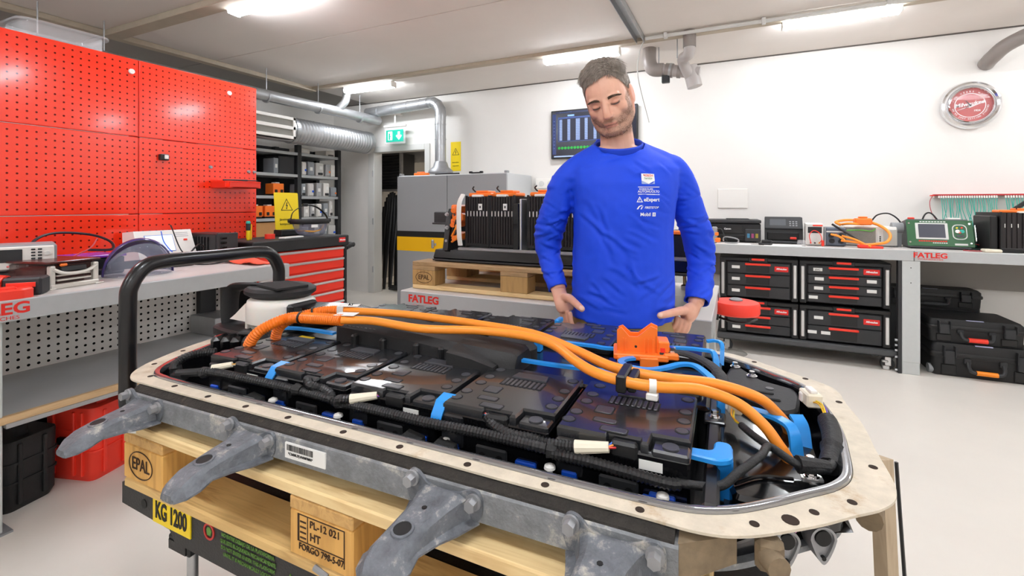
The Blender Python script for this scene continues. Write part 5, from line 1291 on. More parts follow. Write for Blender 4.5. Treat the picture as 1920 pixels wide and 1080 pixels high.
while x < .508:
    wd = rb5.choice((.0007, .0012, .0018)); bc.box(x, x + wd, -.0200, -.0195, -.038, -.0275); x += wd + rb5.choice((.0007, .0012))
o = part('barcode', bc, ink, bp); o['kind'] = 'stuff'
text('*C26E0L27J 01030700X*', .006, ink, bp, (.478, -.0200, -.0435), sx=.95)

def bracket(x0, sk_=0.0, s=1.0):
    a = MB()
    # root plate with two lobes
    pl = [(-.066, -.012), (-.064, .010), (-.056, .017), (-.044, .015), (-.030, .002), (-.012, -.003), (.012, -.003), (.030, .000), (.044, .008), (.056, .010), (.066, .002), (.067, -.022), (.060, -.036), (-.058, -.034)]
    a.at((x0, -.015, -.024), 0, pi / 2); a.prism(rpoly(pl, .008, 3), 0, .006)
    pt = part('bracket_plate', a, zinc_a, bp)
    b = MB(); b.at((x0, -.019, -.024))
    def sec(y, w_, zt, zb, f, dx):
        return [(dx - w_ - f, y, zb), (dx - w_, y, zb + .004), (dx - w_ * .86, y, zt - .006), (dx - w_ * .62, y, zt), (dx + w_ * .62, y, zt), (dx + w_ * .86, y, zt - .006), (dx + w_, y, zb + .004), (dx + w_ + f, y, zb), (dx + w_ + f, y, zb - .003), (dx + w_ * .9, y, zb - .002), (dx + w_ * .75, y, zt - .012), (dx - w_ * .75, y, zt - .012), (dx - w_ * .9, y, zb - .002), (dx - w_ - f, y, zb - .003)]
    st = [(0, .050, -.001, -.036, .012, 0), (-.013, .042, -.003, -.037, .014, 0), (-.032, .035, -.006, -.038, .013, 0), (-.060, .031, -.008, -.035, .007, 0), (-.092, .029, -.012, -.033, .002, 0), (-.116, .030, -.017, -.036, .008, 0), (-.134, .028, -.026, -.041, .004, 0), (-.146, .016, -.037, -.045, .001, 0)]
    b.loft([sec(y * s, w_, zt, zb, f, sk_ * -y) for y, w_, zt, zb, f, d in st])
    arm = part('bracket_arm', b, zinc_a, bp, sharp=28)
    h = MB(); h.at((x0, -.019, -.024)); h.T = h.T @ Matrix.Translation((sk_ * .086 * s, -.086 * s, -.0104)) @ Matrix.Rotation(radians(7), 4, 'X')
    h.lathe([(.0165, -.003), (.0155, .0008), (.0125, .0014), (.0118, -.002)], 22); part('hole_rim', h, zinc_a, arm)
    h2 = MB(); h2.T = h.T.copy(); h2.cyl((0, 0, -.002), (0, 0, .0006), .0122, 20); part('hole', h2, ink, arm)
    h3 = MB(); h3.at((x0, -.019, -.024)); h3.T = h3.T @ Matrix.Translation((sk_ * .042, -.042, -.0066)); h3.cyl((0, 0, 0), (0, 0, .0008), .004, 8); part('hole', h3, ink, arm)
    for bx, bz in ((-.053, .004), (.054, -.006)):
        q = MB(); q.hexbolt((x0 + bx, -.021, -.024 + bz), .0088, .016, 'y'); part('bolt', q, steel_d, bp)
bracket(.010, .10); bracket(.348, .02); bracket(.772, -.10); bracket(1.025, -.12)

# right end lugs
for k, (lx, ly, lz) in enumerate(((1.232, .115, -.057), (1.277, .138, -.054))):
    m = MB(); m.at((lx, ly, lz), radians(22), pi / 2)
    tear = []
    for i in range(24):
        a = 2 * pi * i / 24; r_ = .0175
        x, y = r_ * cos(a), r_ * sin(a)
        if y < 0: y *= 1.9; x *= (1 - .45 * min(1, -y / .033))
        tear.append((x, y))
    m.prism(tear, -.055, .0)
    m.ring(tear, [(p[0] * .80, p[1] * .8 + .0005) for p in tear], 0, .004)
    part('lug', m, steel_d, bp, 'grey cast lug')
    m = MB(); m.at((lx, ly, lz), radians(22), pi / 2); m.cyl((0, .0015, .0005), (0, .0015, .0035), .0105, 18); m.cyl((0, -.025, .0), (0, -.025, .0045), .003, 10); part('lug_hole', m, ink, bp)
part('casting', MB().box(1.19, 1.222, .028, .052, -.050, -.010, .006).cyl((1.205, .035, -.03), (1.215, .015, -.03), .014, 12), mat('brown dirt', '#7d6d57'), bp)
part('casting', MB().cyl((1.345, .20, -.03), (1.335, .165, -.028), .016, 12), mat('brown dirt', '#7d6d57'), bp)

# ---- the cell modules in the tray
LG = 'flat cell modules in the foreground battery'
MW, MD = .203, .212
def flat_module(label, x, y, rz=0):
    t = thing('cell_module', label, 'battery module', (0, 0, 0), 0, LG)
    b = MB(); b.box(-MW / 2, MW / 2, 0, MD, -.072, .030, .004); part('body', b, black_g, t)
    b = MB(); b.prism([(-MW / 2 + .002, .002), (-.02, .002), (-.018, .012), (.03, .012), (.032, .002), (MW / 2 - .058, .002), (MW / 2 - .056, .034), (MW / 2 - .001, .036), (MW / 2 - .001, MD), (-MW / 2 + .001, MD), (-MW / 2 + .001, .01)][::1], .028, .045, .004); part('lid', b, lid_m, t)
    part('corner_step', MB().box(MW / 2 - .054, MW / 2 - .001, .001, .033, .02, .037, .003), lid_m, t); part('face_block', MB().box(-MW / 2, -MW / 2 + .045, -.003, .004, -.03, .026, .003), lid_m, t)
    part('step_cap', MB().cyl((MW / 2 - .028, .018, .036), (MW / 2 - .028, .018, .039), .012, 16), pad_m, t)
    s0 = part('stud', MB().cyl((0, 0, .0445), (0, 0, .0462), .0095, 18, .009), pad_m, t, loc=(-.088, .03, 0))
    s1 = part('stud_ring', MB().ring(circ(0, 0, .0115, 18), circ(0, 0, .0097, 18), .0446, .0454), slot_m, t, loc=(-.088, .03, 0))
    for sx, sy in ((-.085, .062), (-.080, .11), (-.078, .145), (-.075, .19), (.086, .062), (.086, .098), (.086, .135), (.086, .19)):
        share(s0, t, (sx, sy, 0)); share(s1, t, (sx, sy, 0))
    for (sx, sy), (a, c_) in (((-.042, .088), (.014, .018)), ((-.032, .048), (.018, .009)), ((-.012, .022), (.020, .010))):
        part('pad', MB().prism(rrect(sx - a, sx + a, sy - c_ / 1.3, sy + c_ / 1.3, .004), .0445, .0462, .0006), pad_m, t)
        part('pad_edge', MB().ring(rrect(sx - a - .0025, sx + a + .0025, sy - c_ / 1.3 - .0025, sy + c_ / 1.3 + .0025, .005), rrect(sx - a, sx + a, sy - c_ / 1.3, sy + c_ / 1.3, .004), .0446, .0452), slot_m, t)
    part('vent_plate', MB().prism([(-.034, .158), (.040, .158), (.036, .185), (-.030, .185)], .0445, .0485, .001), pad_m, t)
    part('vent_recess', MB().box(-.044, .044, .118, .153, .0446, .0452), slot_m, t)
    v0 = part('vent_fin', MB().box(-.0028, .0028, .1195, .1515, .045, .0468, .0006), pad_m, t, loc=(-.038, 0, 0))
    for k in range(1, 9): share(v0, t, (-.038 + k * .0095, 0, 0))
    part('connector', MB().box(-.012, .028, -.004, .012, .016, .04, .004), black, t)
    part('side_plate', MB().box(-.03, .03, -.006, .0, -.046, -.014, .003), dark, t)
    part('face_label', MB().box(.030, .064, -.0012, .001, .006, .020), label_m, t, 'white barcode sticker')
    for sx in (-.016, .016): part('side_hole', MB().cyl((sx, -.006, -.030), (sx, -.0068, -.030), .0065, 12), slot_m, t)
    part('blue_block', MB().box(.045, .082, -.007, .002, -.050, -.024, .002), blue_d, t, 'blue plastic block')
    part('blue_block', MB().box(-.090, -.065, -.007, .002, -.046, -.022, .002), blue_d, t, 'blue plastic block')
    t.location = (x, y, 0); t.rotation_euler = (0, 0, rz)
    return t
base_l = 'near row of the foreground battery, under the black conduit'
fm0 = flat_module('flat black cell module, leftmost of the near row, below the ribbed orange hoses', 0, 0)
labs = ['flat black cell module, second from left in the near row', 'flat black cell module, middle of the near row, glare on its lid', 'flat black cell module, fourth from left in the near row', 'flat black cell module, rightmost of the near row beside the corner blue busbar']
R_bp = Matrix.Translation((-1.168, .5933, .90)) @ Matrix.Rotation(radians(1.16), 4, 'Z')
def place_local(o, x, y, z=0, rz=0):
    p = R_bp @ Vector((x, y, z)); o.location = p; o.rotation_euler = (0, 0, rz + radians(1.16))
YM = .100
place_local(fm0, .046 + MW / 2, YM)
for k in range(4):
    c = clone(fm0, (0, 0, 0), 0, labs[k]); place_local(c, .046 + MW / 2 + .2155 * (k + 1), YM)
labs = ['flat black cell module, far row, leftmost behind the white blower', 'flat black cell module, far row, second from left', 'flat black cell module, far row, before the pallet block', 'flat black cell module, far row, in front of the man\'s right hip', 'flat black cell module, far row, rightmost beside the orange cover']
for k in range(5):
    c = clone(fm0, (0, 0, 0), 0, labs[k]); place_local(c, .046 + MW / 2 + .2155 * k, .760, 0, pi)

def bpart(name, mb, m, label=None, sharp=35): return part(name, mb, m, bp, label, sharp=sharp)
# gap blocks, braces
bpart('centre_beam', MB().box(.04, 1.13, .335, .53, -.07, .018, .006), black_g)
bpart('centre_cover', MB().prism(rpoly([(.20, .325), (1.02, .325), (1.12, .37), (1.12, .52), (.70, .53), (.20, .53)], .03), .016, .028, .005), black_g)
bpart('side_brace', MB().box(1.128, 1.150, .05, .72, -.06, .006, .004).box(1.122, 1.158, .30, .345, .002, .010, .002), black_p)
bpart('brace_tab', MB().prism(rpoly([(1.112, .040), (1.150, .040), (1.150, .062), (1.112, .062)], .006), -.07, -.008, .003), dark)
bpart('brace_hole', MB().cyl((1.131, .040, -.028), (1.131, .0393, -.028), .005, 12), slot_m)
# central air duct with scoop
dk = MB()
def dsec(x, y0, y1, z, e=.016): return [(x, y0, .022), (x, y0 + .002, z - e), (x, y0 + e, z), (x, y1 - e, z), (x, y1 - .002, z - e), (x, y1, .022)]
dk.loft([dsec(.225, .318, .47, .094), dsec(.24, .312, .475, .096), (dsec(.40, .308, .47, .092)), dsec(.56, .302, .45, .083), dsec(.60, .298, .41, .082), dsec(.735, .300, .405, .074), dsec(.745, .305, .400, .068)])
bpart('air_duct', dk, black_r, 'black air duct along the middle')
sc_ = MB(); sc_.loft([[(x, y + .045, z) for x, y, z in r] for r in ([(.60, .215, .030), (.60, .215, .076), (.60, .29, .086), (.60, .29, .030)], [(.66, .222, .030), (.66, .222, .066), (.665, .30, .07), (.665, .30, .030)], [(.705, .235, .034), (.705, .235, .050), (.71, .305, .054), (.71, .305, .034)])]); bpart('duct_scoop', sc_, black_r, 'sloping duct outlet')
bpart('scoop_mouth', MB().loft([[(x, y + .045, z) for x, y, z in r] for r in ([(.7045, .24, .036), (.7045, .24, .048), (.7095, .30, .051), (.7095, .30, .037)], [(.7065, .24, .036), (.7065, .24, .048), (.7115, .30, .051), (.7115, .30, .037)])]), slot_m)
for x in (.30, .39, .49, .56):
    bpart('duct_clip', MB().box(x - .008, x + .008, .296, .318, .030, .07, .004).box(x - .014, x + .014, .290, .312, .028, .036, .002), black)
for x0, x1 in ((.33, .46), (.50, .555)): bpart('blue_strip', MB().box(x0, x1, .300, .308, .030, .040, .001), blue_b, 'blue busbar edge under the duct')
for k in range(9): bpart('duct_text_mark', MB().box(.27 + k * .013, .278 + k * .013, .285, .289, .0945, .0955), dark)
fd = MB(); fd.loft([[(.02, .345, .045), (.02, .345, .105), (.02, .43, .105), (.02, .43, .045)], [(.07, .345, .045), (.07, .345, .108), (.07, .43, .108), (.07, .43, .045)], [(.14, .40, .05), (.14, .40, .098), (.14, .49, .098), (.14, .49, .05)], [(.22, .455, .05), (.22, .455, .078), (.22, .52, .078), (.22, .52, .05)], [(.72, .455, .048), (.72, .455, .066), (.72, .50, .066), (.72, .50, .048)]])
bpart('fan_duct', fd, black_g, 'black duct from the blower')
bpart('duct_collar', MB().box(.012, .035, .338, .437, .042, .112, .006), black)
bpart('duct_rib', MB().box(.40, .46, .42, .455, .074, .092, .005), black)
bpart('side_lobe', MB().prism(rpoly([(.60, .41), (.735, .40), (.75, .44), (.72, .47), (.6, .46)], .02), .028, .066, .012), black_r)
# blue busbars
for nm, pts, wd in (('b1', [(.742, .389, .052), (.722, .384, .052), (.715, .365, .052), (.726, .350, .052), (.784, .347, .052), (.845, .348, .052), (.913, .354, .052), (1.0, .357, .048)], .013),
                    ('b2', [(.972, .455, .055), (.955, .440, .055), (.950, .415, .055), (.970, .394, .055), (1.011, .392, .055), (1.041, .41, .057), (1.07, .438, .060), (1.094, .445, .060), (1.112, .432, .057), (1.135, .397, .050), (1.148, .385, .03), (1.150, .378, -.03)], .014),
                    ('b3', [(.782, .521, .050), (.859, .516, .052), (.913, .512, .053), (1.041, .57, .055), (1.110, .582, .055), (1.134, .578, .050), (1.141, .560, .01)], .013),
                    ('b4', [(1.115, .680, .05), (1.135, .686, .052), (1.150, .680, .045), (1.150, .66, .0)], .010),
                    ('b5', [(.015, .300, .035), (.040, .297, .056), (.065, .305, .060), (.126, .316, .060), (.215, .322, .058)], .015),
                    ('b6', [(1.185, .39, .008), (1.216, .378, .010), (1.248, .358, .010), (1.266, .340, .0), (1.272, .325, -.05)], .020),
                    ('b7', [(1.278, .405, .004), (1.285, .385, -.01), (1.287, .355, -.055)], .024)):
    bpart('busbar', MB().bar(cr(pts, 5), wd, .006), blue_b, 'blue busbar')
lp_ = MB(); lp_.prism(rpoly([(1.095, .140), (1.150, .135), (1.168, .150), (1.166, .198), (1.142, .198), (1.140, .163), (1.095, .160)], .012), .016, .024, .002); bpart('busbar', lp_, blue_b, 'L-shaped blue busbar')
bpart('busbar', MB().box(1.144, 1.168, .150, .196, -.045, .02, .003), mat('blue busbar deep', '#1e7fcf', .3), 'blue busbar leg')
for x in (.046 + .2155 * k - .006 for k in (1, 3)):
    bpart('blue_clip', MB().loft([[(x - .011, YM - .010, .016), (x + .011, YM - .010, .016), (x + .011, YM - .008, .023), (x - .011, YM - .008, .023)], [(x - .011, YM + .006, .036), (x + .011, YM + .006, .036), (x + .011, YM + .008, .043), (x - .011, YM + .008, .043)], [(x - .011, YM + .034, .040), (x + .016, YM + .034, .040), (x + .016, YM + .034, .047), (x - .011, YM + .034, .047)]]), blue_b, 'blue junction clip')
bpart('blue_clip', MB().loft([[(.69, .47, .03), (.69, .47, .055), (.735, .485, .055), (.735, .485, .03)], [(.69, .49, .03), (.69, .49, .058), (.735, .505, .058), (.735, .505, .03)]]), blue_b, 'blue junction clip')
bpart('blue_clip', MB().box(.685, .70, .735, .78, .035, .05, .003), blue_b, 'blue junction clip')
# side parts in the near gap
for k, x in enumerate((.237, .650, .717)):
    bpart('foam_block', MB().loft([[(x - .022, .048, -.07), (x + .022, .048, -.07), (x + .022, .086, -.07), (x - .022, .086, -.07)], [(x - .016, .054, -.010), (x + .018, .054, -.016), (x + .018, .084, -.014), (x - .016, .084, -.008)]]), rubber, 'dark foam block')
for x, y, z in ((.285, .080, -.004), (.469, .078, -.002), (.71, .084, -.004), (.905, .082, -.004), (1.075, .088, -.010)):
    bpart('white_clip', MB().lathe([(.0095, 0), (.0085, .004), (.004, .006), (.003, .007)], 14, (x, y, z - .012)).box(x - .004, x + .004, y - .004, y + .004, z - .022, z - .012, .002), white_p, 'white clip')
for k in range(12):
    q = MB(); q.hexbolt((.08 + k * .092, .062, -.073), .005, .008); bpart('tray_bolt', q, chrome)
bpart('blue_block', MB().box(1.045, 1.108, .088, .098, -.056, -.028, .002), blue_d, 'blue plastic block')
bpart('blue_block', MB().box(.86, .895, .088, .098, -.056, -.044, .002), blue_d, 'blue plastic block')
# blower at the left end
white_t = mat('milky plastic', '#e8e4dc', .35, sss=.15)
bw = thing('blower', 'milky white blower with black cap and foam pad at the battery left end', 'blower', (0, 0, 0))
place_local(bw, -.095, .415, .012)
vol = []
for k in range(40):
    a = 2 * pi * k / 40; r_ = .086 + .022 * (k / 40)
    vol.append((r_ * cos(a + .6), r_ * sin(a + .6)))
part('housing', MB().loft([[(x * .86, y * .86, .018) for x, y in vol], [(x * .9, y * .9, .030) for x, y in vol], [(x, y, .036) for x, y in vol], [(x, y, .082) for x, y in vol], [(x * .96, y * .96, .098) for x, y in vol], [(x * .84, y * .84, .106) for x, y in vol]]), white_t, bw, sharp=50)
part('outlet', MB().box(.02, .095, -.06, .03, .040, .100, .012), white_t, bw)
part('side_flap', MB().loft([[(-.135, -.075, .036), (-.05, -.080, .036), (-.05, -.03, .036), (-.135, -.03, .036)], [(-.118, -.070, .050), (-.05, -.075, .060), (-.05, -.03, .060), (-.118, -.03, .050)], [(-.085, -.06, .084), (-.05, -.06, .09), (-.05, -.03, .09), (-.085, -.03, .084)]]), white_t, bw)
for a in (-120, -80, -40): part('foot', MB().box(-.006, .006, -.006, .006, .0, .045, .002), white_t, bw, loc=(.092 * cos(radians(a)), .092 * sin(radians(a)), .0))
part('cap', MB().loft([[(x * .80, y * .80, .104) for x, y in circ(0, 0, .11, 36, .095)], [(x * 1.0, y * 1.0, .118) for x, y in circ(-.004, 0, .11, 36, .095)], [(x * 1.0, y, .128) for x, y in circ(-.004, 0, .11, 36, .095)], [(x * .9, y * .9, .136) for x, y in circ(-.006, 0, .108, 36, .095)]]), black_r, bw, 'black cap')
part('foam_pad', MB().at((.018, -.012, .136), radians(-14)).box(-.066, .066, -.048, .048, 0, .007, .001), rubber, bw, 'square foam pad')
part('bracket', MB().tube(cr([(-.17, -.045, .0), (-.178, -.045, .05), (-.175, -.042, .105), (-.155, -.035, .126), (-.10, -.02, .130), (-.06, -.01, .130)], 5), .020, 8, flat=(.55, 1.5)), black_r, bw, 'black bracket arm')
part('base', MB().prism(rpoly([(-.19, -.10), (-.09, -.12), (.06, -.13), (.12, -.06), (.12, .1), (-.12, .12), (-.19, .05)], .03), -.008, .018, .006), black_r, bw, 'black base')
# ribbed connector box
cbx = thing('connector_box', 'black three-lobed connector box in front of the white blower', 'connector', (0, 0, 0)); place_local(cbx, -.040, .228, -.004, .25)
for k in range(3): part('lobe', MB().box(-.060 + k * .029, -.031 + k * .029 - .001, -.032, .024, 0, .052, .010), black_g, cbx)
part('rear_cap', MB().box(.02, .075, -.02, .045, .005, .052, .012).box(.0, .05, .0, .03, .05, .060, .004), black_r, cbx)
part('plug', MB().cyl((.045, -.015, .02), (.10, -.02, .02), .016, 12), black, cbx)
# cables
ca = [(.219, .343, .115), (.366, .392, .11), (.496, .41, .105), (.599, .419, .1), (.746, .41, .095), (.869, .346, .09), (.949, .297, .085), (1.011, .29, .08), (1.068, .294, .078), (1.14, .322, .07), (1.211, .355, .045), (1.247, .378, .01), (1.264, .4, -.02), (1.268, .41, -.05)]
cbb = [(.297, .263, .115), (.367, .297, .112), (.503, .306, .106), (.627, .367, .1), (.746, .378, .097), (.82, .35, .093), (.89, .278, .09), (.94, .245, .085), (1.0, .238, .08), (1.054, .247, .077), (1.114, .277, .072), (1.175, .3, .05), (1.216, .301, .02), (1.24, .297, -.01), (1.255, .302, -.035), (1.258, .305, -.06)]
o1 = thing('orange_cable', 'orange high voltage cable with a white N tag crossing the battery, rear one', 'cable', (0, 0, 0)); place_local(o1, 0, 0)
part('cable', MB().tube(cr(ca, 8), .0098, 14), orange_c, o1, sharp=60)
part('ribbed_sleeve', MB().corr(cr([(.065, .262, .0), (.080, .255, .06), (.105, .262, .09), (.139, .298, .105), (.178, .327, .113), (.225, .346, .115)], 10), .0135, .0062, 12), mat('orange ribbed sleeve', '#f07a1c', .36), o1, 'ribbed orange sleeve')
part('tag', MB().at((.232, .352, .118), radians(25)).box(-.024, .030, -.012, .016, .0085, .0100, .0005).box(-.024, -.008, -.016, .018, -.012, .0102), label_m, o1, 'white paper tag')
text('N', .016, ink, o1, (.240, .354, .1285), (radians(35), 0, radians(25)), bold=.02)
part('tie', MB().tube([(.150, .3085, .108), (.154, .3115, .109)], .0152, 12), black, o1)
o2 = thing('orange_cable', 'orange high voltage cable crossing the battery, front one', 'cable', (0, 0, 0)); place_local(o2, 0, 0)
part('cable', MB().tube(cr(cbb, 8), .0098, 14), orange_c, o2, sharp=60)
part('ribbed_sleeve', MB().corr(cr([(.040, .212, .0), (.060, .19, .04), (.084, .195, .075), (.108, .219, .095), (.137, .251, .107), (.214, .257, .112), (.30, .264, .115)], 10), .0145, .0062, 12), mat('orange ribbed sleeve', '#f07a1c'), o2, 'ribbed orange sleeve')
part('tag', MB().at((.305, .272, .120), radians(18)).box(-.030, .022, -.010, .024, .006, .0075, .0005), label_m, o2, 'white paper tag')
part('tie', MB().tube([(.168, .254, .110), (.173, .2545, .110)], .0162, 12), black, o2)
part('cable_clip', MB().box(.978, .996, .225, .30, .062, .094, .003).box(.996, 1.012, .235, .29, .062, .090, .003), black, o2, 'black cable clip')
part('cable_clip', MB().tube([(1.034, .242, .0785), (1.046, .2445, .078)], .0118, 12).box(1.03, 1.05, .23, .25, .056, .068, .002), white_p, o2, 'white cable clip')
# orange terminal cover
oc_ = thing('terminal_cover', 'bright orange notched terminal cover standing on the far side of the battery', 'cover', (0, 0, 0)); place_local(oc_, .975, .50, .046, radians(12))
part('base', MB().box(-.058, .062, -.035, .05, 0, .014, .003).box(-.05, -.03, -.042, -.03, -.012, .01, .002).box(.0, .04, -.042, -.03, -.014, .01, .002), orange, oc_)
wn = MB(); wn.at((0, -.012, .012), 0, pi / 2); wn.prism([(-.050, 0), (.040, 0), (.040, .056), (.026, .062), (-.004, .036), (-.022, .036), (-.040, .056), (-.050, .050)], -.006, 0); part('front_wall', wn, orange, oc_)
wn = MB(); wn.at((0, .035, .012), 0, pi / 2); wn.prism([(-.046, 0), (.044, 0), (.044, .052), (.030, .058), (.0, .034), (-.018, .034), (-.036, .050), (-.046, .046)], -.006, 0); part('back_wall', wn, orange, oc_)
part('side_wall', MB().box(-.050, -.044, -.012, .035, .012, .05, .002), orange, oc_); part('side_wall', MB().box(.034, .040, -.012, .035, .012, .055, .002), orange, oc_)
for x in (-.036, -.03, .012, .02, .03): part('rib', MB().box(x - .001, x + .001, -.0205, -.017, .014, .046), orange, oc_)
part('right_step', MB().box(.040, .066, -.018, .03, .012, .042, .003).box(.052, .085, -.03, .02, .004, .018, .003), orange, oc_)
part('terminal_bolt', MB().hexbolt((.072, -.008, .017), .008, .012), chrome, oc_)
part('pin_hole', MB().cyl((-.008, -.018, .028), (-.008, -.0192, .028), .003, 10), dark, oc_)
part('window', MB().box(.046, .056, -.0195, -.017, .018, .028), red_plastic, oc_)
# black conduits
def cond(label, pts, r=.0092, rib=True, m=None, sleeves=(), wires=()):
    t = thing('cable_harness', label, 'harness', (0, 0, 0)); place_local(t, 0, 0)
    part('conduit', MB().corr(cr(pts, 8), r, .0062, 10, .20) if rib else MB().tube(cr(pts, 6), r, 10), m or mat('conduit black', '#202021', .42), t, sharp=28 if rib else 60)
    for a, b, rr_2, mm, lb in sleeves: part('sleeve', MB().tube(cr([a, tuple((p + q) / 2 for p, q in zip(a, b)), b], 4), rr_2, 10, radii=[rr_2 * (1 - .25 * i / 8) for i in range(9)]), mm, t, lb)
    for i, (a, b, c_, col) in enumerate(wires): part('wire', MB().tube(cr([a, b, c_], 4), .0016, 5), mat('wire ' + col, col, .45), t)
    return t
cond('black ribbed conduit along the left half of the near module row', [(-.02, .07, .0), (.07, .057, .02), (.108, .063, .025), (.182, .067, .025), (.269, .078, .02), (.354, .086, .015), (.431, .082, .015), (.451, .085, .01)], sleeves=(((.085, .062, .02), (.10, .062, .024), .013, tape_m, 'black tape wrap'), ((.105, .068, .030), (.137, .093, .036), .0085, ivory, 'white sleeve'), ((.345, .086, .016), (.362, .086, .016), .0125, tape_m, 'black tape wrap')), wires=(((.135, .092, .036), (.145, .10, .036), (.15, .108, .034), '#e0a030'), ((.135, .092, .035), (.147, .10, .034), (.154, .108, .031), '#d8d0c0')))
cond('black ribbed conduit branch rising to the second module\'s plug', [(.372, .094, .034), (.385, .087, .030), (.408, .094, .025), (.436, .090, .02), (.451, .085, .01)], wires=(((.372, .094, .034), (.362, .10, .036), (.352, .104, .03), '#c04868'),))
cond('black ribbed conduit along the right half of the near module row', [(.451, .085, .01), (.472, .084, .01), (.556, .078, .015), (.677, .076, .015), (.781, .081, .015), (.878, .08, .015), (.911, .088, .01)], sleeves=(((.462, .085, .011), (.476, .084, .011), .013, tape_m, 'black tape wrap'), ((.500, .078, .025), (.545, .102, .031), .0095, ivory, 'white sleeve'), ((.900, .086, .012), (.915, .088, .011), .014, tape_m, 'black tape wrap')), wires=(((.543, .101, .031), (.552, .106, .031), (.558, .112, .028), '#d04878'), ((.543, .101, .030), (.554, .105, .029), (.562, .112, .026), '#6a3fae')))
cond('short ribbed conduit feeding the white sleeve of the third module', [(.462, .086, .014), (.48, .076, .022), (.503, .079, .025)])
cond('black ribbed conduit branch rising to the fourth module\'s plug', [(.782, .108, .030), (.805, .093, .025), (.837, .088, .02), (.872, .095, .017), (.911, .093, .012)], wires=(((.782, .108, .03), (.776, .112, .034), (.77, .113, .03), '#d8d8d8'), ((.782, .107, .03), (.774, .110, .034), (.766, .112, .028), '#2a9ad0'), ((.781, .108, .031), (.773, .111, .036), (.764, .113, .031), '#d04030')))
cond('black ribbed conduit to the white sleeve of the rightmost module', [(.901, .09, .018), (.927, .090, .02), (.949, .088, .024)], sleeves=(((.945, .086, .024), (.996, .093, .031), .0105, ivory, 'white sleeve'),), wires=(((.994, .093, .031), (1.0, .100, .036), (1.002, .108, .034), '#3a6fd0'), ((.994, .093, .031), (1.003, .098, .034), (1.006, .107, .031), '#e08a20'), ((.994, .092, .030), (1.005, .096, .031), (1.009, .105, .028), '#c83030')))
cond('black ribbed conduit curving toward the lower right tray corner', [(.911, .082, .008), (.964, .080, .01), (1.019, .084, .005), (1.08, .088, .0), (1.10, .094, .0)])
cond('black ribbed hose looping in the left tray corner', [(-.050, .085, -.015), (-.048, .075, .008), (-.052, .095, .022), (-.040, .125, .028), (-.005, .150, .030)], .0105, sleeves=(((-.05, .082, -.008), (-.049, .082, .012), .0135, tape_m, 'black tape wrap'), ((-.045, .078, -.012), (.01, .066, .0), .013, tape_m, 'black tape wrap')))
cond('smooth taped harness crossing the right end of the tray', [(1.09, .094, .0), (1.147, .109, .0), (1.175, .142, .01), (1.206, .193, .015), (1.222, .241, .01), (1.254, .214, .005), (1.282, .218, .0), (1.302, .234, .0), (1.310, .26, -.005)], .0062, False, tape_m, sleeves=(((1.258, .214, .004), (1.30, .232, .0), .013, tape_m, 'thick taped end'),))
cond('short taped branch with a white plug beside the right-hand brace', [(1.184, .318, .004), (1.199, .275, .010), (1.222, .241, .010)], .0062, False, tape_m, wires=(((1.184, .318, .004), (1.168, .335, .012), (1.170, .378, .012), '#e09a20'), ((1.184, .318, .004), (1.172, .33, .008), (1.173, .378, .01), '#d8c020')))
cond('thick black taped hose standing in the right tray corner', [(1.324, .385, .012), (1.324, .345, .004), (1.317, .30, -.004), (1.306, .26, -.012)], .0155, False, tape_m, sleeves=(((1.318, .305, -.003), (1.314, .29, -.005), .0185, tape_m, 'tape ring'),), wires=(((1.324, .385, .015), (1.322, .42, .026), (1.312, .455, .020), '#e8c31c'), ((1.326, .385, .014), (1.327, .42, .022), (1.318, .455, .018), '#6a4fb0'), ((1.322, .385, .015), (1.318, .42, .025), (1.309, .45, .018), '#e0b020')))
def plug(label, x, y, z, rz, s=1.0):
    t = thing('plug_connector', label, 'connector', (0, 0, 0)); place_local(t, x, y, z, rz)
    part('shell', MB().box(-.012 * s, .012 * s, -.02 * s, .012 * s, 0, .022 * s, .003), ivory, t)
    part('latch', MB().box(-.005 * s, .005 * s, -.016 * s, .006 * s, .022 * s, .027 * s, .001).box(-.015 * s, .015 * s, -.004 * s, .006 * s, .003 * s, .018 * s, .002), white_p, t)
    part('pin_block', MB().box(-.008 * s, .008 * s, .012 * s, .022 * s, .004 * s, .018 * s, .002), ivory, t)
plug('ivory plug connector standing beside the right brace of the battery', 1.172, .385, .0, .2, 1.0)
plug('larger ivory plug connector with yellow wires in the right tray corner', 1.309, .465, .008, .25, 1.2)
# right end castings
bpart('end_cover', MB().prism(rpoly([(1.153, .560), (1.17, .66), (1.191, .662), (1.214, .617), (1.234, .585), (1.296, .555), (1.298, .509), (1.286, .438), (1.262, .417), (1.232, .44), (1.189, .471)], .010), -.05, .002, .005), black_r, 'black end cover')
bpart('cover_rib', MB().box(1.196, 1.25, .50, .506, .0, .006, .002).box(1.205, 1.26, .468, .474, .0, .006, .002), black_r)
bpart('cover_stud', MB().cyl((1.245, .535, .001), (1.245, .535, .0035), .008, 14), pad_m)
bpart('end_floor', MB().loft([[(1.155, .12, -.072), (1.325, .20, -.072), (1.325, .45, -.072), (1.155, .47, -.072)], [(1.155, .12, -.040), (1.30, .215, -.045), (1.30, .45, -.030), (1.155, .47, -.020)]]), black_g)
bpart('end_casting', MB().prism(rpoly([(1.161, .155), (1.203, .205), (1.263, .215), (1.289, .205), (1.318, .232), (1.312, .195), (1.254, .155), (1.206, .125), (1.168, .125)], .010), -.07, -.016, .006), black_g, 'black corner casting')
bpart('casting_rib', MB().tube(cr([(1.170, .15, -.012), (1.205, .185, -.012), (1.25, .198, -.012)], 4), .003, 6), black_g)
bpart('hose_stub', MB().tube(cr([(1.14, .066, -.055), (1.175, .085, -.045), (1.20, .105, -.04), (1.215, .115, -.045)], 5), .009, 8), black_g)
bpart('white_tab', MB().box(1.195, 1.228, .108, .124, -.06, -.048, .003), label_m)
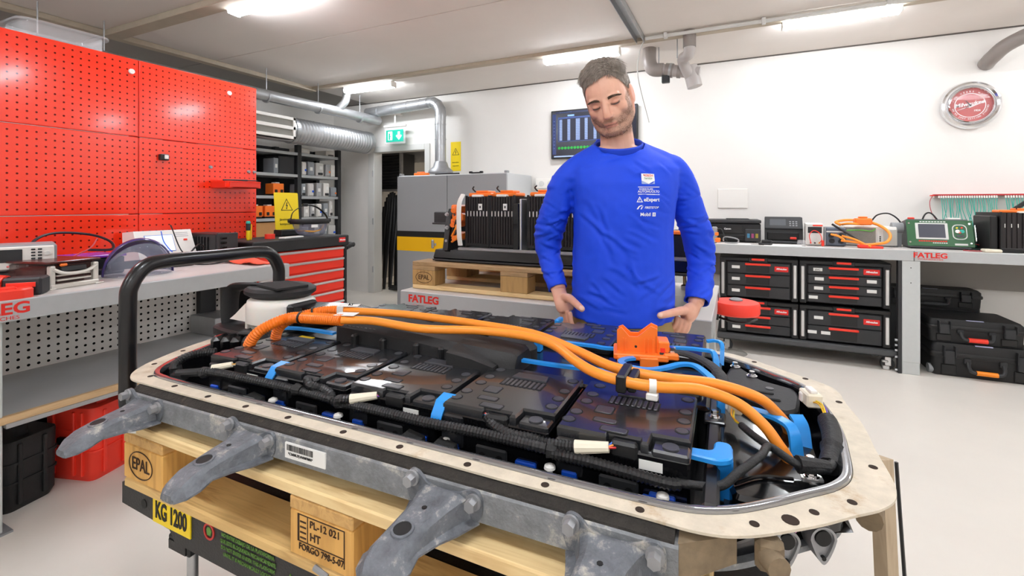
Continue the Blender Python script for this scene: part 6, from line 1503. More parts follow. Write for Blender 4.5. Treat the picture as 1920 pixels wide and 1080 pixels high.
bpart('purple_connector', MB().box(1.236, 1.246, .128, .136, -.052, -.044, .002), mat('pink plastic', '#c07ab0', .4))
for x, y, z in ((1.18, .652, .003), (1.214, .60, .003), (1.140, .322, .010), (1.286, .298, -.03), (1.276, .222, -.014)):
    q = MB(); q.cyl((x, y, z), (x, y, z + .0015), .0115, 18); q.hexbolt((x, y, z + .0015), .0062, .010); bpart('bolt', q, chrome, 'bright bolt')
bpart('steel_plate', MB().prism(rpoly([(1.262, .208), (1.292, .212), (1.290, .23), (1.262, .226)], .004), -.016, -.0135), alu); bpart('steel_plate', MB().prism(rpoly([(1.268, .286), (1.300, .29), (1.30, .312), (1.27, .31)], .004), -.034, -.0305), alu)
bpart('white_strip', MB().box(1.322, 1.328, .215, .30, -.05, -.012, .002), label_m)
bpart('side_rail', MB().tube(cr([(1.332, .24, -.02), (1.336, .32, -.005), (1.338, .42, .0), (1.325, .50, .004), (1.29, .56, .006)], 6), .005, 6), black_g)
bpart('silver_foil', MB().prism(rpoly([(.0, .052), (.07, .055), (.07, .09), (.02, .088)], .01), -.055, -.035, .006), alu)
bpart('yellow_label', MB().prism([(.118, .288), (.165, .290), (.165, .303), (.118, .303)], .0452, .0460), yellow, 'yellow warning label')
bpart('yellow_label', MB().box(.56, .60, .312, .33, .022, .0290), yellow, 'yellow warning label')
bpart('black_tape_cable', MB().tube(cr([(1.02, .50, .06), (1.07, .51, .063), (1.12, .475, .06), (1.148, .42, .055), (1.155, .37, .04)], 6), .011, 8, flat=(.5, 1.2)), tape_m)
# ================================================================== THE MAN
from mathutils.bvhtree import BVHTree
def voxel(mb, size, smooth=6, fac=.5):
    me = mb.mesh('tmp', 0)
    o = bpy.data.objects.new('tmp', me); COL.objects.link(o)
    m = o.modifiers.new('r', 'REMESH'); m.mode = 'VOXEL'; m.voxel_size = size; m.use_smooth_shade = True
    if smooth:
        s = o.modifiers.new('s', 'SMOOTH'); s.factor = fac; s.iterations = smooth
    bpy.context.view_layer.update()
    r = bpy.data.meshes.new_from_object(o.evaluated_get(bpy.context.evaluated_depsgraph_get()))
    bpy.data.objects.remove(o)
    r.polygons.foreach_set('use_smooth', [True] * len(r.polygons))
    return r
def smoothstep(a, b, x):
    t = max(0, min(1, (x - a) / (b - a))); return t * t * (3 - 2 * t)
def eladd(mb, rings, n=28, pw=2.3):
    """stacked super-elliptic rings: (z, cx, hw, cy, hd)"""
    out = []
    for z, cx, hw, cy, hd in rings:
        r = []
        for k in range(n):
            a = 2 * pi * k / n; c, s = cos(a), sin(a)
            q = (abs(c) ** pw + abs(s) ** pw) ** (-1 / pw)
            r.append((cx + hw * c * q, cy + hd * s * q, z))
        out.append(r)
    mb.loft(out)
MAN = bpy.data.objects  # shorthand only
HEAD_R = Matrix.Rotation(radians(-25), 3, 'Z') @ Matrix.Rotation(radians(-12), 3, 'Y') @ Matrix.Rotation(radians(23), 3, 'X')
HEAD_C = Vector((-.0635, -.030, 1.6575))
def hp_(p): return tuple(HEAD_C + HEAD_R @ Vector(p))
HM = Matrix.Translation(HEAD_C) @ HEAD_R.to_4x4()

bd = MB()
# trunk and legs (inside the clothes)
eladd(bd, [(.84, -.01, .155, .01, .10), (.92, -.01, .165, .01, .105), (1.03, -.008, .160, .0, .10), (1.12, -.006, .155, .0, .10), (1.21, -.005, .155, .0, .10), (1.30, -.005, .160, .0, .105), (1.38, -.005, .170, .005, .10), (1.43, -.008, .165, .01, .085), (1.47, -.015, .115, .015, .065), (1.50, -.02, .07, .015, .055)])
for s in (-1, 1):
    bd.tube(cr([(s * .085 - .01, .01, .90), (s * .095 - .01, .015, .70), (s * .10 - .01, .01, .48), (s * .105 - .01, .02, .28), (s * .11 - .01, .03, .09)], 5), .06, 14, radii=[.085 - .045 * i / 20 for i in range(21)])
    bd.tube([(s * .11 - .01, .06, .045), (s * .12 - .01, -.12, .03)], .04, 12, radii=[.042, .032])
# arms
ARM_L = [(-.160, .0, 1.425), (-.215, .01, 1.37), (-.233, .03, 1.296), (-.253, .06, 1.22), (-.261, .08, 1.161), (-.256, .07, 1.11), (-.245, .04, 1.06), (-.230, .0, 1.005)]
ARM_R = [(.162, .0, 1.425), (.205, .01, 1.37), (.228, .03, 1.296), (.266, .06, 1.21), (.290, .08, 1.132), (.290, .07, 1.075), (.274, .04, 1.013), (.243, .0, .958)]
def arm(mb, pts, rad, n=14):
    P = cr(pts, 5); mb.tube(P, 1, n, radii=[rad[0] + (rad[1] - rad[0]) * (i / (len(P) - 1)) for i in range(len(P))]); return P
arm(bd, ARM_L, (.034, .027)); arm(bd, ARM_R, (.034, .027))
# hands: palm, four bent fingers, a thumb
def tubep(mb, pts, r0, r1, n=10):
    P = cr(pts, 4); mb.tube(P, 1, n, radii=[r0 + (r1 - r0) * i / (len(P) - 1) for i in range(len(P))]); mb.ell(P[-1], (r1, r1, r1), 10, 6)
# viewer-left hand, thumb forward over the shirt, fingers pointing down along the hip
bd.tube(cr([(-.230, .0, 1.005), (-.224, -.012, .985), (-.213, -.028, .962), (-.208, -.034, .938)], 4), .028, 12, radii=[.027, .027, .0265, .027, .028, .030, .032, .033, .0335, .0335, .033, .031, .027], flat=(.62, 1.05))
for k, (dx, dy, L_) in enumerate(((.020, -.028, .066), (.006, -.011, .074), (-.008, .006, .070), (-.020, .021, .056))):
    b0 = Vector((-.210 + dx * .6, -.034 + dy * .9, .942)); tubep(bd, [b0, b0 + Vector((.004, -.002, -L_ * .45)), b0 + Vector((.014, .002, -L_ * .78)), b0 + Vector((.022, .006, -L_))], .0086, .0068)
tubep(bd, [(-.214, -.030, .985), (-.200, -.062, .988), (-.188, -.095, .982), (-.176, -.128, .974), (-.170, -.140, .970)], .0155, .0105)
# viewer-right hand
bd.tube(cr([(.243, .0, .958), (.232, -.010, .942), (.212, -.024, .930), (.190, -.034, .918)], 4), .028, 12, radii=[.027, .027, .0265, .027, .028, .030, .032, .033, .0335, .0335, .033, .031, .027], flat=(1.05, .7))
for k, (dx, dz, L_) in enumerate(((-.022, .018, .064), (-.006, .006, .072), (.012, -.008, .068), (.028, -.020, .054))):
    b0 = Vector((.186 + dx * .8, -.034 - k * .001, .912 + dz * .6)); tubep(bd, [b0, b0 + Vector((-.010, -.004, -L_ * .45)), b0 + Vector((-.024, .004, -L_ * .75)), b0 + Vector((-.030, .012, -L_ * .98))], .0086, .0068)
tubep(bd, [(.205, -.024, .938), (.172, -.060, .946), (.140, -.092, .949), (.100, -.122, .949), (.078, -.136, .948)], .0165, .0110)
# neck and head
bd.tube(cr([(-.022, .02, 1.42), (-.024, .012, 1.50), (-.032, .002, 1.56), (-.045, -.012, 1.62)], 4), .058, 18, radii=[.085, .075, .068, .063, .060, .058, .057, .056, .056, .056, .056, .056, .056])
bd.T = HM
bd.ell((0, .022, .036), (.075, .092, .084), 24, 16)
bd.ell((0, -.030, .022), (.066, .060, .078), 24, 16)
bd.ell((0, -.036, -.050), (.055, .052, .056), 20, 12)
bd.ell((0, -.076, -.094), (.026, .021, .020), 16, 10)
bd.ell((0, -.056, -.040), (.045, .036, .044), 20, 12)
bd.ell((0, -.0745, .0175), (.054, .0165, .0115), 20, 10)
for s in (-1, 1):
    bd.tube(cr([(s * .060, .012, -.025), (s * .057, -.008, -.062), (s * .041, -.043, -.086), (s * .014, -.076, -.100)], 4), .018, 10)
    bd.ell((s * .037, -.050, -.024), (.028, .0285, .026), 16, 10)
    bd.ell((s * .044, -.018, -.020), (.0265, .052, .055), 18, 12)
    bd.ell((s * .0315, -.0752, -.006), (.0150, .0105, .0095), 14, 10)
    bd.ell((s * .0102, -.1005, -.041), (.0076, .0095, .0060), 10, 8)
    bd.loft([[(s * (.071 + .010 * w_ + .004 * cos(a)), .014 + .018 * cos(a) * k, -.006 + .033 * sin(a) * k) for a in [2 * pi * i / 16 for i in range(16)]] for w_, k in ((-1, .7), (0, .9), (.7, 1.0), (1.0, .92))])
bd.tube(cr([(0, -.083, .014), (0, -.095, -.010), (0, -.109, -.034)], 4), .009, 12, radii=[.0095 + .0025 * i / 8 for i in range(9)])
bd.ell((0, -.1095, -.038), (.0135, .0115, .0100), 14, 10)
bd.ell((0, -.0890, -.0655), (.024, .0085, .0050), 16, 8)
bd.ell((0, -.0880, -.0755), (.020, .0085, .0055), 16, 8)
bd.ell((0, -.079, -.060), (.032, .013, .018), 16, 8)
bd.T = Matrix.Identity(4)
body = voxel(bd, .0031, 7, .5)
# skin, lips, stubble as the skin's own colouring
ca_ = body.color_attributes.new('tint', 'FLOAT_COLOR', 'POINT')
HI = HM.inverted()
sk_c = Vector(lin('#deac95')[:3]); lip_c = Vector(lin('#c28676')[:3]); beard_c = Vector(lin('#5b4636')[:3]); red_c = Vector(lin('#cf8a72')[:3]); hair_c = Vector(lin('#5a4d43')[:3]); dark_c = Vector(lin('#3a2a24')[:3]); nail_c = Vector(lin('#e8c0ac')[:3])
cols = []
for v in body.vertices:
    c = sk_c.copy(); p = HI @ v.co
    if p.length < .2 and v.co.z > 1.44:
        nz = noise.noise(p * 90) * .5 + noise.noise(p * 240) * .5
        ax = abs(p.x)
        c = c.lerp(red_c, .45 * smoothstep(.03, .0, (p - Vector((0, -.112, -.036))).length) + .25 * smoothstep(.028, .0, (Vector((ax, p.y, p.z)) - Vector((.042, -.075, -.02))).length))
        if ax > .072 and p.y > -.012: c = c.lerp(red_c, .6)
        # beard boundary rises from the moustache to the sideburns
        zb = -.050 + .004 * (1 - smoothstep(.0, .02, ax)) + (.066 * smoothstep(.045, .070, ax) if p.y > -.055 else .012 * smoothstep(.03, .05, ax))
        edge = smoothstep(zb + .008, zb - .010, p.z + .006 * nz) * smoothstep(.012, -.004, p.y) * smoothstep(.0745, .069, ax) * smoothstep(-.128, -.112, p.z + .2 * max(0, p.y + .06))
        lip = smoothstep(.0225, .0185, ax) * smoothstep(.0095, .0060, abs(p.z + .0705 + 4.0 * ax * ax)) * (1 if p.y < -.07 else 0)
        lower_gap = smoothstep(.018, .026, ax) if -.095 < p.z < -.080 else 1
        c = c.lerp(beard_c, edge * (.52 + .25 * nz) * (.75 + .25 * lower_gap))
        c = c.lerp(lip_c, lip)
        if lip > .2 and abs(p.z + .0705 + 3.0 * ax * ax) < .0016: c = c.lerp(dark_c, .55)
        # shut lids: darker line of lashes
        if p.y < -.06 and ax < .05:
            le = abs(p.z + .0095 - 14 * (ax - .0315) ** 2 )
            c = c.lerp(dark_c, .92 * smoothstep(.0048, .0024, le) * smoothstep(.0165, .012, abs(ax - .0315)))
            c = c.lerp(red_c, .5 * smoothstep(.016, .008, (Vector((ax, p.z)) - Vector((.0315, -.005))).length))
    elif v.co.z < 1.02:
        nz = noise.noise(v.co * 60)
        c = c.lerp(red_c, .25 + .2 * nz)
        for t_ in (Vector((-.171, -.146, .976)), Vector((.076, -.146, .953))):
            if (v.co - t_).length < .0085: c = nail_c
    cols += [c.x, c.y, c.z, 1]
ca_.data.foreach_set('color', cols)
skin = mat('skin', '#d9a386', .48, sss=.10, bump=(420, .10))
nt = skin.node_tree; at_ = nt.nodes.new('ShaderNodeAttribute'); at_.attribute_name = 'tint'
nt.links.new(at_.outputs['Color'], nt.nodes['Principled BSDF'].inputs['Base Color'])
body.materials.clear(); body.materials.append(skin)
man = link('person', body, None, (-.345, 1.63, 0), (0, 0, radians(25.5)))
man['label'] = 'man in a bright blue long-sleeved shirt standing with hands at his hips, looking down'
man['category'] = 'person'

# ---- shirt
sh_ = MB()
eladd(sh_, [(.86, -.010, .172, .0, .120), (.92, -.009, .174, .0, .122), (1.03, -.008, .1735, .0, .118), (1.12, -.009, .171, .0, .115), (1.21, -.008, .168, .0, .116), (1.30, -.005, .174, .0, .120), (1.37, -.004, .188, .002, .116), (1.42, -.004, .197, .006, .103), (1.455, -.010, .168, .010, .086), (1.485, -.018, .115, .012, .074), (1.515, -.022, .080, .012, .068), (1.54, -.024, .074, .012, .066)], 40, 2.35)
for s_ in (-1, 1): sh_.tube([(s_ * .045 - .018, .012, 1.488), (s_ * .150 - .004, .006, 1.430)], .04, 18, radii=[.040, .046])
def sleeve(pts, rad):
    P = cr(pts, 6); m = len(P); rr_ = []
    for i in range(m):
        t = i / (m - 1) * (len(rad) - 1); k = min(int(t), len(rad) - 2); rr_.append(rad[k] + (rad[k + 1] - rad[k]) * (t - k))
    sh_.tube(P, 1, 22, radii=rr_)
sleeve([(-.135, .005, 1.415)] + ARM_L + [(-.226, -.012, .985)], [.05, .046, .044, .052, .053, .050, .042, .039, .033, .032])
sleeve([(.135, .005, 1.415)] + ARM_R + [(.225, -.012, .940)], [.05, .046, .044, .053, .055, .052, .048, .045, .041, .040])
shirt = voxel(sh_, .0058, 7, .5)
bm = bmesh.new(); bm.from_mesh(shirt)
# folds
rf = random.Random(21)
CREASE = []      # (x, z, direction, half length, width, depth) on the trunk's front
def crs(x, z, ang, ln, wd, dp): CREASE.append((x, z, cos(radians(ang)), sin(radians(ang)), ln, wd, dp))
for k in range(9): crs(.10 - .012 * k + rf.uniform(-.02, .02), 1.33 - .02 * k + rf.uniform(-.02, .02), 150 + rf.uniform(-25, 25), rf.uniform(.03, .07), rf.uniform(.005, .010), rf.uniform(.002, .0045))
for k in range(12): crs(-.13 + .014 * k + rf.uniform(-.02, .02), 1.28 - .030 * k * .8 + rf.uniform(-.03, .03), -45 + rf.uniform(-25, 25), rf.uniform(.03, .08), rf.uniform(.005, .011), rf.uniform(.002, .0045))
for k in range(9): crs(.13 - rf.uniform(0, .10), 1.05 - .016 * k, 35 + rf.uniform(-25, 25), rf.uniform(.03, .07), rf.uniform(.005, .010), rf.uniform(.002, .0045))
for k in range(6): crs(-.15 + rf.uniform(0, .12), 1.03 - .015 * k, -20 + rf.uniform(-20, 20), rf.uniform(.03, .06), .007, .003)
for k in range(7): crs(rf.uniform(-.15, .13), rf.uniform(1.36, 1.45), rf.choice((25, -25, 150)), rf.uniform(.02, .05), .007, .0025)
ACR = []
for A in (ARM_L, ARM_R):
    for k in range(30):
        zz = rf.uniform(.97, 1.40); ACR.append((A is ARM_L, zz, rf.uniform(-.05, .05), rf.uniform(-.7, .7), rf.uniform(.018, .045), rf.uniform(.0045, .009), rf.uniform(.0025, .0050) * (.6 if zz > 1.27 else 1)))
def fold(p):
    d = .0030 * noise.noise((p.x * 9 + p.z * 4, p.y * 5, p.z * 7 + 5)) + .0012 * noise.noise(p * 34)
    left_arm = p.x < -.178 and p.z < 1.40; right_arm = p.x > .166 and p.z < 1.40
    if not (left_arm or right_arm):
        if p.y < .02:
            for x, z, c, s, ln, wd, dp in CREASE:
                ux, uz = p.x - x, p.z - z
                a = ux * c + uz * s
                if abs(a) > ln: continue
                b = -ux * s + uz * c + .006 * sin(a * 40)
                if abs(b) > wd * 4: continue
                t = 1 - (a / ln) ** 2
                d += dp * t * (math.exp(-((b - wd * 1.3) / wd) ** 2) - 1.2 * math.exp(-(b / wd) ** 2))
            d *= smoothstep(.172, .145, abs(p.x + .008)) * .9 + .1
        if p.z < 1.0: d += .0025 * sin(p.x * 31 + 3 * noise.noise((p.x * 4, 1, p.z * 9))) * smoothstep(1.02, .93, p.z)
    else:
        A = ARM_L if left_arm else ARM_R
        cx = min(A, key=lambda q: abs(q[2] - p.z))[0]
        for L_, z, ox, sl, ln, wd, dp in ACR:
            if L_ != left_arm: continue
            a = p.x - cx - ox
            if abs(a) > ln: continue
            b = (p.z - z) - sl * a
            if abs(b) > wd * 4: continue
            d += dp * (1 - (a / ln) ** 2) * (math.exp(-((b - wd * 1.3) / wd) ** 2) - 1.1 * math.exp(-(b / wd) ** 2))
        d += .0015 * sin((p.z + p.x * .3 + .12 * noise.noise((p.x * 8, p.y * 8, p.z * 5))) * 105) * smoothstep(1.30, 1.12, p.z)
    return d
bm.normal_update()
for v in bm.verts: v.co += v.normal * fold(v.co)
# openings: neck, cuffs, hem
NECK_N = Vector((-.08, -.38, 1))
def keep(c):
    if c.z > 1.4:
        q = c - Vector((-.024, -.004, 1.497))
        if q.dot(NECK_N) > .0 and (q.x / .088) ** 2 + (q.y / .084) ** 2 < 1: return False
        if c.z > 1.535: return False
    hem = .918 - .018 * smoothstep(.17, .03, abs(c.x + .008)) * (1 if c.y < .03 else .3)
    if abs(c.x + .01) < .182 and c.z < hem and not (c.x > .172): return False
    ax_l = (Vector(ARM_L[-1]) - Vector(ARM_L[-3])).normalized(); ax_r = (Vector(ARM_R[-1]) - Vector(ARM_R[-3])).normalized()
    if c.x < -.172 and (c - Vector((-.228, .004, 1.010))).dot(ax_l) > 0 and c.z < 1.03 and (c - Vector((-.222, -.005, 1.0))).length < .075 and c.x < -.184: return False
    if c.x > .18 and (c - Vector((.247, .004, .964))).dot(ax_r) > 0 and c.z < .99 and (c - Vector((.236, -.005, .95))).length < .085: return False
    return True
bmesh.ops.delete(bm, geom=[f for f in bm.faces if not keep(f.calc_center_median())], context='FACES')
# smooth the cut borders
for _ in range(3):
    be = [v for v in bm.verts if v.is_boundary]
    new = {}
    for v in be:
        nb = [e.other_vert(v).co for e in v.link_edges if e.is_boundary]
        if len(nb) == 2: new[v] = (nb[0] + nb[1] + v.co * 1.0) / 3
    for v, c in new.items(): v.co = c
# drop loose crumbs
left_f = set(bm.faces); comps = []
while left_f:
    st = [left_f.pop()]; comp = [st[0]]
    while st:
        f = st.pop()
        for e in f.edges:
            for g in e.link_faces:
                if g in left_f: left_f.remove(g); st.append(g); comp.append(g)
    comps.append(comp)
comps.sort(key=len)
for c in comps[:-1]: bmesh.ops.delete(bm, geom=c, context='FACES')
bm.normal_update()
bvh = BVHTree.FromBMesh(bm)
bm.to_mesh(shirt); bm.free()
blue_shirt = mat('blue jersey', '#1746d8', .62, bump=(700, .10), var=(14, .05), spec=.35)
shirt.materials.clear(); shirt.materials.append(blue_shirt)
shirt_o = link('shirt', shirt, man); shirt_o['label'] = 'bright blue long-sleeved shirt'
so = shirt_o.modifiers.new('cloth', 'SOLIDIFY'); so.thickness = .003; so.offset = -1
col_ = []
for k in range(36):
    a = 2 * pi * k / 36; x, y = -.024 + .080 * cos(a), -.002 + .075 * sin(a)
    col_.append((x, y, 1.497 - (NECK_N.x * (x + .024) + NECK_N.y * (y + .004)) + .002))
part('collar', MB().tube(col_, .012, 8, closed=True, flat=(1.0, .45)), mat('blue rib', '#143fc2', .8, bump=(900, .2)), shirt_o, 'ribbed round collar')
# prints on the chest, laid onto the cloth
def on_shirt(o):
    me = o.data; M_ = Matrix.Rotation(pi / 2, 4, 'X')
    loc = o.location.copy(); sx = o.scale[0]; rot = o.rotation_euler.to_matrix()
    for v in me.vertices:
        p = rot @ Vector((v.co.x * sx, v.co.y, v.co.z)) + loc
        h = bvh.ray_cast(Vector((p.x, -1, p.z)), Vector((0, 1, 0)))
        y = h[0].y if h[0] else -.12
        v.co = Vector((p.x, y - .0012 + .0006 * (p.y - loc.y > 0), p.z))
    o.location = (0, 0, 0); o.rotation_euler = (0, 0, 0); o.scale = (1, 1, 1)
def stext(s, size, m, x, z, **k):
    o = text(s, size, m, shirt_o, (x, 0, z), (pi / 2, 0, 0), ext=.0003, name='chest_print', **k); on_shirt(o); return o
def spatch(poly, m, d=0):
    q = MB(); q.at((0, d, 0), 0, pi / 2)
    # subdivide by strips so that it follows the cloth
    q.prism(poly, 0, .0004)
    o = part('chest_patch', q, m, shirt_o); on_shirt(o)
    for v in o.data.vertices: v.co.y += d
    return o
pw_ = mat('print white', '#f1f2f4', .6)
spatch([(.0255, 1.399), (.0475, 1.399), (.069, 1.398), (.069, 1.3655), (.0475, 1.3645), (.0255, 1.3655)], mat('print pale blue', '#9fb4e6', .6))
spatch([(.0255, 1.399), (.0475, 1.399), (.069, 1.398), (.069, 1.376), (.0475, 1.3655), (.0255, 1.376)], pw_, -.0012)
for o in (stext('BOSCH', .0098, mat('print red', '#d9542f', .6), .0475, 1.3925, bold=.02), stext('Service', .0088, mat('print green', '#7aa07c', .6), .0475, 1.3835, bold=.01)):
    for v in o.data.vertices: v.co.y -= .0036
spatch([(.0135, 1.3565), (.049, 1.3565), (.0845, 1.3565), (.0845, 1.3545), (.049, 1.3545), (.0135, 1.3545)], pw_)
stext('KOKKOLAN', .0080, pw_, .0395, 1.3485, bold=.018, sx=1.0); stext('AUTOHUOLTO', .0105, pw_, .049, 1.3405, bold=.018, sx=1.0)
spatch([(.0135, 1.3335), (.049, 1.3330), (.0845, 1.3325), (.0845, 1.3300), (.049, 1.3305), (.0135, 1.3310)], pw_)
stext('eExpert', .0165, pw_, .0575, 1.3145, bold=.025)
tri = MB(); tri.at((0, 0, 0), 0, pi / 2); tri.ring([(.008, 1.3065), (.0285, 1.3065), (.0182, 1.325)], [(.0118, 1.309), (.0248, 1.309), (.0182, 1.3205)], 0, .0004); tri.prism([(.0185, 1.318), (.0165, 1.3135), (.0180, 1.3138), (.0172, 1.3098), (.0202, 1.3145), (.0186, 1.3143)], 0, .0004)
o = part('chest_emblem', tri, pw_, shirt_o); on_shirt(o)
sw = MB(); sw.at((0, 0, 0), 0, pi / 2); sw.prism([(.008, 1.284), (.013, 1.284), (.018, 1.292), (.026, 1.2955), (.030, 1.2955), (.024, 1.2975), (.015, 1.294)], 0, .0004); sw.prism([(.0205, 1.284), (.0245, 1.284), (.0265, 1.290), (.030, 1.2935), (.025, 1.292)], 0, .0004)
o = part('chest_emblem', sw, pw_, shirt_o); on_shirt(o)
stext('FIRSTSTOP', .0098, pw_, .0575, 1.2890, bold=.018, shear=.25)
stext('Mobil', .0155, pw_, .0375, 1.2670, bold=.018)
spatch([(.0605, 1.2735), (.0655, 1.2735), (.071, 1.2735), (.071, 1.2610), (.0655, 1.2610), (.0605, 1.2610)], pw_)
o = stext('1', .012, blue_shirt, .0658, 1.2673, bold=.02)
for v in o.data.vertices: v.co.y -= .0008

# ---- trousers and shoes
tr = MB()
eladd(tr, [(.80, -.01, .172, .012, .112), (.88, -.01, .170, .012, .112), (.95, -.01, .168, .01, .112)])
for s in (-1, 1):
    tr.tube(cr([(s * .086 - .01, .012, .88), (s * .096 - .01, .016, .70), (s * .102 - .01, .012, .48), (s * .107 - .01, .022, .28), (s * .112 - .01, .03, .06)], 5), .1, 18, radii=[.096 - .030 * i / 20 for i in range(21)])
trm = voxel(tr, .010, 5)
trm.materials.clear(); trm.materials.append(mat('khaki cotton', '#a08a5c', .85, bump=(500, .2)))
link('trousers', trm, man)['label'] = 'khaki work trousers'
for s in (-1, 1):
    q = MB(); q.at((s * .118 - .01, -.02, 0), radians(s * 6)); q.loft([[(x * 1.0, y, 0) for x, y in rrect(-.048, .048, -.135, .135, .045)], [(x * 1.02, y, .03) for x, y in rrect(-.048, .048, -.135, .135, .045)], [(x * .8, y * .85 + .02, .075) for x, y in rrect(-.048, .048, -.135, .135, .045)], [(x * .75, y * .45 + .065, .10) for x, y in rrect(-.048, .048, -.135, .135, .045)]])
    part('shoe', q, black_r, man)

# ---- hair, brows
hair_m = mat('hair', '#8b8076', .42, var=(90, .5), spec=.7, stretch=(1, 1, .4))
hm_ = MB(); hm_.T = HM
def scalp(th, ph, off=0):
    """direction on the skull: th azimuth from the face (-Y), ph elevation"""
    d = Vector((sin(th) * cos(ph), -cos(th) * cos(ph), sin(ph)))
    # blend of the two skull ellipsoids
    def hit(c, r):
        c = Vector(c); o = Vector((0, .0, .03)) - c
        A_ = sum((d[i] / r[i]) ** 2 for i in range(3)); B_ = 2 * sum(o[i] * d[i] / r[i] ** 2 for i in range(3)); C_ = sum((o[i] / r[i]) ** 2 for i in range(3)) - 1
        D_ = B_ * B_ - 4 * A_ * C_
        return (-B_ + sqrt(max(0, D_))) / (2 * A_)
    t = max(hit((0, .022, .036), (.075, .092, .084)), hit((0, -.030, .022), (.066, .060, .078)))
    return Vector((0, 0, .03)) + d * (t + off)
def hairline(th):
    a = abs(th)
    if a < .55: return .60 + .09 * sin((th + .05) * 2.4)
    if a < 1.15: return (.60 + .09 * sin((th + .05) * 2.4)) * (1.15 - a) / .6 + .11 * (a - .55) / .6
    if a < 1.55: return .11 - (a - 1.15) / .4 * .35
    if a < 1.9: return -.24 + (a - 1.55) / .35 * .30
    return .06 - (a - 1.9) / 1.24 * .75
NT, NP = 64, 14
vs = []
for i in range(NT):
    th = -pi + 2 * pi * i / NT; lo_ = hairline(th)
    for j in range(NP):
        ph = lo_ + (pi / 2 - lo_) * j / (NP - 1)
        thick = (.004 + .011 * smoothstep(.5, 1.2, ph) * (1.0 if abs(th) < 1.9 else .7)) * smoothstep(-.02, .16, j / (NP - 1) + .02)
        thick += .003 * noise.noise((th * 6, ph * 6, 1.0))
        vs.append(tuple(scalp(th, ph, thick)))
hm_.add(vs, [(i * NP + j, ((i + 1) % NT) * NP + j, ((i + 1) % NT) * NP + j + 1, i * NP + j + 1) for i in range(NT) for j in range(NP - 1)])
rh = random.Random(9)
for k in range(3600):
    th = rh.uniform(-pi, pi); lo_ = hairline(th); ph = lo_ + (1.52 - lo_) * rh.random() ** .8
    top = smoothstep(.45, 1.0, ph)
    base = scalp(th, ph, .002 + .008 * top)
    nrm = (base - Vector((0, .0, .02))).normalized()
    side = Vector((-.95, -.25 + .5 * (abs(th) > 1.6), .0)) if (th < .75 or ph > 1.1) else Vector((.35, .45, -.6))
    if rh.random() < .22: side = Vector((rh.uniform(-1, .6), rh.uniform(-.6, .6), 0))
    down = Vector((0, .30, -1))
    flow = side * top + down * (1 - top) + Vector((rh.uniform(-.25, .25), rh.uniform(-.25, .25), rh.uniform(-.15, .15)))
    flow = (flow - nrm * flow.dot(nrm)).normalized()
    L_ = .012 + .026 * top * rh.uniform(.6, 1.1)
    lift = (.10 + .16 * top * rh.random()) * (1.6 if (.3 < th < 1.1 and ph > .7) else 1)
    p1 = base + flow * L_ * .5 + nrm * L_ * lift * .8; p2 = base + flow * L_ + nrm * L_ * (lift * .6 - .12)
    hm_.tube([base, p1, p2], .001, 3, radii=[.00095, .0009, .00025], cap=False)
hair = part('hair', hm_, hair_m, man, 'short swept grey-brown hair', sharp=0)
bvh_b = BVHTree.FromPolygons([HI @ v.co for v in body.vertices], [tuple(p.vertices) for p in body.polygons])
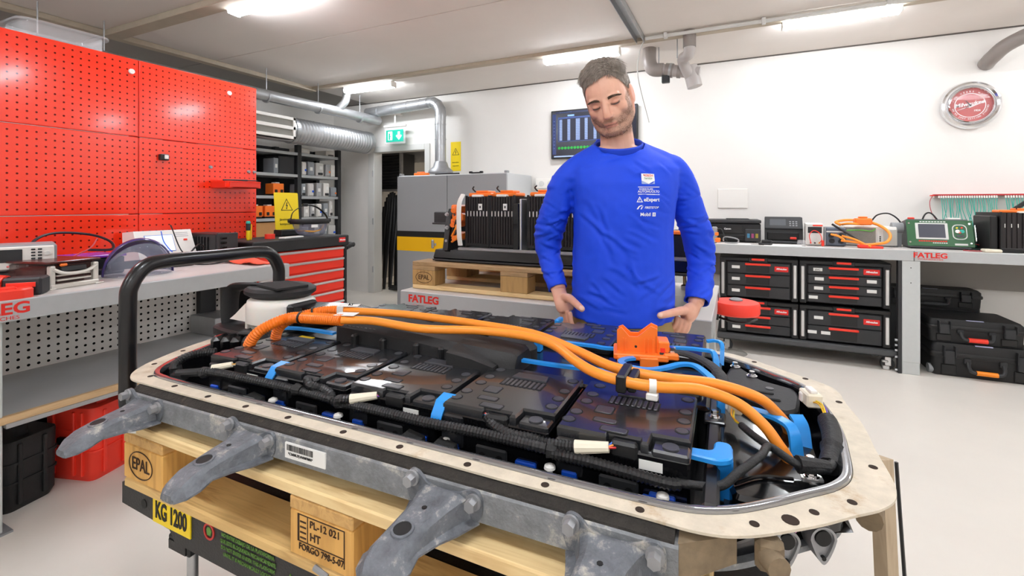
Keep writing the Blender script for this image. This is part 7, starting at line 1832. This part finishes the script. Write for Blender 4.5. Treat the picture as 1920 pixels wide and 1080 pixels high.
for s in (-1, 1):
    q = MB(); q.T = HM
    for k in range(110):
        t = rh.random(); x = s * (.0125 + .037 * t); z = .0135 + .0050 * sin(t * 2.4) - .003 * t + rh.uniform(-.0045, .0045) * (1 - .5 * t)
        h = bvh_b.ray_cast(Vector((x, -.25, z)), Vector((0, 1, 0)))
        if not h[0]: continue
        b0 = h[0] - Vector((0, .0002, 0)); d = Vector((s * .0085, .0030 * t, .0028 * (1 - 2 * t)))
        q.tube([b0, b0 + d * .6 + Vector((0, -.0016, 0)), b0 + d + Vector((0, -.0006, 0))], .001, 3, radii=[.0009, .0009, .0003], cap=False)
    part('eyebrow', q, mat('brow hair', '#5d4b3d', .6), man, sharp=0)
for s in (-1, 1):
    q = MB(); q.T = HM; line = []
    for k in range(13):
        x = s * (.0175 + .028 * k / 12); z = -.0098 + 14 * (abs(x) - .0315) ** 2
        h = bvh_b.ray_cast(Vector((x, -.25, z)), Vector((0, 1, 0)))
        if h[0]: line.append(h[0] + Vector((0, .0006, 0)))
    q.tube(line, .0015, 6, radii=[.0006 + .0013 * sin(pi * (i + .5) / len(line)) for i in range(len(line))])
    part('eyelash', q, mat('lash', '#241a16', .5), man, sharp=0)
    q = MB(); q.T = HM
    q.tube([p_ + Vector((0, .0004, -.0020)) for p_ in line[2:-2]], .0012, 6, radii=[.0004 + .0009 * sin(pi * (i + .5) / (len(line) - 4)) for i in range(len(line) - 4)])
    part('eye', q, mat('eye glint', '#8d7f76', .15), man, 'lowered eye', sharp=0)
# stubble hairs
q = MB(); q.T = HM
me_v = [(HI @ v.co, (HI.to_3x3() @ v.normal)) for v in body.vertices if v.co.z > 1.44]
cand = []
for p, n_ in me_v:
    ax = abs(p.x)
    zb = -.052 + (.060 * smoothstep(.045, .070, ax) if p.y > -.055 else .010 * smoothstep(.03, .05, ax))
    if p.z < zb and p.z > -.116 and p.y < -.002 and ax < .069 and not (ax < .024 and abs(p.z + .0705) < .0115 and p.y < -.07): cand.append((p, n_))
for p, n_ in rh.sample(cand, min(1900, len(cand))):
    d = (n_ * .5 + Vector((0, .1, -1))).normalized()
    a = p + Vector((rh.uniform(-1, 1), rh.uniform(-1, 1), rh.uniform(-1, 1))) * .0015
    q.tube([a - n_ * .0005, a + d * .0023], .0006, 3, radii=[.00042, .0002], cap=False)
part('beard', q, mat('beard hair', '#5a4536', .6, var=(50, .4)), man, 'short brown beard', sharp=0)
q = MB()
part('watch_ring', MB().tube([(.150 + .008 * cos(a), -.028 + .008 * sin(a), .876) for a in [2 * pi * k / 12 for k in range(12)]], .0014, 6, closed=True), mat('gold ring', '#d8b04a', .25, 1.0), man, 'gold finger ring')
